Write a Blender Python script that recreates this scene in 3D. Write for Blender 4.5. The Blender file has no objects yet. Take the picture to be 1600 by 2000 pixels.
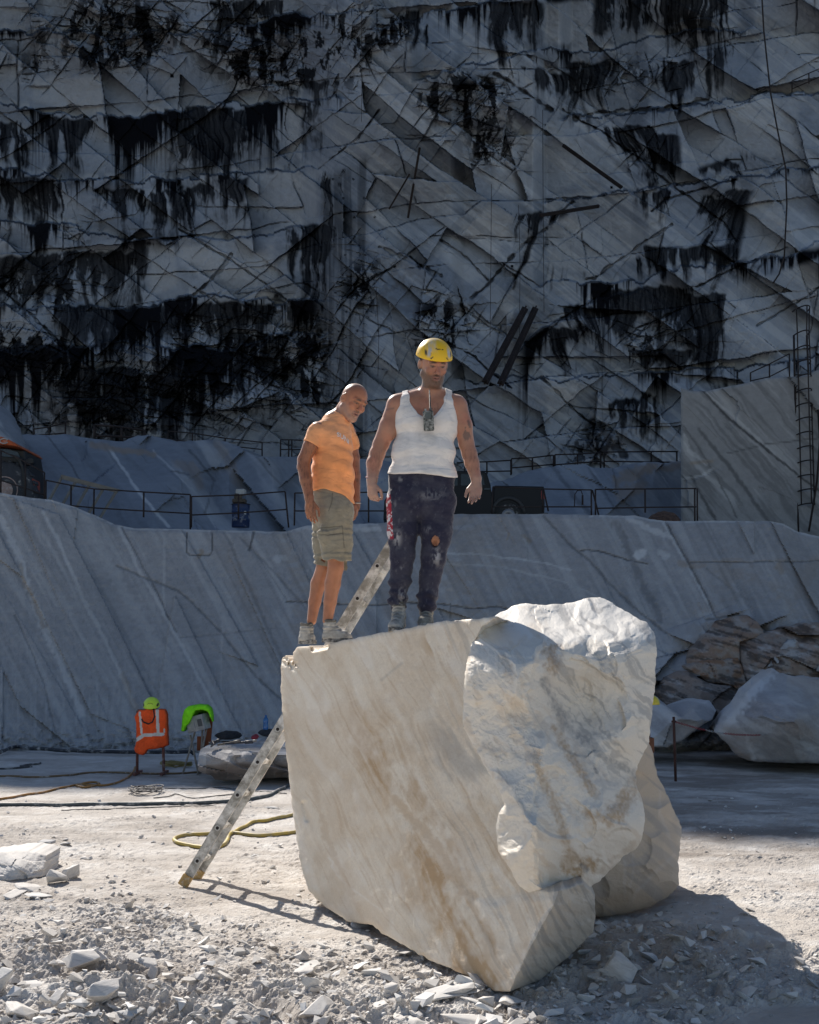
import bpy, math, random
import numpy as np
from mathutils import Vector, Matrix
random.seed(7)
SC = bpy.context.scene
COL = SC.collection
# ------------------------------------------------------------------ camera, sky, sun
F = 2300.0; CH = 1.7
PITCH = math.atan(275.0 / F)
cd = bpy.data.cameras.new('camera'); cam = bpy.data.objects.new('camera', cd); COL.objects.link(cam)
cam.location = (0, 0, CH); cam.rotation_euler = (math.pi / 2 + PITCH, 0, 0)
cd.sensor_fit = 'VERTICAL'; cd.sensor_height = 24.0; cd.lens = 24.0 * F / 2000.0
cd.clip_start = 0.1; cd.clip_end = 500
SC.camera = cam
SUN_EL = math.radians(39.0)
SUN_DX, SUN_DY = 0.44, -0.898              # horizontal direction the light travels
w = bpy.data.worlds.new('World'); SC.world = w; w.use_nodes = True
nt = w.node_tree; bg = nt.nodes['Background']
sky = nt.nodes.new('ShaderNodeTexSky'); sky.sky_type = 'NISHITA'; sky.sun_disc = False
sky.sun_elevation = SUN_EL
sky.sun_rotation = math.atan2(-SUN_DX, -SUN_DY)
sky.altitude = 900; sky.dust_density = 0.6
nt.links.new(sky.outputs[0], bg.inputs[0]); bg.inputs[1].default_value = 0.070
ld = bpy.data.lights.new('sun', 'SUN'); ld.energy = 5.0; ld.angle = math.radians(0.5); ld.color = (1.0, 0.93, 0.84)
sun = bpy.data.objects.new('sun', ld); COL.objects.link(sun)
sv = Vector((SUN_DX * math.cos(SUN_EL), SUN_DY * math.cos(SUN_EL), -math.sin(SUN_EL)))
sun.rotation_euler = sv.to_track_quat('-Z', 'Y').to_euler(); sun.location = (-5, 20, 60)
SC.view_settings.view_transform = 'Standard'; SC.view_settings.look = 'None'
SC.view_settings.exposure = 0.58; SC.view_settings.gamma = 1.0
SC.render.engine = 'CYCLES'
SC.cycles.max_bounces = 8; SC.cycles.diffuse_bounces = 6

# ------------------------------------------------------------------ picture <-> place
cp, sp = math.cos(PITCH), math.sin(PITCH)
def ray(u, v):
    a = (np.asarray(u, float) - 800) / F; b = (1000 - np.asarray(v, float)) / F
    return a, cp - b * sp, sp + b * cp         # x, y, z of the direction
def atn(u, v, Y):
    x, y, z = ray(u, v); t = np.asarray(Y, float) / y
    return np.stack(np.broadcast_arrays(x * t, y * t, CH + z * t), -1)
def at(u, v, Y):
    return Vector(atn(u, v, Y).tolist())
def gnd(u, v, zz=0.0):
    x, y, z = ray(u, v); t = (zz - CH) / z
    return Vector((float(x * t), float(y * t), zz))

# ------------------------------------------------------------------ noise (numpy)
def h2(ix, iy, s=0):
    ix = ix.astype(np.int64).astype(np.uint32); iy = iy.astype(np.int64).astype(np.uint32)
    h = ix * np.uint32(374761393) + iy * np.uint32(668265263) + np.uint32((s * 1442695041 + 97) & 0xffffffff)
    h = (h ^ (h >> np.uint32(13))) * np.uint32(1274126177); h = (h ^ (h >> np.uint32(16))) * np.uint32(2246822519)
    h ^= h >> np.uint32(13)
    return h.astype(np.float64) / 4294967295.0
def vn(x, y, s=0):
    x, y = np.broadcast_arrays(np.asarray(x, float), np.asarray(y, float))
    ix = np.floor(x); iy = np.floor(y); fx = x - ix; fy = y - iy
    fx = fx * fx * fx * (fx * (fx * 6 - 15) + 10); fy = fy * fy * fy * (fy * (fy * 6 - 15) + 10)
    a = h2(ix, iy, s); b = h2(ix + 1, iy, s); c = h2(ix, iy + 1, s); d = h2(ix + 1, iy + 1, s)
    return (a + (b - a) * fx) * (1 - fy) + (c + (d - c) * fx) * fy
def fbm(x, y, s=0, o=4, g=0.5):
    t = 0; a = 1; n = 0
    for i in range(o):
        t = t + a * vn(x * 2 ** i + 17.3 * i, y * 2 ** i - 9.1 * i, s + i * 31); n += a; a *= g
    return t / n
def n3(x, y, z, s=0):
    return (fbm(x + 0.37 * z, y - 0.53 * z, s, 3) + fbm(y + 0.41 * x, z + 0.29 * x, s + 5, 3) + fbm(z - 0.33 * y, x + 0.47 * y, s + 9, 3)) / 3
def vor(x, y, s=0):
    x, y = np.broadcast_arrays(np.asarray(x, float), np.asarray(y, float))
    ix = np.floor(x); iy = np.floor(y)
    d1 = np.full(x.shape, 9.0); d2 = np.full(x.shape, 9.0)
    cx = np.zeros(x.shape); cy = np.zeros(x.shape); px = np.zeros(x.shape); py = np.zeros(x.shape)
    for i in (-1, 0, 1):
        for j in (-1, 0, 1):
            a = ix + i; b = iy + j
            qx = a + h2(a, b, s); qy = b + h2(a, b, s + 77)
            d = np.hypot(x - qx, y - qy)
            m = d < d1
            d2 = np.where(m, d1, np.minimum(d2, d)); d1 = np.where(m, d, d1)
            cx = np.where(m, a, cx); cy = np.where(m, b, cy); px = np.where(m, qx, px); py = np.where(m, qy, py)
    return d1, d2, cx, cy, x - px, y - py
def facets(x, y, s, tilt):                     # tilted random facets, and the distance to their joints
    d1, d2, cx, cy, dx, dy = vor(x, y, s)
    a = (h2(cx, cy, s + 5) - .5) * 2 * tilt; b = (h2(cx, cy, s + 6) - .5) * 2 * tilt; c = (h2(cx, cy, s + 7) - .5) * tilt
    return a * dx + b * dy + c, d2 - d1, h2(cx, cy, s + 8)
def bricks(x, y, s, tilt):                     # angular slabs bounded by two joint sets
    x, y = np.broadcast_arrays(np.asarray(x, float), np.asarray(y, float))
    y = y + (fbm(x * .35, y * .2, s + 21, 2) - .5) * .9
    r = np.floor(y); fy = y - r; z0 = r * 0
    xo = x * (.55 + .9 * h2(r, z0, s)) + 13.7 * h2(r, z0 + 1, s) + (h2(r, z0 + 2, s) - .5) * 1.7 * fy
    c = np.floor(xo); sh = (h2(c, r, s + 11) - .5) * .7; fx = xo - c
    split = (h2(c, r, s + 12) > .45) & (fy > .5 + sh * .6 + (fx - .5) * sh); sub_ = np.where(split, 1, 0); q = c * 2 + sub_
    e = np.minimum(np.minimum(fx, 1 - fx) * 1.3, np.minimum(fy, 1 - fy)); e = np.where(h2(c, r, s + 12) > .45, np.minimum(e, np.abs(fy - .5 - sh * .6 - (fx - .5) * sh)), e)
    a = (h2(q, r, s + 5) - .5) * 2 * tilt; b = (h2(q, r, s + 6) - .5) * 2 * tilt; k = (h2(q, r, s + 7) - .5) * tilt
    return a * (fx - .5) + b * (fy - .5) + k, e, h2(q, r, s + 8)
def ss(a, b, x):
    t = np.clip((x - a) / (b - a), 0, 1); return t * t * (3 - 2 * t)
def rot(x, y, deg):
    c, s_ = math.cos(math.radians(deg)), math.sin(math.radians(deg)); return x * c + y * s_, -x * s_ + y * c
def pl(x, pts):
    xs = [p[0] for p in pts]; ys = [p[1] for p in pts]; return np.interp(x, xs, ys)
def dpoly(U, V, pts, closed=False):            # distance to a polyline
    d = np.full(np.shape(U), 1e9)
    n = len(pts); rng = range(n if closed else n - 1)
    for i in rng:
        ax, ay = pts[i][:2]; bx, by = pts[(i + 1) % n][:2]
        ex, ey = bx - ax, by - ay; L = ex * ex + ey * ey + 1e-9
        t = np.clip(((U - ax) * ex + (V - ay) * ey) / L, 0, 1)
        d = np.minimum(d, np.hypot(U - ax - t * ex, V - ay - t * ey))
    return d
def inpoly(U, V, pts):
    c = np.zeros(np.shape(U), bool); n = len(pts)
    for i in range(n):
        x1, y1 = pts[i][:2]; x2, y2 = pts[(i + 1) % n][:2]
        if y1 == y2: continue
        k = ((y1 > V) != (y2 > V)) & (U < (x2 - x1) * (V - y1) / (y2 - y1) + x1)
        c ^= k
    return c

# ------------------------------------------------------------------ objects
def tag(o, label=None, cat=None, group=None, kind=None):
    if label: o['label'] = label
    if cat: o['category'] = cat
    if group: o['group'] = group
    if kind: o['kind'] = kind
    return o
def empty(name, loc=(0, 0, 0), rz=0.0, label=None, cat=None, group=None):
    o = bpy.data.objects.new(name, None); COL.objects.link(o); o.location = loc; o.rotation_euler = (0, 0, rz)
    return tag(o, label, cat, group)
def mesh_np(name, V, Fq, mat, parent=None, col=None, smooth=False, origin=None):
    V = np.asarray(V, np.float32).reshape(-1, 3)
    if origin is not None: V = V - np.asarray(origin, np.float32)
    m = bpy.data.meshes.new(name)
    Fq = np.asarray(Fq, np.int32); k = Fq.shape[1]; n = len(Fq)
    m.vertices.add(len(V)); m.vertices.foreach_set('co', V.ravel())
    m.loops.add(n * k); m.loops.foreach_set('vertex_index', Fq.ravel())
    m.polygons.add(n); m.polygons.foreach_set('loop_start', np.arange(0, n * k, k, dtype=np.int32))
    m.polygons.foreach_set('loop_total', np.full(n, k, np.int32))
    m.polygons.foreach_set('use_smooth', np.full(n, smooth, bool))
    m.update(calc_edges=True); m.validate()
    if col is not None:
        for nm, c in col.items():
            c = np.clip(np.asarray(c, np.float32).reshape(-1, c.shape[-1]), 0, 4)
            if c.shape[1] == 3: c = np.concatenate([c, np.ones((len(c), 1), np.float32)], 1)
            at_ = m.color_attributes.new(nm, 'FLOAT_COLOR', 'POINT'); at_.data.foreach_set('color', c.ravel())
    if mat: m.materials.append(mat)
    o = bpy.data.objects.new(name, m); COL.objects.link(o)
    if origin is not None: o.location = origin
    if parent is not None:
        o.parent = parent
        if origin is None: o.matrix_parent_inverse = Matrix.Identity(4)
    return o
def gridf(ny, nx):
    i = np.arange(ny * nx).reshape(ny, nx)
    return np.stack([i[:-1, :-1], i[1:, :-1], i[1:, 1:], i[:-1, 1:]], -1).reshape(-1, 4)
class MB:                                       # collects plain solids into one mesh
    def __init__(s): s.v = []; s.f = []
    def add(s, v, f):
        b = len(s.v); s.v += [Vector(p) for p in v]; s.f += [tuple(i + b for i in q) for q in f]; return s
    def box(s, c, size, R=None):
        x, y, z = [k / 2 for k in size]; c = Vector(c)
        P = [Vector((a * x, b * y, d * z)) for a in (-1, 1) for b in (-1, 1) for d in (-1, 1)]
        if R is not None: P = [R @ p for p in P]
        return s.add([c + p for p in P], [(0, 1, 3, 2), (4, 6, 7, 5), (0, 4, 5, 1), (2, 3, 7, 6), (0, 2, 6, 4), (1, 5, 7, 3)])
    def beam(s, a, b, w_, h_, up=(0, 0, 1)):     # box from a to b
        a = Vector(a); b = Vector(b); d = (b - a); L = d.length; d = d / L; u = Vector(up)
        if abs(d.dot(u)) > .98: u = Vector((0, 1, 0))
        r = d.cross(u).normalized(); u = r.cross(d)
        R = Matrix((r, d, u)).transposed(); return s.box((a + b) / 2, (w_, L, h_), R)
    def tube(s, pts, r, n=8, caps=True, flat=1.0):
        pts = [Vector(p) for p in pts]; m = len(pts); rr = r if isinstance(r, (list, tuple)) else [r] * m
        V = []; Fc = []; pn = None
        for i, p in enumerate(pts):
            d = (pts[min(i + 1, m - 1)] - pts[max(i - 1, 0)]); d = d.normalized() if d.length > 1e-9 else Vector((0, 0, 1))
            if pn is None:
                pn = Vector((0, 0, 1)) if abs(d.z) < .9 else Vector((1, 0, 0))
            pn = (pn - d * pn.dot(d)).normalized(); q = d.cross(pn)
            for k in range(n):
                a = 2 * math.pi * k / n; V.append(p + (pn * math.cos(a) * flat + q * math.sin(a)) * rr[i])
        for i in range(m - 1):
            for k in range(n):
                k2 = (k + 1) % n; Fc.append((i * n + k, i * n + k2, (i + 1) * n + k2, (i + 1) * n + k))
        if caps: Fc.append(tuple(range(n - 1, -1, -1))); Fc.append(tuple((m - 1) * n + k for k in range(n)))
        return s.add(V, Fc)
    def lathe(s, prof, c=(0, 0, 0), n=24, R=None):   # (r, z) profile
        V = []; Fc = []; c = Vector(c)
        for r_, z_ in prof:
            for k in range(n):
                a = 2 * math.pi * k / n; p = Vector((r_ * math.cos(a), r_ * math.sin(a), z_))
                V.append(c + (R @ p if R is not None else p))
        for i in range(len(prof) - 1):
            for k in range(n):
                k2 = (k + 1) % n; Fc.append((i * n + k, i * n + k2, (i + 1) * n + k2, (i + 1) * n + k))
        Fc.append(tuple(range(n - 1, -1, -1))); Fc.append(tuple((len(prof) - 1) * n + k for k in range(n)))
        return s.add(V, Fc)
    def prism(s, poly, a, b):                    # polygon points (3D) swept from offset a to b
        n = len(poly); a = Vector(a); b = Vector(b)
        V = [Vector(p) + a for p in poly] + [Vector(p) + b for p in poly]
        Fc = [tuple(range(n - 1, -1, -1)), tuple(range(n, 2 * n))] + [(i, (i + 1) % n, n + (i + 1) % n, n + i) for i in range(n)]
        return s.add(V, Fc)
    def build(s, name, mat, parent=None, smooth=False, bevel=0.0, origin=None):
        m = bpy.data.meshes.new(name); o_ = Vector(origin) if origin is not None else Vector((0, 0, 0))
        m.from_pydata([tuple(v - o_) for v in s.v], [], s.f); m.validate(); m.update()
        import bmesh
        bm = bmesh.new(); bm.from_mesh(m); bmesh.ops.recalc_face_normals(bm, faces=bm.faces); bm.to_mesh(m); bm.free()
        if smooth: m.polygons.foreach_set('use_smooth', [True] * len(m.polygons))
        if mat: m.materials.append(mat)
        o = bpy.data.objects.new(name, m); COL.objects.link(o); o.location = o_
        if parent is not None: o.parent = parent
        if bevel:
            b = o.modifiers.new('bevel', 'BEVEL'); b.width = bevel; b.segments = 2; b.limit_method = 'ANGLE'
        return o

# ------------------------------------------------------------------ materials
def newmat(name):
    m = bpy.data.materials.new(name); m.use_nodes = True
    return m, m.node_tree, m.node_tree.nodes['Principled BSDF']
def N(t, typ, **k):
    n = t.nodes.new(typ)
    for a, b in k.items(): setattr(n, a, b)
    return n
def mixc(t, fac, a, b, mode='MIX'):
    n = N(t, 'ShaderNodeMix', data_type='RGBA', blend_type=mode)
    for i, x in ((0, fac), (6, a), (7, b)):
        if hasattr(x, 'is_linked') or hasattr(x, 'links'): t.links.new(x, n.inputs[i])
        else: n.inputs[i].default_value = x if i == 0 else (*x, 1)
    return n.outputs[2]
def ramp(t, src, stops):
    r = N(t, 'ShaderNodeValToRGB'); e = r.color_ramp.elements
    while len(e) < len(stops): e.new(0.5)
    for i, (p, c) in enumerate(stops):
        e[i].position = p; e[i].color = (c, c, c, 1) if not isinstance(c, tuple) else (*c, 1)
    t.links.new(src, r.inputs[0]); return r.outputs[0]
def noise(t, vec, scale, detail=5, rough=.55, dist=0.0):
    n = N(t, 'ShaderNodeTexNoise'); n.inputs['Scale'].default_value = scale; n.inputs['Detail'].default_value = detail
    n.inputs['Roughness'].default_value = rough; n.inputs['Distortion'].default_value = dist
    t.links.new(vec, n.inputs['Vector']); return n.outputs['Fac']
def mapping(t, rot_=(0, 0, 0), sc=(1, 1, 1), src='Object'):
    tc = N(t, 'ShaderNodeTexCoord'); mp = N(t, 'ShaderNodeMapping')
    mp.inputs['Rotation'].default_value = rot_; mp.inputs['Scale'].default_value = sc
    t.links.new(tc.outputs[src], mp.inputs[0]); return mp.outputs[0]
def bump(t, bs, h, strength=.3, dist=.02):
    b = N(t, 'ShaderNodeBump'); b.inputs['Strength'].default_value = strength; b.inputs['Distance'].default_value = dist
    t.links.new(h, b.inputs['Height']); t.links.new(b.outputs[0], bs.inputs['Normal'])
def rockmat(name, c0, c1, vein, sc, veinrot=38, rough=.8, dark=(.010, .011, .013), brown=(.10, .065, .04), bstr=.4, bdist=.05, white=(.75, .75, .74), fine=9.0, spec=.25, mul=.35, vr=(.36, .50)):
    m, t, b = newmat(name)
    r = math.radians(veinrot)
    v0 = mapping(t)
    v1 = mapping(t, (0, -r, 0), (.16 * sc, .16 * sc, 1.3 * sc))   # long along the bedding
    nA = noise(t, v1, 1.0, 6, .6, .35); nB = noise(t, v0, sc * .35, 4); nC = noise(t, v0, sc * fine, 4, .65)
    base = mixc(t, ramp(t, nB, [(.3, 0.0), (.7, 1.0)]), c0, c1)
    base = mixc(t, ramp(t, nA, [(vr[0], 1.0), (vr[1], 0.0)]), base, vein)
    base = mixc(t, mul, base, ramp(t, nC, [(.25, .35), (.75, 1.0)]), 'MULTIPLY')
    at_ = N(t, 'ShaderNodeAttribute', attribute_name='paint'); se = N(t, 'ShaderNodeSeparateColor')
    t.links.new(at_.outputs['Color'], se.inputs[0])
    base = mixc(t, se.outputs[2], base, white)
    base = mixc(t, se.outputs[1], base, brown)
    base = mixc(t, se.outputs[0], base, dark)
    t.links.new(base, b.inputs['Base Color']); b.inputs['Roughness'].default_value = rough
    b.inputs['Specular IOR Level'].default_value = spec
    hgt = N(t, 'ShaderNodeMath', operation='MULTIPLY_ADD'); t.links.new(nC, hgt.inputs[0]); hgt.inputs[1].default_value = .35; t.links.new(nA, hgt.inputs[2])
    bump(t, b, hgt.outputs[0], bstr, bdist)
    return m
def plain(name, c, rough=.6, metal=0.0, var=.25, scale=20, dust=0.0, dustc=(.55, .53, .5), bs=.15, c2=None, spec=.4):
    m, t, b = newmat(name); v = mapping(t)
    n = noise(t, v, scale, 5, .6)
    d = c2 if c2 else tuple(x * (1 - var) for x in c)
    col = mixc(t, ramp(t, n, [(.35, 0.0), (.65, 1.0)]), d, c)
    if dust:
        n2 = noise(t, v, scale * .6, 6, .7)
        col = mixc(t, ramp(t, n2, [(.62 - dust * .35, 0.0), (.80 - dust * .3, 1.0)]), col, dustc)
    t.links.new(col, b.inputs['Base Color']); b.inputs['Roughness'].default_value = rough; b.inputs['Metallic'].default_value = metal
    b.inputs['Specular IOR Level'].default_value = spec
    if bs: bump(t, b, n, bs, .004)
    return m
# ------------------------------------------------------------------ quarry face (cliff)
M_CLIFF = rockmat('cliff_marble', (.345, .39, .46), (.28, .32, .38), (.25, .285, .34), .28, 36, bstr=.6, bdist=.12, spec=.06, rough=.95, dark=(.005, .006, .009), brown=(.11, .085, .065))
def patch(U, V, x0, y0, x1, y1, s, lean=0.0, seed=0):
    H = y1 - y0; Wd = x1 - x0; pad = 26
    Ul = U + (V - y0) * lean + (fbm(U / 60, V / 60, seed + 9, 3) - .5) * 26
    out = np.zeros(U.shape); m0 = (Ul > x0 - pad) & (Ul < x1 + pad) & (V > y0 - 14) & (V < y1 + .6 * H)
    if m0.any():
        u = Ul[m0]; v = V[m0]; top = y0 + (fbm(u / 16, 0 * u, seed + 4, 3) - .5) * 16
        side = np.minimum(u - x0, x1 - u) / min(pad, Wd * .5 + 4)
        cs = fbm(u / 11, v / 260, seed, 4, .6)                      # strength of each run of seepage
        ln = H * (.55 + .9 * vn(u / 13, 0 * u, seed + 1))
        n = fbm(u / 3.6, v / 75, seed + 3, 4, .65); blot = fbm(u / 26, v / 40, seed + 5, 4, .6)
        q = cs * .55 + n * .22 + blot * .53 + (s - .5) * .42 + np.clip(side, -1, .6) * .16 - np.clip((v - top) / ln, 0, 2.2) ** 2 * .20
        dd = np.clip((v - top) / ln, 0, 1); out[m0] = np.clip((q - (.685 - .05 * dd)) / (.05 + .24 * dd), 0, 1) * ss(-2, 5, v - top) * (.78 + .3 * n)
    return out
CLIFF = {}
def cliffY(u, v, r=3):
    j = int(np.searchsorted(CLIFF['us'], u)); i = int(np.searchsorted(CLIFF['vs'], v)); return float(CLIFF['Y'][max(0, i - r):i + r + 1, max(0, j - r):j + r + 1].min())
def cliff():
    us = np.concatenate([np.arange(-420, -20, 7.0), np.arange(-20, 1620, 1.75), np.arange(1620, 2020, 7.0)])
    vs = np.concatenate([np.arange(-330, -12, 6.0), np.arange(-12, 960, 1.75), np.arange(960, 1060, 8.0)])
    U, V = np.meshgrid(us, vs)
    top = pl(U, [(-420, -140), (-310, -160), (-200, -280), (-110, -400), (0, -470), (420, -480), (2020, -470)])
    V = np.where(V < -12, -12 + (V + 12) / (-318.0) * (top + 12), V)
    wx = (fbm(U / 45, V / 45, 1) - .5) * 26; wy = (fbm(U / 45, V / 45, 2) - .5) * 26
    Uw = U + wx; Vw = V + wy
    right = ss(590, 760, U - (V - 500) * .05)
    # ledges: (points, step, streak strength, streak length)
    L = [([(-420, 165), (0, 200), (150, 230), (320, 222), (450, 205), (560, 200), (690, 188)], 1.3, .50, 120),
         ([(-420, 330), (0, 330), (200, 357), (280, 352), (420, 345), (480, 337), (630, 325)], 1.6, .52, 95),
         ([(-420, 420), (0, 430), (125, 442), (250, 465), (360, 465), (450, 462), (545, 457), (625, 435)], 1.5, .42, 95),
         ([(-420, 600), (60, 600), (280, 600), (350, 585), (440, 582), (530, 585), (650, 582)], 1.4, .60, 95),
         ([(-420, 690), (0, 690), (230, 670), (450, 680), (560, 655), (660, 650)], 1.2, .66, 150),
         ([(800, 165), (890, 135), (965, 115), (1050, 92), (1180, 95), (1330, 60), (1480, 60)], 1.0, .42, 60),
         ([(1090, 240), (1120, 230), (1210, 225), (1300, 210), (1405, 200), (1475, 188), (1565, 182), (2020, 170)], 1.6, .35, 70),
         ([(1040, 395), (1100, 388), (1210, 372), (1300, 365), (1450, 345), (1600, 325), (2020, 300)], 1.3, .34, 90),
         ([(1040, 560), (1150, 550), (1240, 547), (1320, 525), (1425, 515), (1535, 500), (1600, 480), (2020, 440)], 1.3, .45, 130),
         ([(1000, 690), (1020, 675), (1100, 620), (1170, 580), (1270, 560)], .8, .45, 100),
         ([(720, 60), (860, 25), (980, 0), (1100, -20), (2020, -60)], 1.0, .55, 110),
         ([(-420, 20), (200, 70), (420, 60), (560, 30), (730, 20)], .9, .5, 60),
         ([(-420, -90), (400, -120), (1200, -140), (2020, -150)], 1.5, .5, 80),
         ([(880, 745), (1000, 738), (1100, 742), (1200, 735), (1340, 722), (1500, 715), (2020, 640)], .7, .33, 90)]
    D = np.zeros(U.shape); dark = np.zeros(U.shape); lite = np.zeros(U.shape)
    D += 4.0 * (1 - right)
    for i, (pts, st, sg, ln) in enumerate(L):
        lv = pl(U, pts) + (fbm(U / 30, U * 0 + i, 40 + i, 4) - .5) * 22 + (h2(np.floor(U / 26 + 3 * vn(U / 90, 0 * U, i)), 0 * U, i) - .5) * 7
        x0, x1 = pts[0][0], pts[-1][0]
        fade = ss(x0 - 1, x0 + 30, U) * (1 - ss(x1 - 40, x1 + 1, U)) if x1 < 2000 else ss(x0 - 1, x0 + 30, U)
        D += 1.35 * st * fade * (1 - ss(-1.5, 1.5, V - lv))
        dv = V - lv
        zone = fbm(U / 85, U * 0 + 3 * i, 60 + i, 2); n = fbm(U / 5.5, V / 190, 80 + i, 4, .66)
        lnv = ln * (.45 + 1.1 * vn(U / 17, 0 * U, 90 + i))
        dk = np.clip((-.50 + n * .46 + zone * .72 + (sg - .5) * .55 - .11 - np.clip(dv / lnv, 0, 3) * .20) / (.05 + .16 * np.clip(dv / ln, 0, 1)), 0, 1) * ss(-1, 3, dv) * fade * (dv < ln * 2.2)
        dark = np.maximum(dark, dk)
        dark = np.maximum(dark, .75 * (np.abs(dv - 1) < 1.8) * fade * (vn(U / 14, 0 * U, i) > .3))
        lite = np.maximum(lite, .5 * ss(-16, -3, dv) * (1 - ss(-3, -1, dv)) * fade * (vn(U / 33, 0 * U, i + 5) > .35))
    # fractured zones
    fm = np.zeros(U.shape)
    for (x, y, rx, ry, a) in [(150, 470, 140, 60, .6), (90, 560, 150, 60, .8), (300, 760, 330, 110, 1.0), (560, 700, 160, 120, .95), (60, 680, 160, 70, .9), (230, 60, 190, 90, .9),
                              (560, 110, 220, 90, .95), (700, 60, 140, 70, .8), (905, 200, 120, 70, .9), (960, 285, 70, 50, .8), (690, 560, 80, 110, .7), (860, 640, 90, 80, .8),
                              (1230, 150, 160, 60, .5), (1290, 660, 120, 60, .6), (1150, 860, 90, 60, .6), (1270, 300, 80, 50, .4), (70, 130, 110, 60, .5), (250, 400, 140, 50, .45), (1010, 650, 110, 60, .5), (380, 640, 200, 40, .6)]:
        fm = np.maximum(fm, a * np.exp(-((U - x) / rx) ** 2 - ((V - y) / ry) ** 2))
    fm = np.clip(fm + (fbm(U / 60, V / 60, 5) - .5) * .5, 0, 1)
    rx, ry = rot(U + wx * .3, V + wy * .3, 37)
    f1, e1, c1 = bricks(rx / 210, ry / 92, 11, 1.0); D += f1 * 1.45
    rx2, ry2 = rot(U + wx * .3, V + wy * .3, -52)
    f2, e2, c2 = bricks(rx2 / 95, ry2 / 58, 12, 1.0); D += f2 * .75 * (.06 + fm)
    rx4, ry4 = rot(U + wx * .6, V + wy * .6, 12); f3, e3, c3 = bricks(rx4 / 40, ry4 / 24, 13, 1.0); D += f3 * .6 * ss(.3, .8, fm)
    rx5, ry5 = rot(U + wx * .6, V + wy * .6, -40); f4, e4, c4 = bricks(rx5 / 17, ry5 / 12, 14, 1.0); D += f4 * .16 * ss(.45, .9, fm)
    D += (fbm(U / 160, V / 160, 21, 2) - .5) * 1.6 + (fbm(U / 9, V / 9, 22) - .5) * .10
    cr = (1 - ss(.0, .011, e1)) * ss(.45, .6, vn(U / 40, V / 40, 31)) * .6
    cr = np.maximum(cr, (1 - ss(.0, .03, e2)) * ss(.34, .6, fm + (vn(U / 30, V / 30, 32) - .5) * .6) * .85)
    cr = np.maximum(cr, .75 * (1 - ss(.0, .045, e3)) * ss(.45, .75, fm + (vn(U / 18, V / 18, 33) - .5) * .6))
    cr = np.maximum(cr, (1 - ss(.0, .10, e4)) * ss(.80, .95, fm * .75 + (vn(U / 22, V / 22, 34) - .3) * .7) * .8)
    hx, hy = rot(U + wx * .4, V + wy * .4, -6); f6, e6, c6 = bricks(hx / 300, hy / 120, 16, 1.0); D += f6 * .7; cr = np.maximum(cr, (1 - ss(.0, .012, e6)) * ss(.45, .6, vn(U / 60, V / 40, 37)) * .7)
    D += .25 * cr
    dark = np.maximum(dark, cr * .62)
    dark = np.maximum(dark, ss(.58, .62, fbm(U / 16, V / 40, 36, 5, .62) + fm * .08) * ss(.3, .7, fm) * .95)
    # single dark places seen on the face
    P = [(378, 208, 450, 348, 1.0, 0), (320, 212, 372, 345, .72, 0), (450, 215, 492, 340, .6, 0), (512, 215, 540, 335, .72, 0), (0, 235, 62, 345, .72, 0), (92, 228, 168, 345, .68, 0), (0, 345, 100, 440, .78, 0),
         (200, 365, 252, 462, .6, 0), (300, 372, 370, 462, .62, 0), (372, 360, 420, 440, .6, 0), (440, 345, 492, 430, .7, 0), (568, 340, 596, 440, .62, 0), (0, 500, 112, 590, .85, 0),
         (112, 490, 275, 602, .74, 0), (270, 470, 284, 600, .7, 0), (130, 596, 340, 668, 1.0, 0), (330, 590, 525, 676, .80, 0), (0, 672, 125, 782, .95, 0), (145, 715, 260, 850, .80, 0), (205, 730, 380, 880, .85, 0), (320, 690, 372, 850, .72, 0),
         (440, 650, 545, 770, .74, 0), (585, 440, 626, 580, .85, 0), (430, 0, 530, 68, .66, 0), (560, 158, 640, 210, .62, 0), (590, 195, 625, 330, .62, 0),
         (962, 0, 1052, 90, .95, 0), (1162, -10, 1178, 72, 1.0, 0), (1228, -10, 1254, 100, .8, 0), (1280, -10, 1335, 110, .9, 0), (1366, -10, 1402, 205, .8, 0), (1298, 118, 1345, 210, .72, 0), (1132, 118, 1182, 218, .85, 0),
         (1078, 140, 1128, 215, .68, 0), (1036, 128, 1066, 200, .7, 0), (1200, 245, 1262, 320, .75, -.5), (1270, 262, 1322, 345, .72, 0), (1390, 312, 1442, 348, .8, 0), (1455, 278, 1488, 335, .7, 0),
         (1266, 368, 1302, 425, .72, .15), (1036, 415, 1070, 510, .68, .35), (1106, 412, 1136, 530, .62, .22), (1420, 372, 1532, 520, .80, .38), (1262, 478, 1440, 526, .9, 0), (1190, 562, 1262, 640, .8, 0), (1270, 556, 1328, 722, .72, 0), (1338, 572, 1402, 722, .9, -.08),
         (1122, 596, 1200, 700, .72, -.15), (1074, 640, 1112, 700, .6, -.2), (1250, 682, 1348, 724, 1.1, 0), (1392, 385, 1440, 470, .7, .4), (1210, 780, 1232, 860, .72, 0), (1262, 768, 1290, 890, .75, 0), (1150, 420, 1172, 540, .5, .1), (800, 20, 830, 120, .55, 0), (640, 330, 652, 560, .5, 0)]
    for k, (a, b, c, d, s_, ln) in enumerate(P):
        dark = np.maximum(dark, patch(U, V, a, b, c, d, s_ + .17, ln, 200 + k))
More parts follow.
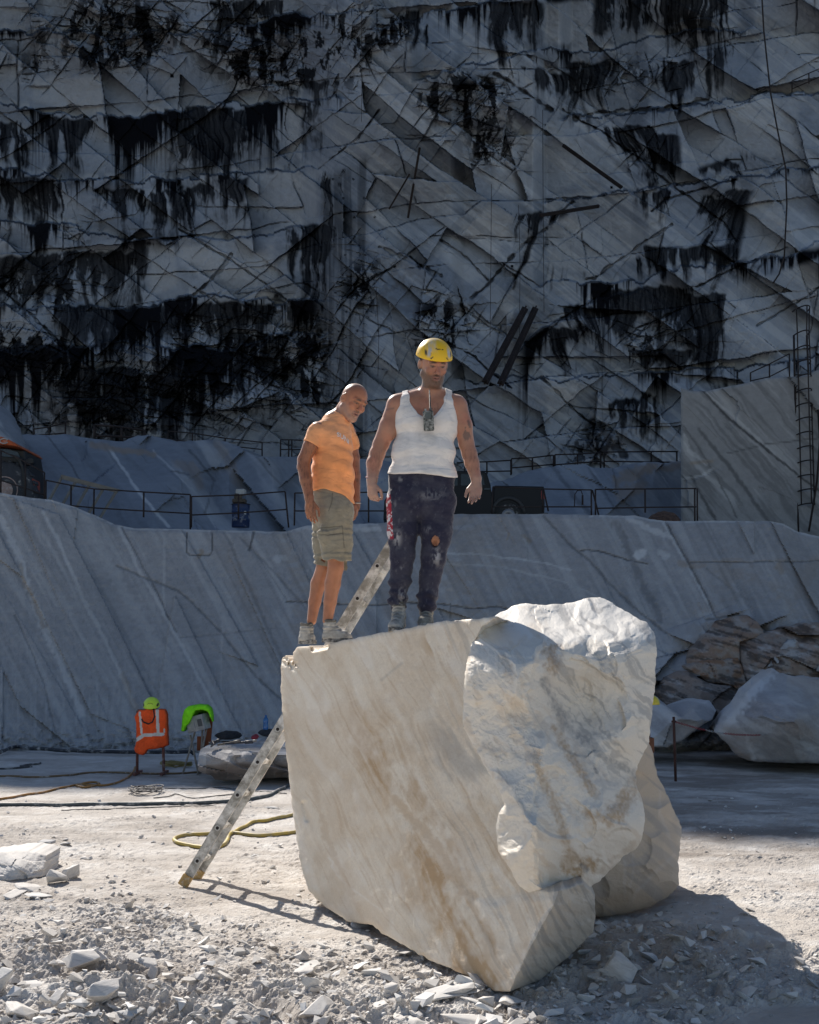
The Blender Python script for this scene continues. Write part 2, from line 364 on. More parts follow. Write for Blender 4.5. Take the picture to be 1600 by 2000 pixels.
    # long joints, drawn where they run: (points, half width)
    J = [([(1100, 215), (1180, 262), (1260, 322), (1312, 362), (1415, 436), (1440, 470)], 2.2), ([(1120, 395), (1062, 450), (1020, 478), (960, 548), (920, 582)], 3.2), ([(1018, 677), (1062, 648), (1100, 620), (1172, 580), (1196, 560)], 3.5),
         ([(970, 145), (1040, 190), (1075, 215)], 6), ([(1120, 232), (1200, 218), (1290, 214), (1380, 196)], 5), ([(545, 590), (600, 640), (645, 690)], 16), ([(740, 480), (800, 510), (860, 540)], 5), ([(0, 555), (70, 625), (150, 700)], 3),
         ([(860, 470), (905, 500), (955, 545)], 2), ([(900, 600), (960, 640), (1010, 665)], 3), ([(870, 670), (930, 700), (1000, 760)], 2), ([(350, 448), (470, 520), (560, 583)], 1.6), ([(455, 500), (400, 560), (380, 575)], 3), ([(380, 560), (440, 600)], 3),
         ([(1058, 740), (1120, 800), (1160, 830)], 2.5), ([(1160, 828), (1188, 850), (1215, 888)], 13), ([(1270, 410), (1300, 390), (1440, 350)], 1.5), ([(1310, 440), (1260, 470), (1160, 540), (1140, 548)], 2.5), ([(1360, 560), (1440, 520), (1540, 480)], 1.6), ([(620, 330), (700, 270), (740, 215)], 1.5), ([(640, 350), (620, 560)], 1.5), ([(770, 520), (700, 560), (650, 620)], 2), ([(1240, 640), (1340, 600)], 1.5), ([(1480, 640), (1540, 600), (1600, 560)], 1.5)]
    for k, (pts, hw) in enumerate(J):
        d = dpoly(U + wx * .4, V + wy * .4, pts); m = 1 - ss(hw * .5, hw * 1.1 + .8, d + (vn(U / 9, V / 9, 300 + k) - .35) * hw * 1.5)
        dark = np.maximum(dark, m * .8 * ss(.2, .45, vn(U / 23, V / 23, 350 + k))); D += .3 * m
    # drill holes
    for (x, y) in [(1390, 453), (1267, 247), (1357, 296), (1194, 366), (1322, 361), (915, 541), (1000, 520), (1238, 682), (290, 50), (330, 82), (290, 91), (336, 148), (1144, 480)]:
        dark = np.maximum(dark, (np.maximum(abs(U - x), abs(V - y)) < 3.0) * 1.0)
    for k, (x, y) in enumerate([(x0 + (j * 21) % 60, 350 + j * 37) for x0 in (650, 690) for j in range(9)]):
        dark = np.maximum(dark, (np.hypot(U - x, (V - y) * 1.3) < 2.8) * .9)
    brown = np.zeros(U.shape)
    for (x, y, rx_, ry_, a) in [(235, 70, 170, 60, .75), (610, 655, 60, 40, .6), (950, 300, 70, 50, .45), (1190, 860, 45, 40, .7), (1300, 700, 60, 35, .5), (880, 600, 70, 26, .6), (780, 560, 80, 60, .35), (1350, 40, 50, 30, .6), (540, 110, 150, 60, .45), (1010, 650, 60, 60, .3), (900, 220, 110, 60, .3), (480, 760, 120, 60, .22)]:
        brown = np.maximum(brown, a * np.exp(-((U - x) / rx_) ** 2 - ((V - y) / ry_) ** 2) * ss(.38, .6, fbm(U / 14, V / 14, 61, 4)))
    # cell to cell differences in tone, and pale bedding streaks
    tone = (c1 - .5) * .42 + (c2 - .5) * .30 * (.3 + fm) + (c3 - .5) * .3 * ss(.3, .8, fm)
    r3x, r3y = rot(U, V, 38)
    bed = fbm(r3x / 260, r3y / 11, 71, 4, .6); bedm = ss(400, 800, U)
    lite = np.clip(np.maximum(lite, 0) + np.clip(tone, 0, 1) * .6 + ss(.52, .66, bed) * .35 * bedm, 0, .8) * .5
    dark = np.maximum(dark, ss(.53, .72, fbm(r3x / 200, r3y / 14, 72, 4, .6)) * .26 * bedm)
    dark = np.maximum(dark, np.clip(-tone, 0, 1) * .9)
    # broad clean planes between the broken zones
    for k, pg in enumerate([[(487, 338), (625, 328), (622, 432), (560, 448), (470, 400)], [(352, 478), (455, 466), (541, 462), (541, 580), (470, 582), (395, 545), (350, 520)], [(60, 150), (200, 145), (205, 205), (170, 225), (60, 200)], [(285, 480), (345, 478), (350, 560), (290, 590)],
             [(1320, 222), (1475, 190), (1563, 186), (1566, 320), (1440, 300), (1330, 350)], [(1470, 345), (1600, 332), (1640, 480), (1540, 495), (1440, 510)], [(1060, 445), (1150, 400), (1262, 440), (1255, 500), (1150, 540), (1070, 520)], [(1480, 60), (1600, 60), (1620, 180), (1484, 185)],
             [(1060, 0), (1160, 0), (1160, 90), (1060, 85)], [(850, 480), (960, 400), (1010, 420), (960, 540), (900, 560)], [(1420, 560), (1600, 500), (1620, 690), (1500, 700), (1410, 640)], [(960, 270), (1080, 240), (1180, 330), (1060, 395), (960, 380)], [(920, 610), (1010, 590), (1060, 640), (1000, 680), (900, 640)], [(560, 215), (590, 205), (590, 320), (560, 320)], [(1060, 760), (1130, 750), (1140, 860), (1070, 860)]]):
        d = dpoly(U + wx * .5, V + wy * .5, pg, True); m = ss(-3, 10, np.where(inpoly(U + wx * .5, V + wy * .5, pg), d, -d)); keep = 1 - m * .88
        dark = np.where(dark > .25, dark * keep, dark * (1 - .4 * m)); lite = np.clip(lite + .16 * m, 0, .6)
    # the cut corner face turned to the left: its shade painted in, with streaks
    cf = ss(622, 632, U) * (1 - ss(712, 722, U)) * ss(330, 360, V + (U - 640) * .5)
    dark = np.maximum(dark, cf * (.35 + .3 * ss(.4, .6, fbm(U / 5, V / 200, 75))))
    CLIFF.update(us=us, vs=vs, Y=62.0 + D, V=V)
    P3 = atn(U, V, 62.0 + D)
    # the brim above the frame: as high as the edge of its shade on the quarry floor asks for
    r0 = int((V[:, 0] < -12).sum()); X0, Y0 = P3[0, :, 0], P3[0, :, 1]; Z = X0 * 0 + 44.0; te = math.tan(SUN_EL); dn = math.hypot(SUN_DX, SUN_DY)
    for _ in range(40):
        xg = X0 + SUN_DX / dn * Z / te; yb = pl(xg, [(-9, 14.6), (-1.3, 15.2), (.6, 13.6), (2.2, 10.9), (9, 10.2)]) + (fbm(xg * .9, xg * 0, 77, 4) - .5) * 1.1; Z = Z * .6 + .4 * (Y0 - yb) * te / (-SUN_DY / dn)
    z0 = P3[r0, :, 2]; P3[:r0, :, 2] = z0 + (P3[:r0, :, 2] - z0) * (Z - z0) / (P3[0, :, 2] - z0)
    col = np.stack([dark, brown, lite], -1)
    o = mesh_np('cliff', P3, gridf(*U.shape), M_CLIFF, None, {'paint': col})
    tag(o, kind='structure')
cliff()
# ------------------------------------------------------------------ quarry benches in front of the cliff
M_WALL = rockmat('bench_marble', (.40, .395, .395), (.345, .345, .352), (.32, .325, .335), .5, 56, bstr=.3, bdist=.03, brown=(.30, .24, .18), fine=14)
M_MID = rockmat('blue_grey_marble', (.27, .295, .335), (.225, .25, .29), (.205, .23, .27), .3, 48, bstr=.4, bdist=.06, brown=(.28, .22, .17), fine=10)
M_STEP = rockmat('sawn_marble', (.34, .34, .34), (.295, .297, .30), (.265, .27, .275), .35, 50, bstr=.25, bdist=.04, brown=(.30, .24, .18), fine=12)
def lines(U, V, LL, warp=6.0, seed=0):
    dk = np.zeros(U.shape); lt = np.zeros(U.shape); br = np.zeros(U.shape); gv = np.zeros(U.shape)
    wx = (fbm(U / 28, V / 28, seed) - .5) * warp; wy = (fbm(U / 28, V / 28, seed + 1) - .5) * warp
    for k, (pts, hw, ch, a) in enumerate(LL):
        d = dpoly(U + wx, V + wy, pts); m = (1 - ss(hw * .5, hw * 1.3 + .8, d + (vn(U / 6, V / 6, seed + k) - .5) * hw)) * a
        if ch == 'd': dk = np.maximum(dk, m); gv = np.maximum(gv, m)
        elif ch == 'l': lt = np.maximum(lt, m)
        else: br = np.maximum(br, m)
    return dk, lt, br, gv
def front_bench():
    us = np.concatenate([np.arange(-900, -20, 22.0), np.arange(-20, 1625, 2.5), np.arange(1625, 2600, 22.0)])
    T = [(-900, 930), (0, 962), (60, 972), (100, 976), (150, 992), (190, 1008), (225, 1024), (262, 1031), (420, 1036), (560, 1038), (600, 1026), (740, 1022), (830, 1010), (895, 1004), (1058, 1004), (1160, 1006), (1240, 1007), (1268, 1014), (1300, 1018), (1400, 1017), (1500, 1018), (1530, 1022), (1556, 1038), (1600, 1048), (2600, 1060)]
    vt = pl(us, T) + (fbm(us / 25, us * 0, 3, 4) - .5) * 2.5
    vb = pl(us, [(-900, 1475), (0, 1472), (270, 1466), (480, 1455), (1300, 1452), (2600, 1470)])
    s = np.linspace(-.06, 1, 190)[:, None]
    U = np.broadcast_to(us, (190, len(us))).copy(); V = vb + (vt - vb) * s
    Y = 21.0 + 4.6 * np.maximum(s, 0) ** 1.1 + 0 * U
    Y += (fbm(U / 300, V / 300, 4, 2) - .5) * .4
    rx, ry = rot(U, V, 62)
    f1, e1, c1 = bricks(rx / 420, ry / 120, 31, 1.0); Y += f1 * .10
    rx9, ry9 = rot(U, V, 28); f2, e2, c2 = bricks(rx9 / 110, ry9 / 60, 32, 1.0)
    pile = np.exp(-((U - 1450) / 190) ** 2 - ((V - 1330) / 130) ** 2) + .8 * np.exp(-((U - 1290) / 80) ** 2 - ((V - 1390) / 70) ** 2)
    pile = ss(.25, .6, pile)
    rx8, ry8 = rot(U, V, -14); f3, e3, c3 = bricks(rx8 / 190, ry8 / 90, 33, 1.0); Y += pile * (f3 * .7 + f2 * .2 - .5)
    base = ss(1400, 1460, V) * (fbm(U / 14, V / 8, 34) - .3); Y -= base * .28
    Y += (fbm(U / 7, V / 7, 35) - .5) * .05 + ss(.985, 1.0, s) * .06
    LL = [([(0, 1010), (38, 1090), (62, 1165), (85, 1225), (110, 1275), (135, 1330), (160, 1395)], 7, 'l', .5), ([(40, 1105), (50, 1145), (58, 1150), (84, 1222)], 4, 'b', .5),
          ([(85, 1000), (120, 1070), (160, 1165), (200, 1240), (240, 1320), (262, 1380)], 3.5, 'l', .45), ([(240, 1318), (256, 1360), (266, 1385)], 5, 'b', .45),
          ([(232, 1030), (270, 1110), (330, 1215), (400, 1345), (440, 1420)], 3, 'l', .4), ([(238, 1030), (290, 1125), (345, 1235)], 1.3, 'd', .5), ([(160, 1010), (240, 1150), (330, 1300), (400, 1450)], 12, 'l', .16), ([(200, 1030), (270, 1140), (350, 1290)], 8, 'l', .16),
          ([(230, 1105), (290, 1132), (350, 1155), (400, 1200), (440, 1245), (500, 1320), (560, 1375)], 2.0, 'd', .5), ([(440, 1040), (480, 1130), (540, 1260), (560, 1300)], 3, 'd', .35), ([(470, 1050), (530, 1110), (600, 1190), (680, 1300)], 2.5, 'd', .38),
          ([(350, 1245), (430, 1240), (540, 1225)], 1.5, 'd', .25), ([(320, 1060), (320, 1190)], 2.5, 'l', .25), ([(435, 1210), (432, 1340), (440, 1420)], 2, 'l', .2), ([(30, 1200), (85, 1330), (110, 1440)], 1.6, 'd', .4),
          ([(365, 1042), (366, 1078), (372, 1084), (410, 1085), (414, 1078), (414, 1040)], 1.0, 'd', .7), ([(388, 1085), (394, 1078)], 5, 'b', .7), ([(496, 1040), (488, 1076)], 1.6, 'd', .8), ([(500, 1080), (560, 1170)], 1, 'd', .3),
          ([(560, 1175), (640, 1178), (730, 1183), (800, 1178), (860, 1180), (925, 1190), (970, 1185), (1010, 1195)], 1.2, 'd', .75), ([(880, 1180), (882, 1215)], 1, 'd', .5),
          ([(1062, 1008), (1110, 1060), (1160, 1105), (1230, 1180), (1300, 1235)], 2.5, 'd', .55), ([(1200, 1020), (1225, 1070), (1250, 1130), (1290, 1210)], 7, 'd', .40), ([(1135, 1076), (1170, 1076), (1220, 1092), (1265, 1100)], 1.2, 'd', .8),
          ([(1290, 1010), (1330, 1080), (1365, 1145), (1400, 1210)], 2.5, 'l', .6), ([(1300, 1020), (1345, 1100), (1372, 1150), (1402, 1212)], 2, 'd', .7), ([(1225, 1010), (1262, 1030), (1308, 1048)], 5, 'l', .5), ([(1343, 1097), (1450, 1098), (1600, 1096)], 1.1, 'd', .6),
          ([(1330, 1100), (1372, 1105)], 6, 'b', .45), ([(1520, 1105), (1528, 1112)], 7, 'b', .6), ([(1590, 1100), (1560, 1160)], 14, 'b', .25), ([(1245, 1085), (1258, 1082)], 8, 'l', .75), ([(1292, 1080), (1300, 1086)], 9, 'l', .45), ([(995, 1040), (990, 1055)], 2, 'b', .6), ([(1020, 1045), (1036, 1058)], 3, 'b', .6),
          ([(560, 1030), (740, 1032)], 5, 'l', .5), ([(870, 1080), (960, 1085), (1060, 1098), (1115, 1114)], 1.4, 'l', .5), ([(870, 1100), (980, 1108), (1100, 1135), (1200, 1180)], 1.6, 'l', .3), ([(540, 1090), (560, 1088)], 7, 'l', .4), ([(1380, 1110), (1440, 1160), (1460, 1170)], 2, 'd', .3),
          ([(1345, 1290), (1400, 1270), (1440, 1265), (1480, 1255), (1600, 1235)], 5, 'd', .7), ([(1380, 1210), (1440, 1200), (1470, 1210), (1500, 1235)], 2, 'd', .6), ([(1405, 1210), (1440, 1290), (1475, 1345)], 1.5, 'd', .6), ([(1345, 1300), (1400, 1335), (1460, 1333)], 2, 'l', .5),
          ([(1290, 1330), (1330, 1390), (1390, 1360)], 3, 'l', .5), ([(1345, 1435), (1400, 1405), (1410, 1400)], 9, 'd', .9), ([(1400, 1395), (1425, 1405), (1415, 1420)], 12, 'd', .8)]
    dk, lt, br, gv = lines(U, V, LL, 5, 400); dk = dk * .75; lt = lt * .75
    Y += gv * .05
    n1 = fbm(rx / 420, ry / 7, 36, 4, .6); n2 = fbm(rx / 300, ry / 26, 38, 4, .6)
    dk = np.maximum(dk, ss(.54, .72, n1) * .13 + ss(.5, .68, n2) * .12 * ss(500, 900, U)); lt = np.maximum(lt, ss(.52, .7, fbm(rx / 240, ry / 14, 37, 4)) * .16)
    dk = np.maximum(dk, pile * (1 - ss(0, .02, e3)) * .7); dk = np.maximum(dk, pile * (1 - ss(0, .03, e2)) * .35 * (c3 > .6))
    lt = np.maximum(lt, pile * (c3 > .6) * .25)
    dk = np.maximum(dk, ss(1395, 1450, V) * .10 * ss(.4, .6, fbm(U / 9, V / 5, 40))); lt = np.maximum(lt, ss(1180, 1450, V) * ss(.5, .7, fbm(U / 5, V / 60, 45)) * .16 * (U < 600))
    lt = np.maximum(lt, (s > .99) * .30 * (vn(U / 12, V / 4, 41) > .3) * ((U < 740) | (U > 1150)))  # broken pale highlight painted along the top edge
    bz = np.maximum(1.3 * np.exp(-((U - 1420) / 60) ** 2 - ((V - 1312) / 26) ** 2), 1.0 * np.exp(-((U - 1530) / 130) ** 2 - ((V - 1250) / 34) ** 2))
    bz = np.maximum(bz, .8 * np.exp(-((U - 1410) / 60) ** 2 - ((V - 1240) / 50) ** 2)); bz = np.maximum(bz, .28 * ss(300, 600, U) * (1 - ss(900, 1100, U)) * ss(.45, .65, fbm(rx / 200, ry / 40, 44)))
    bz = np.maximum(bz, .3 * ss(1340, 1420, U) * ss(.4, .6, fbm(rx / 160, ry / 50, 47)) * (V > 1090))
    br = np.maximum(br, bz * ss(.3, .55, fbm(U / 18, V / 12, 43)) * (bz > .02))
    P = atn(U, V, Y)
    zt = P[-1, :, 2]                               # the floor of the bench behind its edge
    rows = []
    for yb, dz in ((26.4, -.12), (29, .0), (33, .38), (36, .6), (56, 1.5)):
        a, b_, c = ray(us, vt); q = np.stack([a / b_ * yb, 0 * us + yb, zt + dz + (fbm(us / 20, us * 0 + yb, 8) - .5) * .12], -1); rows.append(q)
    P = np.concatenate([P, np.stack(rows)], 0)
    col = np.stack([dk, br, lt], -1); col = np.concatenate([col, np.full((5, len(us), 3), .12)], 0)
    tag(mesh_np('terrain', P, gridf(P.shape[0], len(us)), M_WALL, None, {'paint': col}), kind='structure')
front_bench()

def relief(name, poly, ctrl, step, ext, mat, rnd=.06, rough=(.02, 30, 1), fac=None, depth=1.0, extfn=None, paint=None, parent=None, edge=1.6, origin=None, smooth=False, dfn=None, back=6, seed=0, flare=0.0, chip=None):
    """A solid seen from the camera's side as the outline poly; ctrl gives its distance at points, ext the way its body runs back."""
    pts = []
    n = len(poly)
    for i in range(n):                             # roughen the outline
        a = poly[i]; b = poly[(i + 1) % n]; L = math.hypot(b[0] - a[0], b[1] - a[1]); m = max(1, int(L / (step * 2)))
        for j in range(m):
            t = j / m; x = a[0] + (b[0] - a[0]) * t; y = a[1] + (b[1] - a[1]) * t
            nx, ny = -(b[1] - a[1]) / L, (b[0] - a[0]) / L
            k = (float(fbm(np.array(x / 9.), np.array(y / 9.), seed + 3)) - .5) * 2 * edge * 1.5
            pts.append((x + nx * k, y + ny * k))
    xs = [p[0] for p in pts]; ys = [p[1] for p in pts]
    us = np.arange(min(xs) - step * 1.5, max(xs) + step * 2, step); vs = np.arange(min(ys) - step * 1.5, max(ys) + step * 2, step)
    U, V = np.meshgrid(us, vs); ins = inpoly(U, V, pts)
    cell = ins[:-1, :-1] | ins[1:, :-1] | ins[1:, 1:] | ins[:-1, 1:]
    usev = np.zeros(U.shape, bool)
    for a in (slice(0, -1), slice(1, None)):
        for b in (slice(0, -1), slice(1, None)): usev[a, b] |= cell
    snap = usev & ~ins
    if snap.any():                                 # pull stray vertices onto the outline
        u = U[snap]; v = V[snap]; best = np.full(u.shape, 1e9); bx = u.copy(); by = v.copy(); m = len(pts)
        for i in range(m):
            ax, ay = pts[i]; cx, cy = pts[(i + 1) % m]; ex, ey = cx - ax, cy - ay
            t = np.clip(((u - ax) * ex + (v - ay) * ey) / (ex * ex + ey * ey + 1e-9), 0, 1)
            qx = ax + t * ex; qy = ay + t * ey; d = np.hypot(u - qx, v - qy); k = d < best
            best = np.where(k, d, best); bx = np.where(k, qx, bx); by = np.where(k, qy, by)
        U[snap] = bx; V[snap] = by
    if dfn is not None: Y = dfn(U, V)
    else:
        C = np.array(ctrl, float); X = C[:, :2] / 100.; mm = len(X)
        r2 = ((X[:, None] - X[None]) ** 2).sum(-1); K = .5 * r2 * np.log(r2 + 1e-9)
        A = np.zeros((mm + 3, mm + 3)); A[:mm, :mm] = K + np.eye(mm) * .004; A[:mm, mm] = 1; A[:mm, mm + 1:] = X; A[mm:, :mm] = A[:mm, mm:].T
        wv = np.linalg.solve(A, np.concatenate([C[:, 2], [0, 0, 0]]))
        def surf(a, b_):
            y = wv[mm] + wv[mm + 1] * a / 100 + wv[mm + 2] * b_ / 100
            for i in range(mm):
                q = (a / 100 - X[i, 0]) ** 2 + (b_ / 100 - X[i, 1]) ** 2; y = y + wv[i] * .5 * q * np.log(q + 1e-9)
            return y
        Y = surf(U, V)
        for (cs, amt, ang, lim) in (chip or []):             # broken facets: planes through scattered points of the smooth form
            a_, b2 = rot(U, V, ang); a_, b2 = a_ / cs[0], b2 / cs[1]; ia, ib = np.floor(a_), np.floor(b2); best = np.full(U.shape, -1e9)
            for i in (-1, 0, 1):
                for j in (-1, 0, 1):
                    ga, gb = ia + i, ib + j; sa = (ga + h2(ga, gb, seed + 40)) * cs[0]; sb = (gb + h2(ga, gb, seed + 41)) * cs[1]
                    su, sv_ = rot(sa, sb, -ang); su = np.clip(su, min(xs), max(xs)); sv_ = np.clip(sv_, min(ys), max(ys)); key = su * 7919 + sv_; uq, inv = np.unique(np.round(key, 3), return_inverse=True); inv = inv.reshape(U.shape)
                    fu = np.zeros(len(uq)); fv = np.zeros(len(uq)); fu[inv.ravel()] = su.ravel(); fv[inv.ravel()] = sv_.ravel()
                    y0 = surf(fu, fv); gx = (surf(fu + 4, fv) - surf(fu - 4, fv)) / 8; gy = (surf(fu, fv + 4) - surf(fu, fv - 4)) / 8; r1 = h2(np.floor(fu * 13), np.floor(fv * 13), seed + 42) - .5
                    pl_ = (y0 + r1 * .02 * cs[0] / 60)[inv] + gx[inv] * (U - su) + gy[inv] * (V - sv_); w_ = np.hypot(a_ - sa / cs[0], b2 - sb / cs[1]); best = np.maximum(best, pl_ - .9 * cs[0] / 95 * np.clip(w_ - .75, 0, 9) ** 2)
            Y = Y + np.clip(best - Y, -lim, lim) * amt
    ym = float(np.mean(Y[usev])); k = ym / F
    dist = dpoly(U, V, pts[::2], True) * k * ins
    q = np.clip(1 - dist / rnd, 0, 1); Y = Y + rnd * (1 - np.sqrt(np.clip(1 - q * q, 0, 1)))
    if rough: Y = Y + (fbm(U / rough[1], V / rough[1], seed + 11, 5, .55) - .5) * 2 * rough[0] + (fbm(U / 6, V / 6, seed + 14, 3) - .5) * rough[0] * .3
    if fac:
        for (sx, sy, ang, amp, sd) in fac:
            a_, b_ = rot(U, V, ang); a_ = a_ + (fbm(U / 40, V / 40, sd) - .5) * 20; f, e, c = facets(a_ / sx, b_ / sy, sd, 1.0); Y = Y + f * amp
    idx = np.full(U.shape, -1); idx[usev] = np.arange(usev.sum())
    P = atn(U[usev], V[usev], Y[usev])
    ii = idx[:-1, :-1][cell]; jj = idx[1:, :-1][cell]; kk = idx[1:, 1:][cell]; ll = idx[:-1, 1:][cell]
    Q = np.stack([ii, jj, kk, ll], -1)
    E = np.concatenate([Q[:, [0, 1]], Q[:, [1, 2]], Q[:, [2, 3]], Q[:, [3, 0]]]); 
    key = set(map(tuple, E.tolist())); bd = [e for e in key if (e[1], e[0]) not in key]
    col = paint(U[usev], V[usev]) if paint else np.zeros((len(P), 3))
    nxt = dict(bd); loops = []; left = set(nxt)
    while left:
        s0 = next(iter(left)); lp = [s0]; left.discard(s0); c = nxt[s0]
        while c in left: lp.append(c); left.discard(c); c = nxt[c]
        if len(lp) > 8: loops.append(lp)
    lp = max(loops, key=len); lp = np.array(lp)
    ext = np.array(ext, float); ext = ext / np.linalg.norm(ext); cen = P[lp].mean(0); V2 = [P]; C2 = [col]; Fq = [Q]; prev = lp; base = len(P); nl = len(lp)
    vv = usev.nonzero(); cu = U[usev][lp]; cvv = V[usev][lp]
    for r in range(1, back + 1):
        t = r / back; sc = 1 + flare * math.sin(t * math.pi) - .35 * max(0, t - .75) / .25
        ring = cen + (P[lp] - cen) * sc + (ext if extfn is None else extfn(P[lp])) * depth * t
        if rough and r < back: ring = ring + ((n3(ring[:, 0] * 3, ring[:, 1] * 3, ring[:, 2] * 3, seed + 20) - .5) * rough[0] * 4)[:, None]
        V2.append(ring); C2.append(col[lp] * .6); cur = np.arange(base, base + nl); base += nl
        Fq.append(np.stack([np.roll(prev, -1), prev, cur, np.roll(cur, -1)], -1)); prev = cur
    V2.append((cen + ext * depth)[None]); C2.append(np.zeros((1, 3))); cc = np.full(nl, base)
    Fq.append(np.stack([np.roll(prev, -1), prev, cc, cc], -1))
    Vv = np.concatenate(V2); Cc = np.concatenate(C2); FF = np.concatenate(Fq)
    # triangles for the cap
    o = mesh_any(name, Vv, FF[:-nl], FF[-nl:, :3], mat, Cc, parent, origin, smooth)
    return o
def mesh_any(name, V, Q, T, mat, col, parent=None, origin=None, smooth=False):
    if origin is not None: V = V - np.asarray(origin)
    m = bpy.data.meshes.new(name); V = V.astype(np.float32)
    m.vertices.add(len(V)); m.vertices.foreach_set('co', V.ravel())
    li = np.concatenate([Q.ravel(), T.ravel()]).astype(np.int32)
    m.loops.add(len(li)); m.loops.foreach_set('vertex_index', li)
    nq, ntr = len(Q), len(T); m.polygons.add(nq + ntr)
    m.polygons.foreach_set('loop_start', np.concatenate([np.arange(nq) * 4, nq * 4 + np.arange(ntr) * 3]).astype(np.int32))
    m.polygons.foreach_set('loop_total', np.concatenate([np.full(nq, 4), np.full(ntr, 3)]).astype(np.int32))
    m.polygons.foreach_set('use_smooth', np.full(nq + ntr, smooth, bool))
    m.update(calc_edges=True); m.validate()
    c = np.clip(np.concatenate([col, np.ones((len(col), 1))], 1), 0, 1).astype(np.float32)
    a = m.color_attributes.new('paint', 'FLOAT_COLOR', 'POINT'); a.data.foreach_set('color', c.ravel())
    m.materials.append(mat); o = bpy.data.objects.new(name, m); COL.objects.link(o)
    if origin is not None: o.location = origin
    if parent is not None: o.parent = parent
    return o

def veins(seed, ang, lx=200, ly=9, dk=.3, lt=.3, br=0.0):
    def f(U, V):
        a, b = rot(U, V, ang); a = a + (fbm(U / 50, V / 50, seed) - .5) * 40; b = b + (fbm(U / 60, V / 60, seed + 1) - .5) * 22
        return np.stack([ss(.54, .70, fbm(a / lx, b / ly, seed + 2, 4, .6)) * dk, ss(.5, .7, fbm(a / lx, b / (ly * 3), seed + 4, 4)) * br, ss(.52, .7, fbm(a / lx, b / (ly * 1.4), seed + 3, 4, .6)) * lt], -1)
    return f
def with_lines(base, LL, seed=0, warp=6):
    def f(U, V):
        c = base(U, V); dk, lt, br, _ = lines(U, V, LL, warp, seed); return np.stack([np.maximum(c[:, 0], dk), np.maximum(c[:, 1], br), np.maximum(c[:, 2], lt)], -1)
    return f
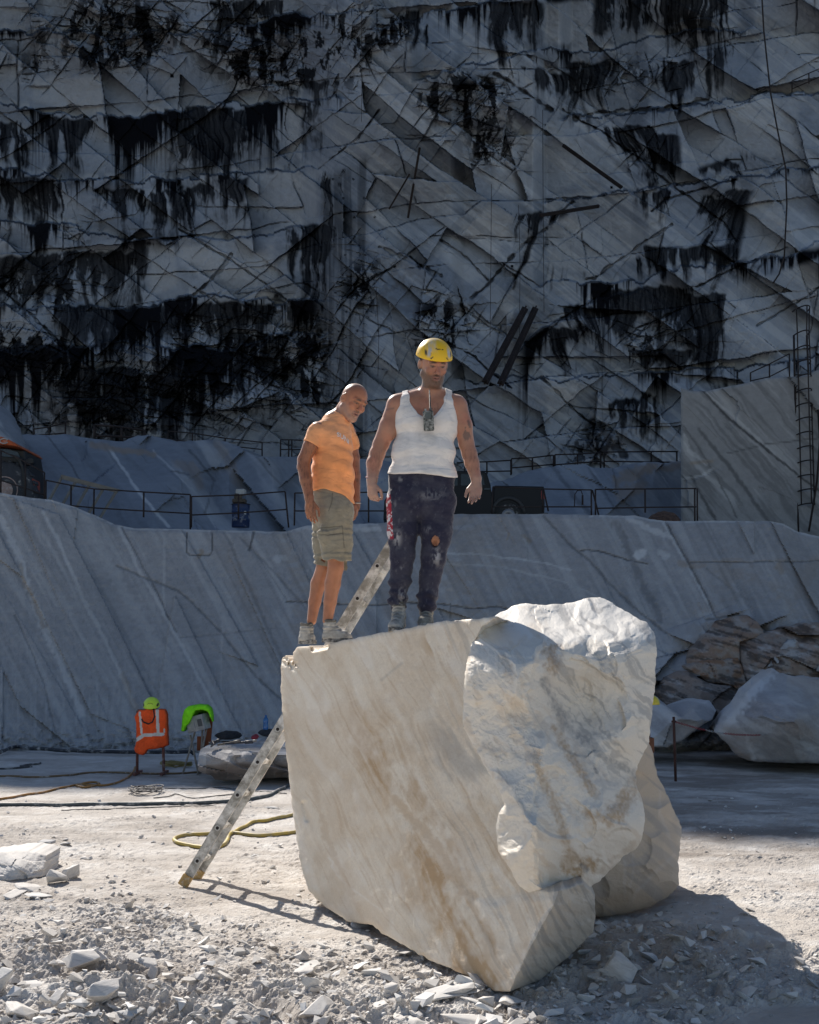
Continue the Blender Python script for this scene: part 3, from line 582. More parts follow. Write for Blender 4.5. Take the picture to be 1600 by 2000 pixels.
# middle masses of rock, seen above the front bench
def mids():
    ML = [([(90, 850), (135, 905), (170, 960)], 1.3, 'd', .5), ([(215, 880), (270, 960), (330, 1030)], 2.5, 'l', .5), ([(300, 880), (380, 960), (420, 1030)], 1.5, 'l', .3), ([(180, 870), (240, 880), (300, 888)], 6, 'b', .7),
          ([(370, 880), (420, 940), (400, 1000)], 2, 'd', .45), ([(345, 905), (380, 915), (390, 950)], 8, 'b', .4), ([(425, 865), (445, 900), (470, 950)], 10, 'b', .35), ([(500, 890), (560, 960)], 2, 'd', .4), ([(335, 920), (370, 925)], 2, 'd', .5)]
    tag(relief('terrain', [(-60, 1060), (-60, 850), (40, 848), (90, 850), (125, 848), (170, 856), (240, 862), (270, 850), (300, 852), (330, 862), (360, 862), (420, 858), (450, 866), (500, 892), (560, 893), (640, 890), (760, 900), (900, 950), (900, 1060)],
           [(0, 850, 38), (0, 1060, 31), (250, 860, 39), (250, 1050, 31.5), (330, 950, 34), (430, 870, 38), (450, 950, 37), (520, 900, 37), (520, 1040, 33), (700, 900, 41), (700, 1040, 37), (880, 960, 41), (880, 1050, 38)], 3.0, (0, 1, .12), M_MID,
           rnd=.15, rough=(.10, 60, 1), chip=[((120, 60), 1.0, 50, 1.2)], fac=[(240, 110, 50, .2, 51)], depth=14, paint=with_lines(veins(500, 50, 260, 26, .16, .2), ML, 520), edge=1.5, seed=1), kind='structure')
    tag(relief('terrain', [(-80, 1000), (-80, 770), (0, 790), (22, 806), (40, 838), (50, 870), (50, 1000)], [(-80, 770, 35), (-80, 1000, 32), (40, 850, 34), (40, 990, 32), (0, 880, 31.5)], 3.0, (-.3, 1, 0), M_MID, rnd=.2, rough=(.10, 40, 1), chip=[((60, 50), 1.0, 40, .8)], depth=5, paint=veins(540, 40, 150, 12, .15, .5), seed=2), kind='structure')
    tag(relief('terrain', [(840, 1060), (840, 985), (860, 955), (930, 948), (985, 938), (1020, 925), (1060, 913), (1100, 908), (1140, 906), (1160, 915), (1200, 914), (1240, 906), (1265, 902), (1300, 905), (1336, 898), (1340, 1060)],
           [(850, 960, 43), (850, 1050, 38), (1050, 915, 44), (1050, 1040, 37), (1150, 910, 44), (1170, 1040, 37), (1300, 905, 43), (1300, 1040, 40)], 3.0, (0, 1, .1), M_MID,
           rnd=.12, rough=(.08, 60, 1), chip=[((110, 60), 1.0, 48, 1.2)], fac=[(240, 110, 48, .2, 52)], depth=12, seed=3,
           paint=with_lines(veins(560, 48, 260, 26, .14, .15), [([(1205, 940), (1240, 925), (1270, 915)], 13, 'b', .7), ([(1215, 965), (1250, 950)], 14, 'b', .55), ([(1295, 915), (1325, 910)], 6, 'b', .5), ([(1080, 910), (1130, 980), (1180, 1030)], 4, 'd', .35), ([(1150, 915), (1200, 990)], 2, 'd', .4)], 580)), kind='structure')
    SL = [([(1372, 762), (1420, 815), (1500, 880), (1600, 960)], 2.2, 'd', .75), ([(1380, 768), (1440, 820), (1560, 930)], 3, 'l', .3), ([(1365, 840), (1420, 905), (1480, 990), (1520, 1040)], 3.5, 'd', .5), ([(1335, 830), (1400, 930), (1440, 1010)], 1.2, 'd', .5), ([(1350, 930), (1400, 1020)], 3, 'd', .6),
          ([(1420, 885), (1500, 868), (1600, 855)], 1.2, 'd', .55), ([(1335, 850), (1345, 880), (1380, 905)], 4, 'l', .4), ([(1350, 905), (1390, 900)], 3, 'b', .6), ([(1334, 935), (1372, 930), (1392, 915)], 2, 'l', .5), ([(1480, 890), (1540, 980)], 5, 'd', .25)]
    tag(relief('terrain', [(1330, 1070), (1330, 757), (1352, 764), (1376, 764), (1440, 752), (1500, 738), (1562, 735), (1600, 722), (1760, 700), (1760, 1070)], [(1330, 760, 38), (1330, 1070, 38), (1760, 700, 36), (1760, 1070, 36)], 3.0, (.25, 1, 0), M_STEP,
           rnd=.10, rough=(.03, 70, 1), fac=[(260, 90, 48, .12, 53)], depth=16, paint=with_lines(veins(600, 49, 260, 13, .3, .2), SL, 620, 4), edge=.7, seed=4), kind='structure')
mids()
# loose boulders at the foot of the face, right
M_BOUL = rockmat('boulder_marble', (.47, .46, .46), (.40, .37, .35), (.30, .29, .30), 1.4, 42, bstr=.5, bdist=.03, brown=(.30, .22, .16), fine=16)
o = relief('boulder', [(1398, 1432), (1412, 1412), (1440, 1385), (1462, 1350), (1490, 1325), (1510, 1308), (1535, 1318), (1560, 1322), (1640, 1330), (1900, 1350), (1900, 1480), (1700, 1494), (1600, 1491), (1520, 1490), (1465, 1486), (1438, 1474), (1420, 1450)],
       [(1400, 1430, 17.6), (1500, 1315, 18.6), (1470, 1370, 17.2), (1600, 1330, 18.6), (1600, 1480, 16.9), (1500, 1480, 17.0), (1560, 1400, 16.4), (1440, 1470, 17.3), (1880, 1360, 19), (1880, 1470, 18.2), (1540, 1340, 17.6)], 2.5, (.2, 1, 0), M_BOUL,
       rnd=.06, rough=(.04, 45, 1), chip=[((75, 55), 1.0, 20, .7), ((26, 20), .8, 40, .12)], depth=2.6, paint=with_lines(veins(640, 30, 150, 20, .12, .3, .4), [([(1500, 1312), (1455, 1365), (1405, 1430)], 14, 'l', .6), ([(1460, 1440), (1470, 1480)], 5, 'l', .5), ([(1420, 1460), (1460, 1480)], 8, 'b', .5)], 650), seed=5)
tag(o, 'huge pale fallen boulder at the right edge, behind the chain barrier', 'boulder')
o = relief('boulder', [(1218, 1455), (1214, 1400), (1240, 1370), (1262, 1352), (1285, 1362), (1310, 1385), (1332, 1400), (1362, 1378), (1386, 1368), (1400, 1388), (1392, 1405), (1362, 1424), (1335, 1446), (1300, 1460)],
       [(1218, 1455, 18.5), (1260, 1355, 19.3), (1330, 1400, 18.3), (1390, 1372, 19), (1340, 1445, 18.3), (1270, 1440, 18.2), (1370, 1405, 18.2)], 2.5, (0, 1, 0), M_BOUL, rnd=.05, rough=(.03, 40, 1), chip=[((44, 34), 1.0, 20, .5)], depth=1.6, paint=veins(660, 30, 120, 16, .15, .4), seed=6)
tag(o, 'white angular boulder behind the big marble block, left of the thin post', 'boulder')

M_BRN = rockmat('brown_broken_marble', (.36, .31, .27), (.27, .22, .185), (.20, .16, .135), 1.2, 20, bstr=.6, bdist=.04, brown=(.24, .13, .07), fine=14)
for pg, ct, lb, pt, sd in [
    ([(1340, 1304), (1352, 1276), (1372, 1246), (1400, 1212), (1440, 1203), (1464, 1204), (1482, 1216), (1494, 1238), (1470, 1246), (1444, 1254), (1446, 1292), (1400, 1298), (1370, 1300)], [(1345, 1300, 21.9), (1400, 1215, 22.8), (1480, 1220, 22.8), (1410, 1250, 22.0), (1440, 1290, 21.8), (1385, 1285, 21.6), (1460, 1235, 22.3)], 'peaked brownish broken rock at the foot of the face, topmost of the brown pile', (.5, .15), 91),
    ([(1338, 1302), (1372, 1290), (1410, 1288), (1442, 1284), (1462, 1340), (1448, 1350), (1420, 1336), (1385, 1334), (1360, 1318)], [(1340, 1302, 21.6), (1440, 1288, 21.7), (1400, 1310, 21.2), (1455, 1340, 21.4), (1385, 1332, 21.3)], 'rusty brown broken rock under the peaked one', (.9, .1), 92),
    ([(1442, 1256), (1480, 1242), (1530, 1226), (1580, 1216), (1660, 1212), (1680, 1345), (1600, 1330), (1540, 1318), (1500, 1318), (1478, 1340), (1458, 1332), (1446, 1292)], [(1445, 1258, 22.2), (1580, 1218, 22.9), (1670, 1215, 23), (1500, 1270, 21.8), (1580, 1270, 21.9), (1470, 1330, 21.4), (1600, 1325, 21.6), (1670, 1330, 21.6), (1530, 1300, 21.4)], 'wide grey-brown broken ledge of rock above the huge right boulder', (.45, .3), 93),
    ([(1330, 1316), (1362, 1322), (1388, 1336), (1424, 1338), (1450, 1352), (1440, 1380), (1410, 1400), (1386, 1372), (1356, 1380), (1334, 1400), (1300, 1380), (1285, 1350), (1300, 1326)], [(1300, 1330, 21.4), (1440, 1355, 21.3), (1370, 1350, 20.8), (1330, 1395, 20.6), (1400, 1390, 20.7)], 'grey-violet angular rock between the brown pile and the white boulder', (.25, .3), 94)]:
    def pf(U, V, pt=pt, sd=sd): a, b = rot(U, V, 15); return np.stack([ss(.52, .62, fbm(a / 40, b / 7, sd, 4, .6)) * .6, pt[0] * ss(.35, .6, fbm(U / 16, V / 10, sd + 1)), pt[1] * ss(.5, .7, fbm(a / 30, b / 9, sd + 2))], -1)
    tag(relief('broken_rock', pg, ct, 2.4, (.05, 1, 0), M_BRN, rnd=.06, rough=(.07, 26, 1), chip=[((84, 62), 1.0, 10, .8), ((30, 22), .7, 30, .12)], fac=[(130, 62, 14, .22, sd)], depth=2.2, paint=pf, edge=1.5, seed=sd), lb, 'rock')
# ------------------------------------------------------------------ ground
def rut(X, Y):                                    # churned, raised debris towards the camera
    return X, Y
def gz(X, Y):
    X = np.asarray(X, float); Y = np.asarray(Y, float)
    near = 1 - ss(5.6, 7.4, Y + .25 * X + (fbm(X * .7, Y * .7, 702) - .5) * 1.4)
    far = 1 - near
    z = (fbm(X * .35, Y * .35, 700) - .5) * .14 * ss(7.0, 12.0, Y)
    z = z + (fbm(X * 1.3, Y * 1.3, 701, 4) - .5) * (.035 + .15 * near)
    # a trench with broken banks wandering from the left towards the foot of the block
    tr = pl(X, [(-6, 6.9), (-2.2, 6.45), (-1.3, 6.25), (-.8, 6.0), (-.45, 5.55), (0, 5.25), (.6, 5.0), (3, 4.8)]) + (fbm(X * 1.6, 0 * X, 703) - .5) * .5
    d = Y - tr; z = z - .085 * np.exp(-(d / .13) ** 2) * ss(-3.5, -2.0, X) * (1 - ss(.0, .5, X)) + .05 * np.exp(-((d + .32) / .22) ** 2) * near
    # right: heap under the rear of the block, tyre ridge beyond it, smooth mud in front
    heap = np.exp(-((X - 1.25) / .62) ** 2 - ((Y - 6.75) / .85) ** 2); z = z + heap * (.10 + .10 * (fbm(X * 5, Y * 5, 705) - .4))
    rd = Y - pl(X, [(0, 8.4), (1.6, 7.2), (2.4, 6.7), (4, 6.35), (8, 6.2)]); ridge = np.exp(-(rd / .2) ** 2) * ss(1.5, 1.9, X); z = z + ridge * (.05 + .08 * (fbm(X * 6, Y * 6, 706) - .3))
    mud = mudm(X, Y)
    rough = (near * .9 + .12 + heap + ridge) * (1 - .93 * mud)
    z = z * (1 - .7 * mud)
    z = z + (fbm(X * 7, Y * 7, 710, 3) - .5) * .10 * rough
    return z
def mudm(X, Y):
    return ss(.0, .35, X - pl(Y, [(4.2, 1.35), (4.9, 1.0), (5.3, 1.1), (5.6, 1.15), (5.9, 1.5), (6.1, 2.1), (6.4, 4.0)]) + (fbm(X * 2.2, Y * 2.2, 707) - .5) * .5) * (1 - ss(5.9, 6.3, Y - .1 * X))
def fine(X, Y):                                   # clods and chips of the crust
    mud = mudm(X, Y)
    near = 1 - ss(5.9, 8.2, Y + .2 * X + (fbm(X * .9, Y * .9, 712) - .5) * 2.4)
    right = ss(1.0, 2.0, X) * ss(6.0, 6.6, Y)
    a = (.42 + near * .60) * (1 - .95 * mud) * (.55 + .9 * ss(.35, .65, fbm(X * 1.7, Y * 1.7, 716, 4)))
    f, e, c = facets(X * 15, Y * 15, 713, 1.0); g, e2, c2 = facets(X * 34, Y * 34, 714, 1.0)
    on = ss(.45, .75, c + near * .35); on2 = ss(.4, .7, c2 + near * .3)
    return a * (on * (.013 * ss(0, .25, e) + f * .010) + on2 * (.007 * ss(0, .25, e2) + g * .004) + (fbm(X * 22, Y * 22, 715, 3) - .5) * .022)
def make_ground():
    ys = [-40, -25, -12, -5, 0, 2, 3.2, 3.9]; y = 4.2
    while y < 24: ys.append(y); y += max(.0085, .0085 * (y / 5.2) ** 2)
    while y < 60: ys.append(y); y += 4
    xs = list(np.arange(-60, -4, 4.0)) + list(np.arange(-4, -2.6, .06)) + list(np.arange(-2.6, 2.6, .0105)) + list(np.arange(2.6, 4, .06)) + list(np.arange(4, 60, 4.0))
    xs = np.array(xs); ys = np.array(ys)
    T, Y = np.meshgrid(xs, ys)
    X = np.where(Y > 5.5, T * np.maximum(1, 1 + (np.minimum(Y, 21.5) - 5.5) * .19 * np.exp(-np.maximum(abs(T) - 4, 0) / 30)), T)
    Z = gz(X, Y) + fine(X, Y) * ss(3.5, 4.3, Y) * (1 - ss(14, 20, Y))
    Z = np.where(Y > 24, Z - .3, Z)
    mud = mudm(X, Y)
    near = 1 - ss(5.9, 8.2, Y + .2 * X + (fbm(X * .9, Y * .9, 712) - .5) * 2.4)
    damp = ss(.40, .72, fbm(X * .8, Y * 1.5, 720, 6, .65)) * ss(7.0, 8.5, Y) * (.55 + .4 * ss(1.0, 2.5, X)) 
    damp = np.maximum(damp, ss(.44, .66, fbm(X * 1.1, Y * 2.2, 722, 6, .66)) * ss(9.0, 10.5, Y) * ss(1.5, 2.6, X) * .7)
    damp = np.maximum(damp, ss(.52, .66, fbm(X * 1.5, Y * 1.5, 721, 5, .6)) * near * .30)
    trc = pl(X, [(-6, 6.9), (-2.2, 6.45), (-1.3, 6.25), (-.8, 6.0), (-.45, 5.55), (0, 5.25), (.6, 5.0), (3, 4.8)]) + (fbm(X * 1.6, 0 * X, 703) - .5) * .5
    damp = np.maximum(damp, .75 * np.exp(-((Y - trc) / .30) ** 2) * ss(.35, .6, fbm(X * 3, Y * 3, 725, 4)))
    damp = np.maximum(damp, .5 * np.exp(-((X - 1.25) / .75) ** 2 - ((Y - 6.6) / .95) ** 2))
    damp = np.maximum(damp, mud * .55)
    col = np.stack([damp, mud, near], -1)
    m, t, b = newmat('crushed_marble_ground')
    v0 = mapping(t); n1 = noise(t, v0, 1.1, 5, .6); n2 = noise(t, v0, 18, 6, .75); n3_ = noise(t, v0, 95, 3, .6)
    base = mixc(t, ramp(t, n1, [(.35, 0.0), (.65, 1.0)]), (.52, .475, .43), (.64, .605, .565))
    at_ = N(t, 'ShaderNodeAttribute', attribute_name='paint'); se = N(t, 'ShaderNodeSeparateColor'); t.links.new(at_.outputs['Color'], se.inputs[0])
    base = mixc(t, ramp(t, n2, [(.30, .5), (.48, 0.0)]), base, (.43, .385, .335))
    nw = noise(t, v0, 2.6, 6, .65); base = mixc(t, ramp(t, nw, [(.50, 0.0), (.66, .6)]), base, (.78, .765, .74))
    base = mixc(t, ramp(t, n3_, [(.60, 0.0), (.72, .6)]), base, (.74, .735, .72))
    base = mixc(t, se.outputs[0], base, (.27, .235, .205))
    t.links.new(base, b.inputs['Base Color'])
    rr = N(t, 'ShaderNodeMapRange'); rr.inputs[3].default_value = .9; rr.inputs[4].default_value = .42; t.links.new(se.outputs[1], rr.inputs[0]); t.links.new(rr.outputs[0], b.inputs['Roughness'])
    b.inputs['Specular IOR Level'].default_value = .25
    h = N(t, 'ShaderNodeMath', operation='ADD'); t.links.new(n2, h.inputs[0]); t.links.new(n3_, h.inputs[1])
    bs = N(t, 'ShaderNodeBump'); bs.inputs['Distance'].default_value = .02; t.links.new(h.outputs[0], bs.inputs['Height'])
    r2 = N(t, 'ShaderNodeMapRange'); r2.inputs[3].default_value = .75; r2.inputs[4].default_value = .04; t.links.new(se.outputs[1], r2.inputs[0]); t.links.new(r2.outputs[0], bs.inputs['Strength'])
    t.links.new(bs.outputs[0], b.inputs['Normal'])
    tag(mesh_np('ground', np.stack([X, Y, Z], -1), gridf(*X.shape), m, None, {'paint': col}), kind='structure')
make_ground()
def zg(x, y): return float(gz(np.array([x]), np.array([y]))[0])
def onground(u, v):
    p = gnd(u, v)
    for _ in range(3): p = gnd(u, v, zg(p.x, p.y))
    return p
# ------------------------------------------------------------------ the big marble block
M_BLOCK = rockmat('cream_marble', (.87, .80, .69), (.83, .75, .63), (.80, .705, .575), 2.6, 60, mul=.26, vr=(.24, .70), rough=.6, bstr=.45, bdist=.008, dark=(.22, .22, .225), brown=(.42, .26, .12), white=(.86, .825, .765), fine=26, spec=.3)
A_ = np.array([-.724, 8.34]); B_ = np.array([.50, 5.80])
def slabY(U):                                     # the sawn face: a vertical plane through A_ and B_
    a, b_, _ = ray(U, 1500.0); k = a / b_; d = B_ - A_
    t = (k * A_[1] - A_[0]) / (d[0] - k * d[1]); return A_[1] + t * d[1]
def slab_d(U, V):
    Y = slabY(U)
    r = pl(V, [(1690, 1112), (1768, 1082), (1865, 1028), (1935, 996)])
    q = np.clip(U - r, 0, 400) * ss(1600, 1690, V)
    q = q + (fbm(U / 16, V / 16, 801) - .5) * 8 * (q > 0)
    Y = np.where(q > 0, slabY(r) + q * .0075, Y)
    # chipped top left corner, break at the lower right under the bulge, crushed bottom edge
    Y = Y + .06 * (1 - ss(0, 14, dpoly(U, V, [(556, 1290), (575, 1300)]))) * ss(.3, .6, vn(U / 5, V / 5, 802))
    Y = Y + .05 * (1 - ss(2, 7, dpoly(U, V, [(612, 1268), (640, 1262)])))
    Y = Y - .022 * ss(0, 22, V - pl(U, [(850, 1640), (920, 1745), (960, 1755), (1010, 1740), (1080, 1740)])) * ss(880, 930, U)
    Y = Y + .04 * (1 - ss(0, 9, dpoly(U, V, [(594, 1570), (600, 1600)])))
    Y = Y + .9 * ss(np.where(V < 1300, 3, 14), np.where(V < 1300, 24, 60), dpoly(U, V, BUL, True)) * inpoly(U, V, BUL) + (fbm(U / 5, V / 60, 803, 3) - .5) * .006
    return Y
def block_paint(U, V):
    a, b_ = rot(U, V, 62); b_ = b_ + (fbm(U / 110, V / 110, 811, 3) - .5) * 26
    n = fbm(a / 260, b_ / 15, 812, 5, .6); n2 = fbm(a / 120, b_ / 6, 813, 5, .62)
    zone = np.exp(-((b_ - pl(a, [(0, -20), (4000, -20)])) / 60) ** 2) * 0
    c, d = rot(U - 640, V - 1300, 66)               # the broad ochre band falling from the upper left
    band = np.exp(-((d + 30) / 55) ** 2) * ss(40, 260, c)
    band2 = np.exp(-((d + 150) / 60) ** 2) * ss(150, 350, c) * .5
    br = ss(.40, .72, n * .7 + fbm(U / 7, V / 16, 829, 4, .65) * .3) * (.16 + .30 * band + .25 * band2) + band * .42 * ss(.3, .65, fbm(U / 30, V / 50, 814, 5, .6)) + .22 * ss(.4, .7, fbm(U / 60, V / 90, 826, 5, .6)) + ss(.60, .74, n2) * .22
    spot = np.exp(-((U - 850) / 34) ** 2 - ((V - 1255) / 38) ** 2) * ss(.42, .62, fbm(a / 50, b_ / 7, 815, 5)) * .8
    br = np.maximum(br, spot)
    br = np.maximum(br, .5 * (1 - ss(4, 16, dpoly(U, V, [(770, 1560), (860, 1660), (905, 1740), (925, 1752)]) + (fbm(U / 9, V / 9, 816) - .5) * 16)))
    br = np.maximum(br, .35 * (1 - ss(2, 12, dpoly(U, V, [(560, 1380), (610, 1520), (640, 1640), (700, 1780)]) + (fbm(U / 9, V / 9, 817) - .5) * 18)))
    dk = .45 * (1 - ss(8, 42, dpoly(U, V, [(740, 1325), (900, 1490), (930, 1500)]) + (fbm(a / 40, b_ / 8, 818) - .5) * 50)) * ss(800, 880, U)
    dk = np.maximum(dk, .5 * (1 - ss(1, 4, dpoly(U, V, [(745, 1328), (785, 1295)]))) * .5)
    dk = np.maximum(dk, ss(.62, .72, fbm(a / 300, b_ / 10, 819, 4)) * .25 * ss(760, 860, U))
    lt = (1 - ss(0.6, 2.2, dpoly(U + (fbm(U / 9, V / 9, 820) - .5) * 10, V, [(643, 1675), (660, 1712), (700, 1745), (745, 1778)]))) * .7
    lt = np.maximum(lt, (1 - ss(1, 5, dpoly(U, V, [(678, 1640), (690, 1670)]))) * .5)
    lt = np.maximum(lt, ss(0, 8, V - pl(U, [(850, 1660), (920, 1745), (960, 1755), (1010, 1740), (1080, 1740)])) * ss(900, 940, U) * .25)
    lt = np.maximum(lt, ss(.56, .7, fbm(a / 90, b_ / 30, 821)) * .35)
    lt = np.maximum(lt, (1 - ss(0, 14, dpoly(U, V, [(552, 1450), (566, 1560), (600, 1700)]))) * .5)
    lt = np.maximum(lt, (1 - ss(1, 5, dpoly(U + (fbm(U / 7, V / 7, 822) - .5) * 10, V, [(1000, 1910), (1030, 1850), (1062, 1790), (1080, 1765)]))) * .8)
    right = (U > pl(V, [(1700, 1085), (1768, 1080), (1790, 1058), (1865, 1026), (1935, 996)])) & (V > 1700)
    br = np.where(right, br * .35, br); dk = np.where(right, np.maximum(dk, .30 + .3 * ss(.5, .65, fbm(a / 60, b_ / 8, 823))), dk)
    br = np.maximum(br, .35 * ss(1900, 1940, V + (fbm(U / 20, V / 20, 825) - .5) * 30))
    return np.stack([dk, np.clip(br, 0, .85), lt], -1)
BUL = [(938, 1221), (974, 1199), (1007, 1181), (1033, 1178), (1062, 1182), (1107, 1178), (1140, 1170), (1172, 1166), (1189, 1173), (1221, 1195), (1267, 1218), (1281, 1244), (1283, 1267), (1280, 1329), (1273, 1400), (1268, 1449), (1241, 1507), (1242, 1533), (1254, 1563), (1260, 1598), (1255, 1637), (1241, 1660), (1218, 1673), (1198, 1696), (1172, 1719), (1150, 1738),
       (1120, 1751), (1075, 1758), (1042, 1754), (1010, 1725), (990, 1686), (973, 1663), (969, 1615), (974, 1588), (987, 1572), (978, 1552), (932, 1468), (904, 1420), (906, 1345), (911, 1296), (922, 1254)]
SLAB = [(549, 1300), (552, 1284), (560, 1279), (567, 1292), (573, 1288), (572, 1274), (580, 1264), (606, 1261), (614, 1266), (622, 1271), (632, 1262), (650, 1256), (700, 1245), (739, 1237), (800, 1226), (862, 1214), (927, 1209), (970, 1204),
        (1040, 1230), (1090, 1300), (1110, 1500), (1120, 1680), (1142, 1730), (1161, 1747), (1163, 1784), (1158, 1822), (1110, 1870), (1056, 1913), (997, 1936), (970, 1937), (911, 1905), (841, 1876), (741, 1819), (728, 1806), (680, 1800), (631, 1768), (604, 1741), (588, 1693), (577, 1623), (566, 1537), (557, 1451), (549, 1365)]
root = empty('marble_block', (.3, 7.0, 0), 0, 'huge rough cream marble block carrying the two men, bulging at its right end', 'marble block')
def child(o):
    o.parent = root; o.matrix_parent_inverse = root.matrix_world.inverted(); return o
root.matrix_world = Matrix.Translation(root.location)
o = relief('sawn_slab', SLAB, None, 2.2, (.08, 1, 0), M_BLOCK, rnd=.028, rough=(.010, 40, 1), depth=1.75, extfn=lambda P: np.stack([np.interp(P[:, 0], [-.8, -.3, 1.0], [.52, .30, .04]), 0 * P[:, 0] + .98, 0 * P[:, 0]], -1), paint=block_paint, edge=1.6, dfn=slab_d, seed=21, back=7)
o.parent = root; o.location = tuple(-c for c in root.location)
def bulge_paint(U, V):
    a, b_ = rot(U, V, 50); b_ = b_ + (fbm(U / 50, V / 50, 831) - .5) * 50
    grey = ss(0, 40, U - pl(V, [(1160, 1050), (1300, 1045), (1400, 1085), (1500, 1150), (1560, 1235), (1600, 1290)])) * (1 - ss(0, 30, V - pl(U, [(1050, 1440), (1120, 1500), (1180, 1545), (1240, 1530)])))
    br = ss(.50, .70, fbm(a / 60, b_ / 14, 832, 5, .6)) * .22 * (1 - grey) + .05 * (1 - grey)
    ln = lambda pts, w, sd: (1 - ss(w * .15, w * 1.15, dpoly(U, V, pts) + (fbm(U / 9, V / 13, sd, 5, .65) - .5) * w * 1.8)) * (.62 + .38 * ss(.38, .6, fbm(U / 4, V / 6, sd + 50, 3, .6)))
    br = np.maximum(br, 0.62 * ln([(1048, 1478), (1062, 1530), (1090, 1590), (1105, 1640), (1125, 1680)], 15, 833))
    br = np.maximum(br, 0.75 * ln([(1240, 1535), (1215, 1570), (1205, 1590)], 26, 834)); br = np.maximum(br, 0.62 * ln([(1155, 1592), (1190, 1600), (1225, 1570)], 18, 835))
    br = np.maximum(br, 0.8 * ln([(1112, 1685), (1125, 1705), (1150, 1690)], 22, 836)); br = np.maximum(br, .8 * ln([(1075, 1270), (1085, 1300)], 22, 837)); br = np.maximum(br, .4 * ln([(985, 1290), (995, 1320)], 16, 838))
    br = np.maximum(br, .7 * ln([(1080, 1420), (1130, 1500), (1165, 1560)], 12, 839)); br = np.maximum(br, .35 * ln([(1090, 1745), (1180, 1700), (1240, 1650)], 14, 840))
    dk = .25 * ln([(930, 1462), (1005, 1472), (1040, 1475)], 18, 841)
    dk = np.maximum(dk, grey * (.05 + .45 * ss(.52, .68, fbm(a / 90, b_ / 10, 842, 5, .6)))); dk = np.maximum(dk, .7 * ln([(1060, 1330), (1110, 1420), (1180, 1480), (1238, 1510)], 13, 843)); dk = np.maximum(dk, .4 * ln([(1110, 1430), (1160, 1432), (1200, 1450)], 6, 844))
    dk = np.maximum(dk, .3 * ln([(1130, 1480), (1170, 1530), (1235, 1520)], 26, 845)); dk = np.maximum(dk, 1.0 * ln([(1160, 1497), (1166, 1508)], 4, 846)); dk = np.maximum(dk, .9 * ln([(1138, 1690), (1146, 1698)], 7, 847))
    lt = ss(0, 14, pl(U, [(900, 1262), (960, 1272), (1000, 1268), (1050, 1250), (1100, 1270), (1150, 1262), (1285, 1262)]) - V + (fbm(U / 9, V / 20, 848) - .5) * 34)  # sunlit top of the bulge painted white above an uneven line
    lt = np.maximum(lt, .45 * ln([(1028, 1556), (1022, 1600), (1012, 1640), (1018, 1670)], 15, 849)); lt = np.maximum(lt, .6 * ln([(1010, 1725), (1060, 1752), (1120, 1748)], 9, 850)); lt = np.maximum(lt, .5 * ln([(1155, 1490), (1150, 1500)], 7, 851)); lt = np.maximum(lt, grey * .4 * ss(.45, .6, fbm(a / 50, b_ / 16, 852)))  # first pale streak paints the sun on the lower left fracture
    lt = np.maximum(lt, .55 * ss(.48, .62, fbm(U / 26, V / 26, 853)) * ss(1560, 1600, V) * ss(1080, 1130, U))
    return np.stack([dk, np.clip(br, 0, .95), np.where(br > .5, 0, 1) * 0 + np.maximum(lt, .40) * 1.0], -1)
BC = [(911, 1296, 6.12), (904, 1420, 6.15), (932, 1468, 6.1), (987, 1569, 5.86), (969, 1615, 5.98), (973, 1663, 5.95), (1010, 1725, 5.82), (1075, 1758, 5.80), (1150, 1738, 6.15), (1218, 1673, 6.45), (1260, 1598, 6.65), (1242, 1533, 6.7), (1268, 1449, 6.85), (1280, 1329, 6.95), (1283, 1267, 7.0), (1267, 1218, 7.25), (1221, 1195, 7.4), (1172, 1166, 7.5), (1107, 1178, 7.3), (1033, 1178, 7.1),
      (974, 1199, 6.9), (938, 1221, 6.5), (960, 1275, 6.1), (1000, 1275, 6.05), (1050, 1262, 6.15), (1100, 1268, 6.35), (1180, 1268, 6.5), (1240, 1268, 6.75), (1000, 1235, 6.45), (1100, 1225, 6.8), (1190, 1232, 6.85), (1060, 1205, 6.95), (1150, 1205, 7.1),
      (950, 1380, 6.02), (1040, 1380, 5.92), (1060, 1320, 6.0), (1110, 1340, 6.42), (1200, 1350, 6.52), (1250, 1380, 6.7), (1000, 1480, 5.9), (1060, 1480, 5.78), (1105, 1450, 6.08), (1170, 1480, 6.3), (1225, 1480, 6.6), (1225, 1440, 6.45), (1140, 1400, 6.5),
      (1030, 1555, 5.70), (1055, 1580, 5.62), (1100, 1580, 5.86), (1150, 1560, 6.0), (1210, 1552, 6.4), (1195, 1590, 6.1), (1060, 1680, 5.68), (1110, 1690, 5.92), (1150, 1640, 5.95), (1200, 1640, 6.2), (1235, 1610, 6.35), (1036, 1600, 5.58), (1038, 1650, 5.58), (1008, 1622, 5.74), (994, 1645, 5.80), (1030, 1700, 5.70), (1170, 1690, 6.15)]
BC = [(a, b, c - .13 - .10 * float(ss(1040, 960, a) * ss(1350, 1560, b))) for a, b, c in BC]
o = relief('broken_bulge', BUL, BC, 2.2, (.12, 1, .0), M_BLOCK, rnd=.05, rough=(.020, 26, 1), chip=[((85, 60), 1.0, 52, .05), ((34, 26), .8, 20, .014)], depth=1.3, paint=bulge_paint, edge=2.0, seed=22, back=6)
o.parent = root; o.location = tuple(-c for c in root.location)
REAR = [(1255, 1440), (1268, 1452), (1275, 1472), (1280, 1494), (1286, 1517), (1297, 1540), (1309, 1563), (1320, 1590), (1332, 1615), (1330, 1647), (1325, 1683), (1327, 1728), (1306, 1751), (1270, 1771), (1225, 1784), (1172, 1792), (1120, 1780), (1110, 1720), (1150, 1600), (1200, 1480)]
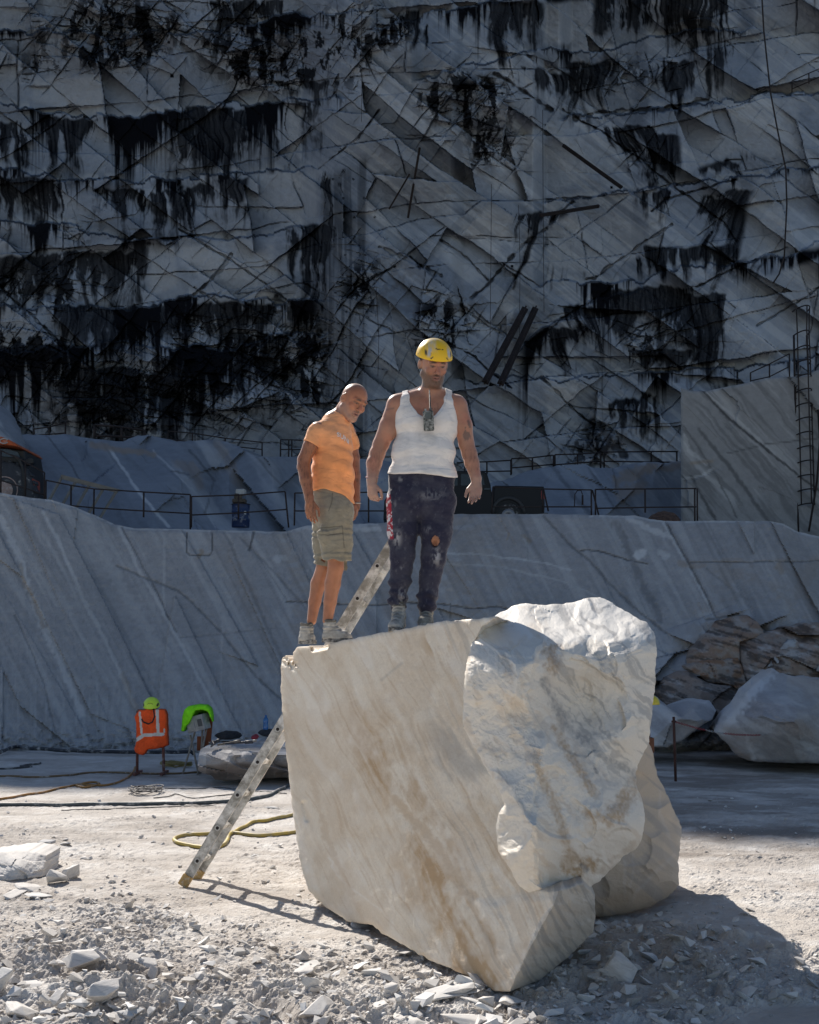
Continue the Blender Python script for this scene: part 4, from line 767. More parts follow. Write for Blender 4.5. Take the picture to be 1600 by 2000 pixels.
def rear_paint(U, V):
    a, b_ = rot(U, V, 40); ln = lambda pts, w: 1 - ss(w * .4, w, dpoly(U + (fbm(U / 12, V / 12, 861) - .5) * 8, V, pts))
    lt = np.maximum.reduce([.7 * ln([(1218, 1668), (1222, 1700), (1220, 1755)], 4), .6 * ln([(1238, 1668), (1236, 1700), (1230, 1755)], 3), .75 * ln([(1320, 1668), (1290, 1695), (1250, 1735), (1225, 1770)], 5), .6 * ln([(1288, 1545), (1290, 1590), (1310, 1640), (1320, 1670)], 4), .5 * ln([(1330, 1600), (1327, 1700)], 8)])  # last pale line paints the lit right edge
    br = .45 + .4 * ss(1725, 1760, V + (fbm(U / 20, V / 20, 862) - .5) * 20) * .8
    return np.stack([.38 + .25 * ss(.45, .65, fbm(a / 90, b_ / 14, 863)), br, lt], -1)  # overall dark tone paints in the lobe's shade, over brown and veining
o = relief('rear_lobe', REAR, [(1255, 1440, 7.75), (1280, 1494, 8.0), (1309, 1563, 8.15), (1332, 1615, 8.4), (1327, 1728, 8.35), (1300, 1700, 7.95), (1290, 1620, 7.9), (1225, 1784, 7.7), (1172, 1792, 7.5), (1160, 1700, 7.3), (1240, 1650, 7.6), (1220, 1560, 7.6), (1120, 1740, 7.2), (1306, 1751, 8.2)], 2.2, (.1, 1, 0), M_BLOCK, rnd=.06, rough=(.015, 40, 1), chip=[((80, 60), 1.0, 30, .06)], depth=.9, paint=rear_paint, edge=1.8, seed=23, back=5)
o.parent = root; o.location = tuple(-c for c in root.location)
# ------------------------------------------------------------------ figures: blended solids, one continuous surface each
def v3(p): return np.array(p, float)
class SDF:
    def __init__(s, lo, hi, h):
        s.h = h; s.lo = np.array(lo, float); s.n = np.ceil((np.array(hi) - s.lo) / h).astype(int) + 1
        s.f = np.full(tuple(s.n), .08, np.float32); s.ax = [s.lo[i] + h * np.arange(s.n[i]) for i in range(3)]
    def _win(s, lo, hi):
        a = np.maximum(np.floor((lo - s.lo) / s.h).astype(int), 0); b = np.minimum(np.ceil((hi - s.lo) / s.h).astype(int) + 1, s.n)
        if (b <= a).any(): return None, None
        sl = tuple(slice(a[i], b[i]) for i in range(3)); G = np.meshgrid(*[s.ax[i][sl[i]] for i in range(3)], indexing='ij')
        return sl, G
    def _put(s, sl, d, k, sub=False):
        a = s.f[sl]; d = d.astype(np.float32)
        if sub: d = -d; hh = np.clip(.5 - .5 * (a - d) / k, 0, 1); s.f[sl] = a * (1 - hh) + d * hh + k * hh * (1 - hh)
        else: hh = np.clip(.5 + .5 * (a - d) / k, 0, 1); s.f[sl] = a * (1 - hh) + d * hh - k * hh * (1 - hh)
    def cap(s, a, b, ra, rb=None, k=.015, sub=False, flat=None, fax=None):
        rb = ra if rb is None else rb; a = v3(a); b = v3(b); R = max(ra, rb) + .07 + k
        sl, G = s._win(np.minimum(a, b) - R, np.maximum(a, b) + R)
        if sl is None: return s
        ab = b - a; L = ab @ ab + 1e-12; P = [G[i] - a[i] for i in range(3)]
        t = np.clip((P[0] * ab[0] + P[1] * ab[1] + P[2] * ab[2]) / L, 0, 1)
        Q = [P[i] - t * ab[i] for i in range(3)]
        if flat:
            n = v3(fax); n /= np.linalg.norm(n); c = Q[0] * n[0] + Q[1] * n[1] + Q[2] * n[2]
            d2 = Q[0] ** 2 + Q[1] ** 2 + Q[2] ** 2 - c ** 2 + (c / flat) ** 2; r = ra + t * (rb - ra)
            dd = np.sqrt(d2 + 1e-12); q = np.sqrt(Q[0] ** 2 + Q[1] ** 2 + Q[2] ** 2 + 1e-12); d = (dd - r) * np.clip(q / (dd + 1e-9), flat, 1)
        else: d = np.sqrt(Q[0] ** 2 + Q[1] ** 2 + Q[2] ** 2) - (ra + t * (rb - ra))
        s._put(sl, d, k, sub); return s
    def chain(s, pts, k=.015, **kw):
        for (a, ra), (b, rb) in zip(pts[:-1], pts[1:]): s.cap(a, b, ra, rb, k, **kw)
        return s
    def ell(s, c, r, R=None, k=.015, sub=False):
        c = v3(c); r = v3(r); R = np.eye(3) if R is None else np.array(R); m = max(r) + .07 + k
        sl, G = s._win(c - m, c + m)
        if sl is None: return s
        P = [G[i] - c[i] for i in range(3)]; q = [sum(R[j, i] * P[j] for j in range(3)) for i in range(3)]   # columns of R are the axes
        k0 = np.sqrt(sum((q[i] / r[i]) ** 2 for i in range(3)) + 1e-12); k1 = np.sqrt(sum((q[i] / r[i] ** 2) ** 2 for i in range(3)) + 1e-12)
        s._put(sl, k0 * (k0 - 1) / k1, k, sub); return s
    def cut(s, fn):                                    # keep only where fn(x, y, z) < 0
        G = np.meshgrid(*s.ax, indexing='ij'); s.f = np.maximum(s.f, fn(*G).astype(np.float32)); return s
    def noise(s, fn):
        near = np.abs(s.f) < .03; G = np.meshgrid(*s.ax, indexing='ij'); s.f[near] += fn(G[0][near], G[1][near], G[2][near]).astype(np.float32); return s
    def mesh(s):
        f = s.f; n = f.shape; ins = f < 0
        c = np.zeros((n[0] - 1, n[1] - 1, n[2] - 1), np.int8)
        for i in (0, 1):
            for j in (0, 1):
                for k in (0, 1): c += ins[i:n[0] - 1 + i, j:n[1] - 1 + j, k:n[2] - 1 + k]
        act = (c > 0) & (c < 8); I = np.argwhere(act); idx = np.full(act.shape, -1, np.int64); idx[act] = np.arange(len(I))
        acc = np.zeros((len(I), 3)); cnt = np.zeros(len(I)); off = [(i, j, k) for i in (0, 1) for j in (0, 1) for k in (0, 1)]
        val = {o: f[I[:, 0] + o[0], I[:, 1] + o[1], I[:, 2] + o[2]] for o in off}
        for a in off:
            for d in range(3):
                if a[d] == 0:
                    b = list(a); b[d] = 1; b = tuple(b); va, vb = val[a], val[b]; m = (va < 0) != (vb < 0)
                    t = np.where(m, va / np.where(m, va - vb, 1), 0); p = np.tile(np.array(a, float), (len(I), 1)); p[:, d] += t
                    acc[m] += p[m]; cnt[m] += 1
        P = s.lo + (I + acc / cnt[:, None]) * s.h; Q = []
        for d in range(3):
            e = [0, 1, 2]; e.remove(d); u, w_ = e
            A = ins; sl0 = [slice(1, -1)] * 3; sl0[d] = slice(0, -1); sl1 = list(sl0); sl1[d] = slice(1, None)
            a0 = A[tuple(sl0)]; a1 = A[tuple(sl1)]; ch = np.argwhere(a0 != a1); sg = a0[tuple(ch.T)]
            base = ch.copy(); base[:, u] += 1; base[:, w_] += 1
            def id_(du, dw):
                q = base.copy(); q[:, u] -= du; q[:, w_] -= dw; return idx[q[:, 0], q[:, 1], q[:, 2]]
            q = np.stack([id_(1, 1), id_(0, 1), id_(0, 0), id_(1, 0)], -1)
            fl = sg if d != 1 else ~sg
            q[~fl] = q[~fl][:, ::-1]; Q.append(q)
        Q = np.concatenate(Q); Q = Q[(Q >= 0).all(1)]
        return P, Q
    def build(s, name, mat, parent=None, colfn=None, smooth=True, origin=None):
        P, Q = s.mesh(); col = {'paint': colfn(P)} if colfn else None
        o = mesh_np(name, P, Q, mat, None, col, smooth, origin); 
        if parent is not None: o.parent = parent; o.location = Vector(origin if origin is not None else (0, 0, 0)) - parent.location
        return o
def attrmat(name, rough=.55, spec=.35, sss=0.0, bscale=120, bstr=.15, bdist=.001, var=.15, folds=0, sheen=0.0):
    m, t, b = newmat(name); at_ = N(t, 'ShaderNodeAttribute', attribute_name='paint'); v = mapping(t); n = noise(t, v, bscale, 4, .6); n2 = noise(t, v, 14, 5, .6)
    c = mixc(t, var, at_.outputs['Color'], ramp(t, n2, [(.3, .25), (.7, 1.3)]), 'MULTIPLY')
    t.links.new(c, b.inputs['Base Color']); b.inputs['Roughness'].default_value = rough; b.inputs['Specular IOR Level'].default_value = spec
    b.inputs['Sheen Weight'].default_value = sheen; b.inputs['Sheen Roughness'].default_value = .35
    if sss: b.inputs['Subsurface Weight'].default_value = sss; b.inputs['Subsurface Radius'].default_value = (.012, .004, .002); b.inputs['Subsurface Scale'].default_value = .6
    
    if folds:
        v2 = mapping(t, (0, .35, 0), (1, 1, 2.2)); n5 = noise(t, v2, folds, 4, .5, 1.2); b1 = N(t, 'ShaderNodeBump'); b1.inputs['Strength'].default_value = .9; b1.inputs['Distance'].default_value = .012; t.links.new(n5, b1.inputs['Height'])
        b2 = N(t, 'ShaderNodeBump'); b2.inputs['Strength'].default_value = bstr; b2.inputs['Distance'].default_value = bdist; t.links.new(n, b2.inputs['Height']); t.links.new(b1.outputs[0], b2.inputs['Normal']); t.links.new(b2.outputs[0], b.inputs['Normal'])
    else: bump(t, b, n, bstr, bdist)
    return m
M_SKIN = attrmat('skin', .42, .5, .12, 160, .35, .002, sheen=.30)
M_CLOTH = attrmat('cloth', .85, .15, 0, 260, .2, .001, .12, folds=9, sheen=.35)
M_LEATHER = attrmat('dusty_leather', .8, .2, 0, 90, .5, .002, .35)
def basis(fwd, up=(0, 0, 1)):                           # columns: right-of-face x, forward y, up z
    f = v3(fwd); f /= np.linalg.norm(f); u = v3(up); x = np.cross(f, u); x /= np.linalg.norm(x); u = np.cross(x, f); return np.stack([x, f, u], 1)
def head(S, c, R, neck=None, sc=1.0):
    c = v3(c); T = lambda p: c + R @ (v3(p) * sc)
    E = lambda p, r, k=.012, sub=False, A=None: S.ell(T(p), v3(r) * sc, R if A is None else R @ A, k, sub)
    C = lambda a, b, ra, rb=None, k=.010, sub=False: S.cap(T(a), T(b), ra * sc, (ra if rb is None else rb) * sc, k, sub)
    E((0, -.012, .035), (.076, .097, .088)); E((0, .012, -.02), (.066, .074, .085), .03)
    C((0, .060, -.092), (0, .066, -.098), .024, .022, .02)                      # chin
    for s_ in (-1, 1):
        C((s_ * .056, .0, -.055), (s_ * .020, .060, -.094), .020, .018, .022)      # jaw
        E((s_ * .042, .062, -.018), (.020, .018, .018), .018)                   # cheekbone
        C((s_ * .014, .086, .032), (s_ * .046, .072, .034), .0115, .009, .012)    # brow ridge
    C((0, .086, .022), (0, .110, -.018), .0085, .0125, .009)                    # nose
    for s_ in (-1, 1): C((s_ * .011, .096, -.024), (s_ * .013, .09, -.026), .0085, .007, .006)
    for s_ in (-1, 1): E((s_ * .031, .092, .012), (.017, .013, .0105), .008, True)   # socket
    for s_ in (-1, 1): E((s_ * .031, .0745, .011), (.0135, .0125, .0120), .003)    # eye
    for s_ in (-1, 1): C((s_ * .018, .0855, .0175), (s_ * .044, .079, .0165), .0048, .004, .004)   # upper lid
    C((-.022, .080, -.050), (0, .0925, -.047), .0062, .0078, .005); C((0, .0925, -.047), (.022, .080, -.050), .0078, .0062, .005)
    C((-.019, .080, -.064), (0, .091, -.066), .0062, .0088, .006); C((0, .091, -.066), (.019, .080, -.064), .0088, .0062, .006)
    C((-.020, .092, -.0565), (.020, .092, -.0565), .0035, None, .002, True)
    for s_ in (-1, 1):
        A = np.array(Matrix.Rotation(s_ * .35, 3, 'Z')) @ np.array(Matrix.Rotation(-.15, 3, 'X'))
        E((s_ * .080, -.008, .004), (.010, .021, .033), .006, False, A); E((s_ * .089, -.002, .008), (.006, .010, .018), .004, True, A)
    return T
def hand(S, W, d, n, th, curl=(.35, .4, .45, .5), thumb=.6, sc=1.0, spread=.06):
    """W wrist, d towards the fingers, n out of the palm, th towards the thumb side."""
    W = v3(W); d = v3(d) / np.linalg.norm(d); th = v3(th); th = th - d * (th @ d); th /= np.linalg.norm(th); n = np.cross(d, th) * np.sign(np.dot(np.cross(d, th), v3(n)) + 1e-9)
    R = np.stack([th, n, d], 1)
    S.ell(W + d * .048 * sc, v3((.041, .016, .052)) * sc, R, .012)
    S.cap(W + (d * .03 + th * .012) * sc, W + (d * .082 + th * .026) * sc, .015 * sc, .0135 * sc, .012); S.cap(W + (d * .03 - th * .012) * sc, W + (d * .078 - th * .026) * sc, .015 * sc, .0125 * sc, .012)
    for i, (o, L, r) in enumerate([(.030, .074, .0093), (.0105, .082, .0096), (-.0095, .077, .0092), (-.028, .060, .0082)]):
        p = W + (d * (.086 - abs(i - 1) * .004) + th * o) * sc; a = curl[i] * .5; sp = (1.5 - i) * spread
        for s_, fr in enumerate((.46, .30, .24)):
            dr = d * math.cos(a) + n * math.sin(a) + th * sp; dr /= np.linalg.norm(dr); q = p + dr * L * fr * sc
            S.cap(p, q, (r - .0007 * s_) * sc, (r - .0007 * (s_ + 1)) * sc, .004 if s_ else .007); p = q; a += curl[i] * (1.0 if s_ == 0 else .8)
    p = W + (d * .022 + th * .026 + n * .004) * sc; q = W + (d * .058 + th * .050 + n * (.010 + .02 * thumb)) * sc; S.cap(p, q, .0150 * sc, .0115 * sc, .012)
    r_ = q + (d * .030 + th * (.010 - .012 * thumb) + n * .012 * thumb) * sc; S.cap(q, r_, .0110 * sc, .0100 * sc, .005)
    S.cap(r_, r_ + (d * .024 - th * .006 * thumb + n * .006) * sc, .0100 * sc, .0080 * sc, .004)
def loc_(P, c, R, sc=1.0): return (P - v3(c)) @ R / sc
def face_paint(col, q, hairc=None, beard=None, brow=(.03, .02, .015), beardc=(.06, .04, .03), stub=.0, seed=0, bald=True, lip=(.30, .12, .09)):
    x, y, z = q[:, 0], q[:, 1], q[:, 2]; h = np.abs(x) < .10; h &= (np.abs(z) < .16) & (np.abs(y) < .16)
    def mix(m, c):
        m = np.clip(m, 0, 1)[:, None] * h[:, None]; col[:] = col * (1 - m) + np.array(c) * m
    nz = fbm(x * 400, z * 400 + y * 300, seed)
    mix(ss(.055, .085, y) * (1 - ss(.0, .02, abs(z + .012))) * .35 * (abs(x) > .02), (.42, .14, .09))        # ruddy cheeks and nose
    mix(ss(.085, .105, y) * (1 - ss(.015, .03, abs(z + .01))) * .35, (.42, .14, .10))
    if beard:
        jaw = ss(-.015, -.045, z + np.clip(.05 - y, 0, .1) * -.35) * ss(-.035, -.005, y) * (1 - ss(-.118, -.135, z)); jaw = jaw * (1 - .85 * np.exp(-((abs(x) - .034) / .014) ** 2 - ((z + .03) / .014) ** 2))
        mo = np.exp(-(x / .030) ** 2 - ((z + .038) / .007) ** 2) * ss(.06, .08, y); chin = np.exp(-(x / .016) ** 2 - ((z + .080) / .012) ** 2) * ss(.05, .07, y)
        mix(np.maximum(jaw * beard, np.maximum(mo * beard * 1.1, chin * min(1, beard * 1.4))) * (.65 + .7 * nz), beardc)
    mix(np.exp(-(x / .022) ** 4 - ((z + .057) / .0115) ** 4) * ss(.072, .080, y), lip); mix(np.exp(-(x / .019) ** 4 - ((z + .0565) / .0028) ** 2) * ss(.07, .078, y), (.03, .01, .01))
    bx = abs(x); bz = z - (.0365 - np.clip(bx - .03, 0, 1) * .35); mix(np.exp(-((bx - .031) / .018) ** 4 - (bz / .0048) ** 2) * ss(.05, .07, y) * 1.2, brow)
    e = np.exp(-((bx - .031) / .014) ** 4 - ((z - .010) / .0052) ** 4) * ss(.066, .072, y); mix(e * .75, (.20, .12, .10)); mix(.85 * np.exp(-((bx - .031) / .0060) ** 4 - ((z - .010) / .0036) ** 4) * ss(.066, .072, y), (.012, .008, .006))
    mix(np.exp(-((bx - .031) / .017) ** 4 - ((z - .0155) / .0022) ** 2) * ss(.06, .068, y) * .9, (.02, .012, .01))
    mix(np.exp(-((bx - .010) / .004) ** 2 - ((z + .032) / .003) ** 2) * ss(.08, .09, y), (.05, .02, .015))
    if stub: mix(stub * ss(.02, .05, z + np.clip(-y, 0, 1) * .9 - .02 * (y > 0)) * (1 - ss(.0, .05, y) * .5) * (.6 + .8 * nz), (.09, .06, .05))
    if hairc is not None: mix(ss(.0, .02, z - .012 - np.clip(y - .0, 0, 1) * .75) * ss(.06, .0, y - .02) * (bx > .045), hairc)
    return col
def anat(u, v, Y0): return lambda px, py, dy=0.0: atn(px, py, Y0 + dy)
# ------------------------------------------------------------------ the man with the yellow helmet
def make_man_a():
    Y0 = 7.25; A = lambda u, v, dy=0.0: atn(u, v, Y0 + dy); M = Y0 / F
    root = empty('person', A(805, 1228), 0, 'burly man in yellow helmet and white vest, looking down from the block', 'person')
    lo = A(700, 1250); hi = A(950, 640); lo = (lo[0], Y0 - .42, lo[2]); hi = (hi[0], Y0 + .36, hi[2] + .02)
    S = SDF(lo, hi, .0052)
    HC = A(847, 714, -.06); HR = basis((.24, -.82, -.42), (.10, -.36, .93))
    # torso
    S.cap(A(835, 968), A(820, 880, .0), .128, .125, .03, flat=.74, fax=(0, 1, 0)); S.cap(A(800, 975), A(850, 978), .115, .115, .03, flat=.85, fax=(0, 1, 0))
    S.cap(A(812, 880), A(838, 878), .118, .118, .04, flat=.78, fax=(0, 1, 0)); S.cap(A(805, 828), A(858, 830), .120, .120, .04, flat=.78, fax=(0, 1, 0))
    S.cap(A(800, 795), A(868, 798), .085, .085, .05, flat=.9, fax=(0, 1, 0)); S.cap(A(838, 790, .03), A(845, 748, -.02), .064, .058, .03)
    S.chain([(A(838, 770, .03), .05), (A(790, 783, .02), .052)], .03); S.chain([(A(846, 770, .03), .05), (A(890, 788, .02), .052)], .03)
    for u in (812, 856): S.ell(A(u, 822, -.075), (.075, .035, .06), None, .03)
    # arms
    S.ell(A(776, 792), (.066, .066, .072), None, .03); S.ell(A(893, 795), (.064, .066, .072), None, .03)
    S.chain([(A(775, 792), .062), (A(760, 832, -.0), .060), (A(744, 868, .01), .050), (A(737, 886, .0), .048), (A(731, 905, -.02), .048), (A(727, 936, -.05), .033), (A(726, 948, -.055), .030)], .012)
    S.ell(A(762, 838, -.03), (.045, .04, .075), None, .02)
    S.chain([(A(894, 795), .060), (A(905, 832, .0), .057), (A(911, 866, .01), .048), (A(917, 886, .0), .047), (A(922, 905, -.02), .045), (A(930, 934, -.05), .032), (A(931, 946, -.055), .030)], .012)
    hand(S, A(726, 944, -.055), A(730, 990, -.07) - A(726, 945, -.055), (.5, .8, 0), (.75, -.55, 0), (1.0, 1.05, 1.1, 1.0), .9, .90)
    hand(S, A(931, 942, -.055), A(927, 985, -.09) - A(931, 945, -.055), (-.35, -.9, .1), (-.95, .2, 0), (.25, .3, .38, .45), .1, .95, .05)
    head(S, HC, HR, sc=1.06); S.cap(A(840, 772, .0), A(846, 738, -.035), .060, .058, .02)
    # legs, so that the knee shows through the torn cloth
    for (h, kn, an) in [((790, 985), (786, 1080), (777, 1180)), ((855, 988), (851, 1078), (833, 1186))]:
        S.chain([(A(*h), .085), (A(*kn, -.02), .056), (A(*an, .02), .028)], .02)
    def col(P):
        n = len(P); c = np.tile(np.array([.42, .20, .125]), (n, 1)); nz = fbm(P[:, 0] * 30, P[:, 2] * 30, 900)
        c *= (.85 + .3 * nz)[:, None]; c += ss(.5, .7, fbm(P[:, 0] * 14, P[:, 2] * 14 + P[:, 1] * 9, 901))[:, None] * np.array([.05, .0, .0])
        hz = A(740, 925)[2]; low = ss(hz + .03, hz - .06, P[:, 2]) * (P[:, 2] > A(740, 1000)[2]) * (np.abs(P[:, 0] - A(830, 950)[0]) > .2)
        c = c * (1 - low[:, None] * .22) + np.array([.52, .45, .42]) * low[:, None] * .22             # marble dust on the hands
        hair = ss(.5, .75, fbm(P[:, 0] * 160, P[:, 2] * 40, 902)) * ((P[:, 2] < A(740, 880)[2]) & (P[:, 2] > hz)) * .5; c *= (1 - hair * .5)[:, None]
        # tattoos on the left arm and the band on the right
        U = P[:, 0] / P[:, 1] * F + 800; V = 1275 - (P[:, 2] - CH) / P[:, 1] * F
        t = ss(.48, .56, fbm(P[:, 0] * 60, P[:, 2] * 26, 903, 4)) * ss(1.15, .8, np.hypot((U - 914) / 9, (V - 838) / 26)); t = np.maximum(t, (1 - ss(1, 2.2, abs(V - 794 - (U - 760) * -.2))) * ((U < 770) & (U > 752)) * .6)
        c = c * (1 - .6 * t[:, None]) + np.array([.04, .05, .06]) * .6 * t[:, None]
        ch = ss(.52, .7, fbm(P[:, 0] * 120, P[:, 2] * 60, 905)) * np.exp(-((U - 842) / 16) ** 2 - ((V - 792) / 13) ** 2) * .55; c *= (1 - ch)[:, None]
        return face_paint(c, loc_(P, HC, HR, 1.06), beard=.75, beardc=(.07, .045, .032), hairc=(.04, .025, .018), seed=7)
    S.build('body', M_SKIN, root, col)
    # vest
    V_ = SDF((lo[0] + .05, lo[1], A(800, 940)[2]), (hi[0] - .05, hi[1], A(800, 738)[2]), .0055)
    V_.cap(A(801, 930), A(850, 934), .138, .138, .03, flat=.82, fax=(0, 1, 0)); V_.cap(A(824, 930), A(826, 880, -.0), .165, .142, .03, flat=.86, fax=(0, 1, 0)); V_.cap(A(806, 884, -.01), A(848, 884, -.01), .134, .134, .03, flat=.88, fax=(0, 1, 0))
    V_.cap(A(805, 828), A(858, 830), .130, .130, .04, flat=.80, fax=(0, 1, 0)); V_.cap(A(800, 797), A(868, 800), .096, .096, .05, flat=.92, fax=(0, 1, 0)); V_.cap(A(838, 785, .03), A(843, 765, .0), .075, .07, .03)
    V_.chain([(A(838, 770, .03), .060), (A(792, 783, .02), .062)], .03); V_.chain([(A(846, 770, .03), .060), (A(888, 786, .02), .062)], .03)
    for u in (812, 856): V_.ell(A(u, 822, -.085), (.078, .038, .06), None, .03)
    cut = [(766, 730), (797, 748), (800, 775), (806, 792), (818, 806), (830, 813), (838, 815), (850, 808), (860, 796), (868, 780), (871, 760), (872, 735)]
    def vcut(x, y, z):
        u = x / y * F + 800; v = 1275 - (z - CH) / y * F
        # arm holes: bounded by curves left and right; neck opening; hem
        lft = pl(v, [(700, 787), (752, 787), (775, 783), (800, 774), (822, 770), (840, 769), (860, 760), (960, 740)]); rgt = pl(v, [(700, 884), (757, 884), (775, 886), (800, 892), (820, 896), (840, 895), (860, 905), (960, 940)])
        m = np.maximum(lft - u, u - rgt) * M
        nl = pl(v, [(700, 797), (752, 797), (775, 800), (792, 807), (804, 818), (812, 832), (814, 839)]); nr = pl(v, [(700, 872), (760, 872), (780, 868), (796, 860), (806, 851), (812, 842), (814, 839)])
        nk = np.minimum(u - nl, nr - u) * M; nk = np.where(v < 814, nk, -.01); nk = np.minimum(nk, (Y0 + .02 - y)); m = np.maximum(m, nk)
        hem = 921 + 7 * np.clip((u - 760) / 130, 0, 1) + 2 * np.sin(u / 17.); return np.maximum(m, (v - hem) * M)
    V_.cut(vcut)
    V_.noise(lambda x, y, z: -.0035 * np.sin((z * 78 + (x - .1) ** 2 * 60 + 4 * fbm(x * 6, z * 4, 911)) + 3 * fbm(x * 5, z * 9, 910)) * ss(.35, .75, fbm(x * 5, z * 7, 912)) - .003 * (fbm(x * 9, z * 22, 913, 3) - .5) * 2 - .0065 * ss(A(0, 905)[2], A(0, 922)[2], z) * (fbm(x * 5, z * 60, 914) - .3) * 2)
    def vcol(P):
        c = np.tile(np.array([.82, .775, .74]), (len(P), 1)); U = P[:, 0] / P[:, 1] * F + 800; V = 1275 - (P[:, 2] - CH) / P[:, 1] * F
        d = dpoly(U, V, [(797, 752), (800, 775), (807, 792), (818, 804), (832, 812), (839, 814), (850, 806), (860, 796), (868, 780), (872, 757)]); s = (abs(d - 4.2) < .7) * .16; c *= (1 - s)[:, None]
        c *= (1 - .10 * ss(.5, .7, fbm(P[:, 0] * 9, P[:, 2] * 9, 915)))[:, None]; return c
    V_.build('vest_top', M_CLOTH, root, vcol)
    # sweatpants
    T_ = SDF((A(735, 900)[0], Y0 - .22, A(0, 1215)[2]), (A(905, 900)[0], Y0 + .26, A(0, 905)[2]), .0055)
    T_.cap(A(800, 930), A(848, 932), .128, .128, .03, flat=.84, fax=(0, 1, 0)); T_.cap(A(800, 975), A(849, 978), .140, .140, .04, flat=.92, fax=(0, 1, 0))
    T_.chain([(A(792, 985), .118), (A(788, 1035, -.01), .096), (A(786, 1085, -.015), .078), (A(782, 1130, .0), .064), (A(778, 1170, .015), .056), (A(778, 1184, .02), .052)], .02)
    T_.chain([(A(852, 988), .120), (A(852, 1035, -.01), .100), (A(847, 1085, -.015), .078), (A(840, 1130, .01), .066), (A(834, 1172, .03), .058), (A(833, 1186, .035), .052)], .02)
    T_.cut(lambda x, y, z: z - A(0, 912)[2]); 
    T_.cap(A(851, 1050, -.13), A(850, 1064, -.09), .016, .016, .006, sub=True)
    def pw(x, y, z):
        return -.010 * (fbm(x * 14 + z * 6, z * 16, 920, 4) - .5) * 2 - .007 * np.sin(z * 90 + 9 * fbm(x * 7, z * 5, 921)) * ss(A(0, 1120)[2] + .06, A(0, 1160)[2], z) * ss(.3, .6, fbm(x * 8, z * 8, 922)) - .006 * np.sin(z * 70 + x * 60) * np.exp(-((z - A(0, 1170)[2]) / .05) ** 2)
    T_.noise(pw)
    def tcol(P):
        c = np.tile(np.array([.032, .032, .056]), (len(P), 1)); U = P[:, 0] / P[:, 1] * F + 800; V = 1275 - (P[:, 2] - CH) / P[:, 1] * F
        d = ss(.62, .80, fbm(U / 6, V / 9, 930, 5, .65)) * .10 + .05 * ss(.4, .7, fbm(U / 22, V / 22, 931))
        for (x, y, rx, ry, a) in [(776, 1052, 8, 16, .7), (853, 1087, 8, 16, .75), (786, 1165, 9, 22, .5), (787, 1110, 6, 4, .5), (832, 968, 16, 9, .3), (850, 965, 22, 10, .25), (773, 985, 8, 12, .25), (838, 1035, 8, 6, .35), (782, 935, 6, 5, .4)]:
            d = np.maximum(d, a * np.exp(-((U - x) / rx) ** 2 - ((V - y) / ry) ** 2) * ss(.35, .6, fbm(U / 4, V / 7, 932, 4)))
        sp = .7 * ss(.88, .92, fbm(U / 2.2, V / 2.4, 933, 3)) * ss(1060, 1170, V); d = np.maximum(d, sp)
        d = np.maximum(d, .8 * (1 - ss(.6, 1.5, dpoly(U, V, [(835, 952), (836, 972), (842, 976), (856, 974), (868, 962), (872, 952)]) + (fbm(U / 3, V / 3, 934) - .5) * 2)) * .22)
        c = c * (1 - d[:, None]) + np.array([.50, .49, .50]) * d[:, None]
        # red and white print running down the outer seam
        st = (U < pl(V, [(950, 758), (985, 761), (1060, 766)]) + 3) * ss(955, 968, V) * (1 - ss(1050, 1056, V)); w_ = ss(.48, .54, fbm(U / 5, V / 7, 935, 3)) 
        pc = np.where((w_ > .5)[:, None], np.array([.62, .58, .60]), np.array([.35, .03, .05])); c = c * (1 - st[:, None]) + pc * st[:, None]
        hole = np.hypot((U - 851) / 7.5, (V - 1057) / 10.) < 1; c[hole] = (.36, .17, .10); c[(~hole) & (np.hypot((U - 850) / 9.2, (V - 1058) / 12.) < 1)] = (.02, .02, .03)
        c *= (1 - .5 * (1 - ss(0, 1.0, abs(U - 822 - (V - 930) * .0))) * (V < 1010))[:, None]; return c
    T_.build('trousers', M_CLOTH, root, tcol)
    for (an, toe, sole, z_) in [((778, 1186, .02), (770, 1235, -.20), (781, 1233, .06), 0), ((833, 1190, .035), (830, 1226, -.14), (834, 1226, .12), 1)]:
        boot(root, A(*an), A(*toe), A(*sole), dark=z_, hgt=.135)
    # helmet
    H = SDF(HC - .2, HC + .22, .0042); T = lambda p: HC + HR @ v3(p)
    H.ell(T((0, -.012, .052)), (.113, .132, .108), HR, .01); H.ell(T((0, -.02, .085)), (.085, .10, .075), HR, .03)
    for s_ in (-1, 1): H.cap(T((s_ * .05, -.06, .128)), T((s_ * .06, .055, .110)), .008, .006, .02)
    def hcut(x, y, z):
        P = np.stack([x - HC[0], y - HC[1], z - HC[2]], -1) @ HR; X, Yl, Z = P[..., 0], P[..., 1], P[..., 2]
        r = np.sqrt((X / .103) ** 2 + ((Yl + .012) / .121) ** 2 + ((Z - .047) / .097) ** 2)
        return np.maximum(np.maximum(.050 - .10 * np.clip(-Yl - .02, 0, .1) - Z - 0 * X, (1 - r) * .09), -1)
    H.cut(hcut)
    for s_ in (-1, 1):
        H.cap(T((s_ * .052, .085, .10)), T((s_ * .058, .10, .076)), .0045, .0045, .002, sub=True)
    Hm, t, b = newmat('yellow_helmet_shell'); at_ = N(t, 'ShaderNodeAttribute', attribute_name='paint'); t.links.new(at_.outputs['Color'], b.inputs['Base Color']); b.inputs['Roughness'].default_value = .38
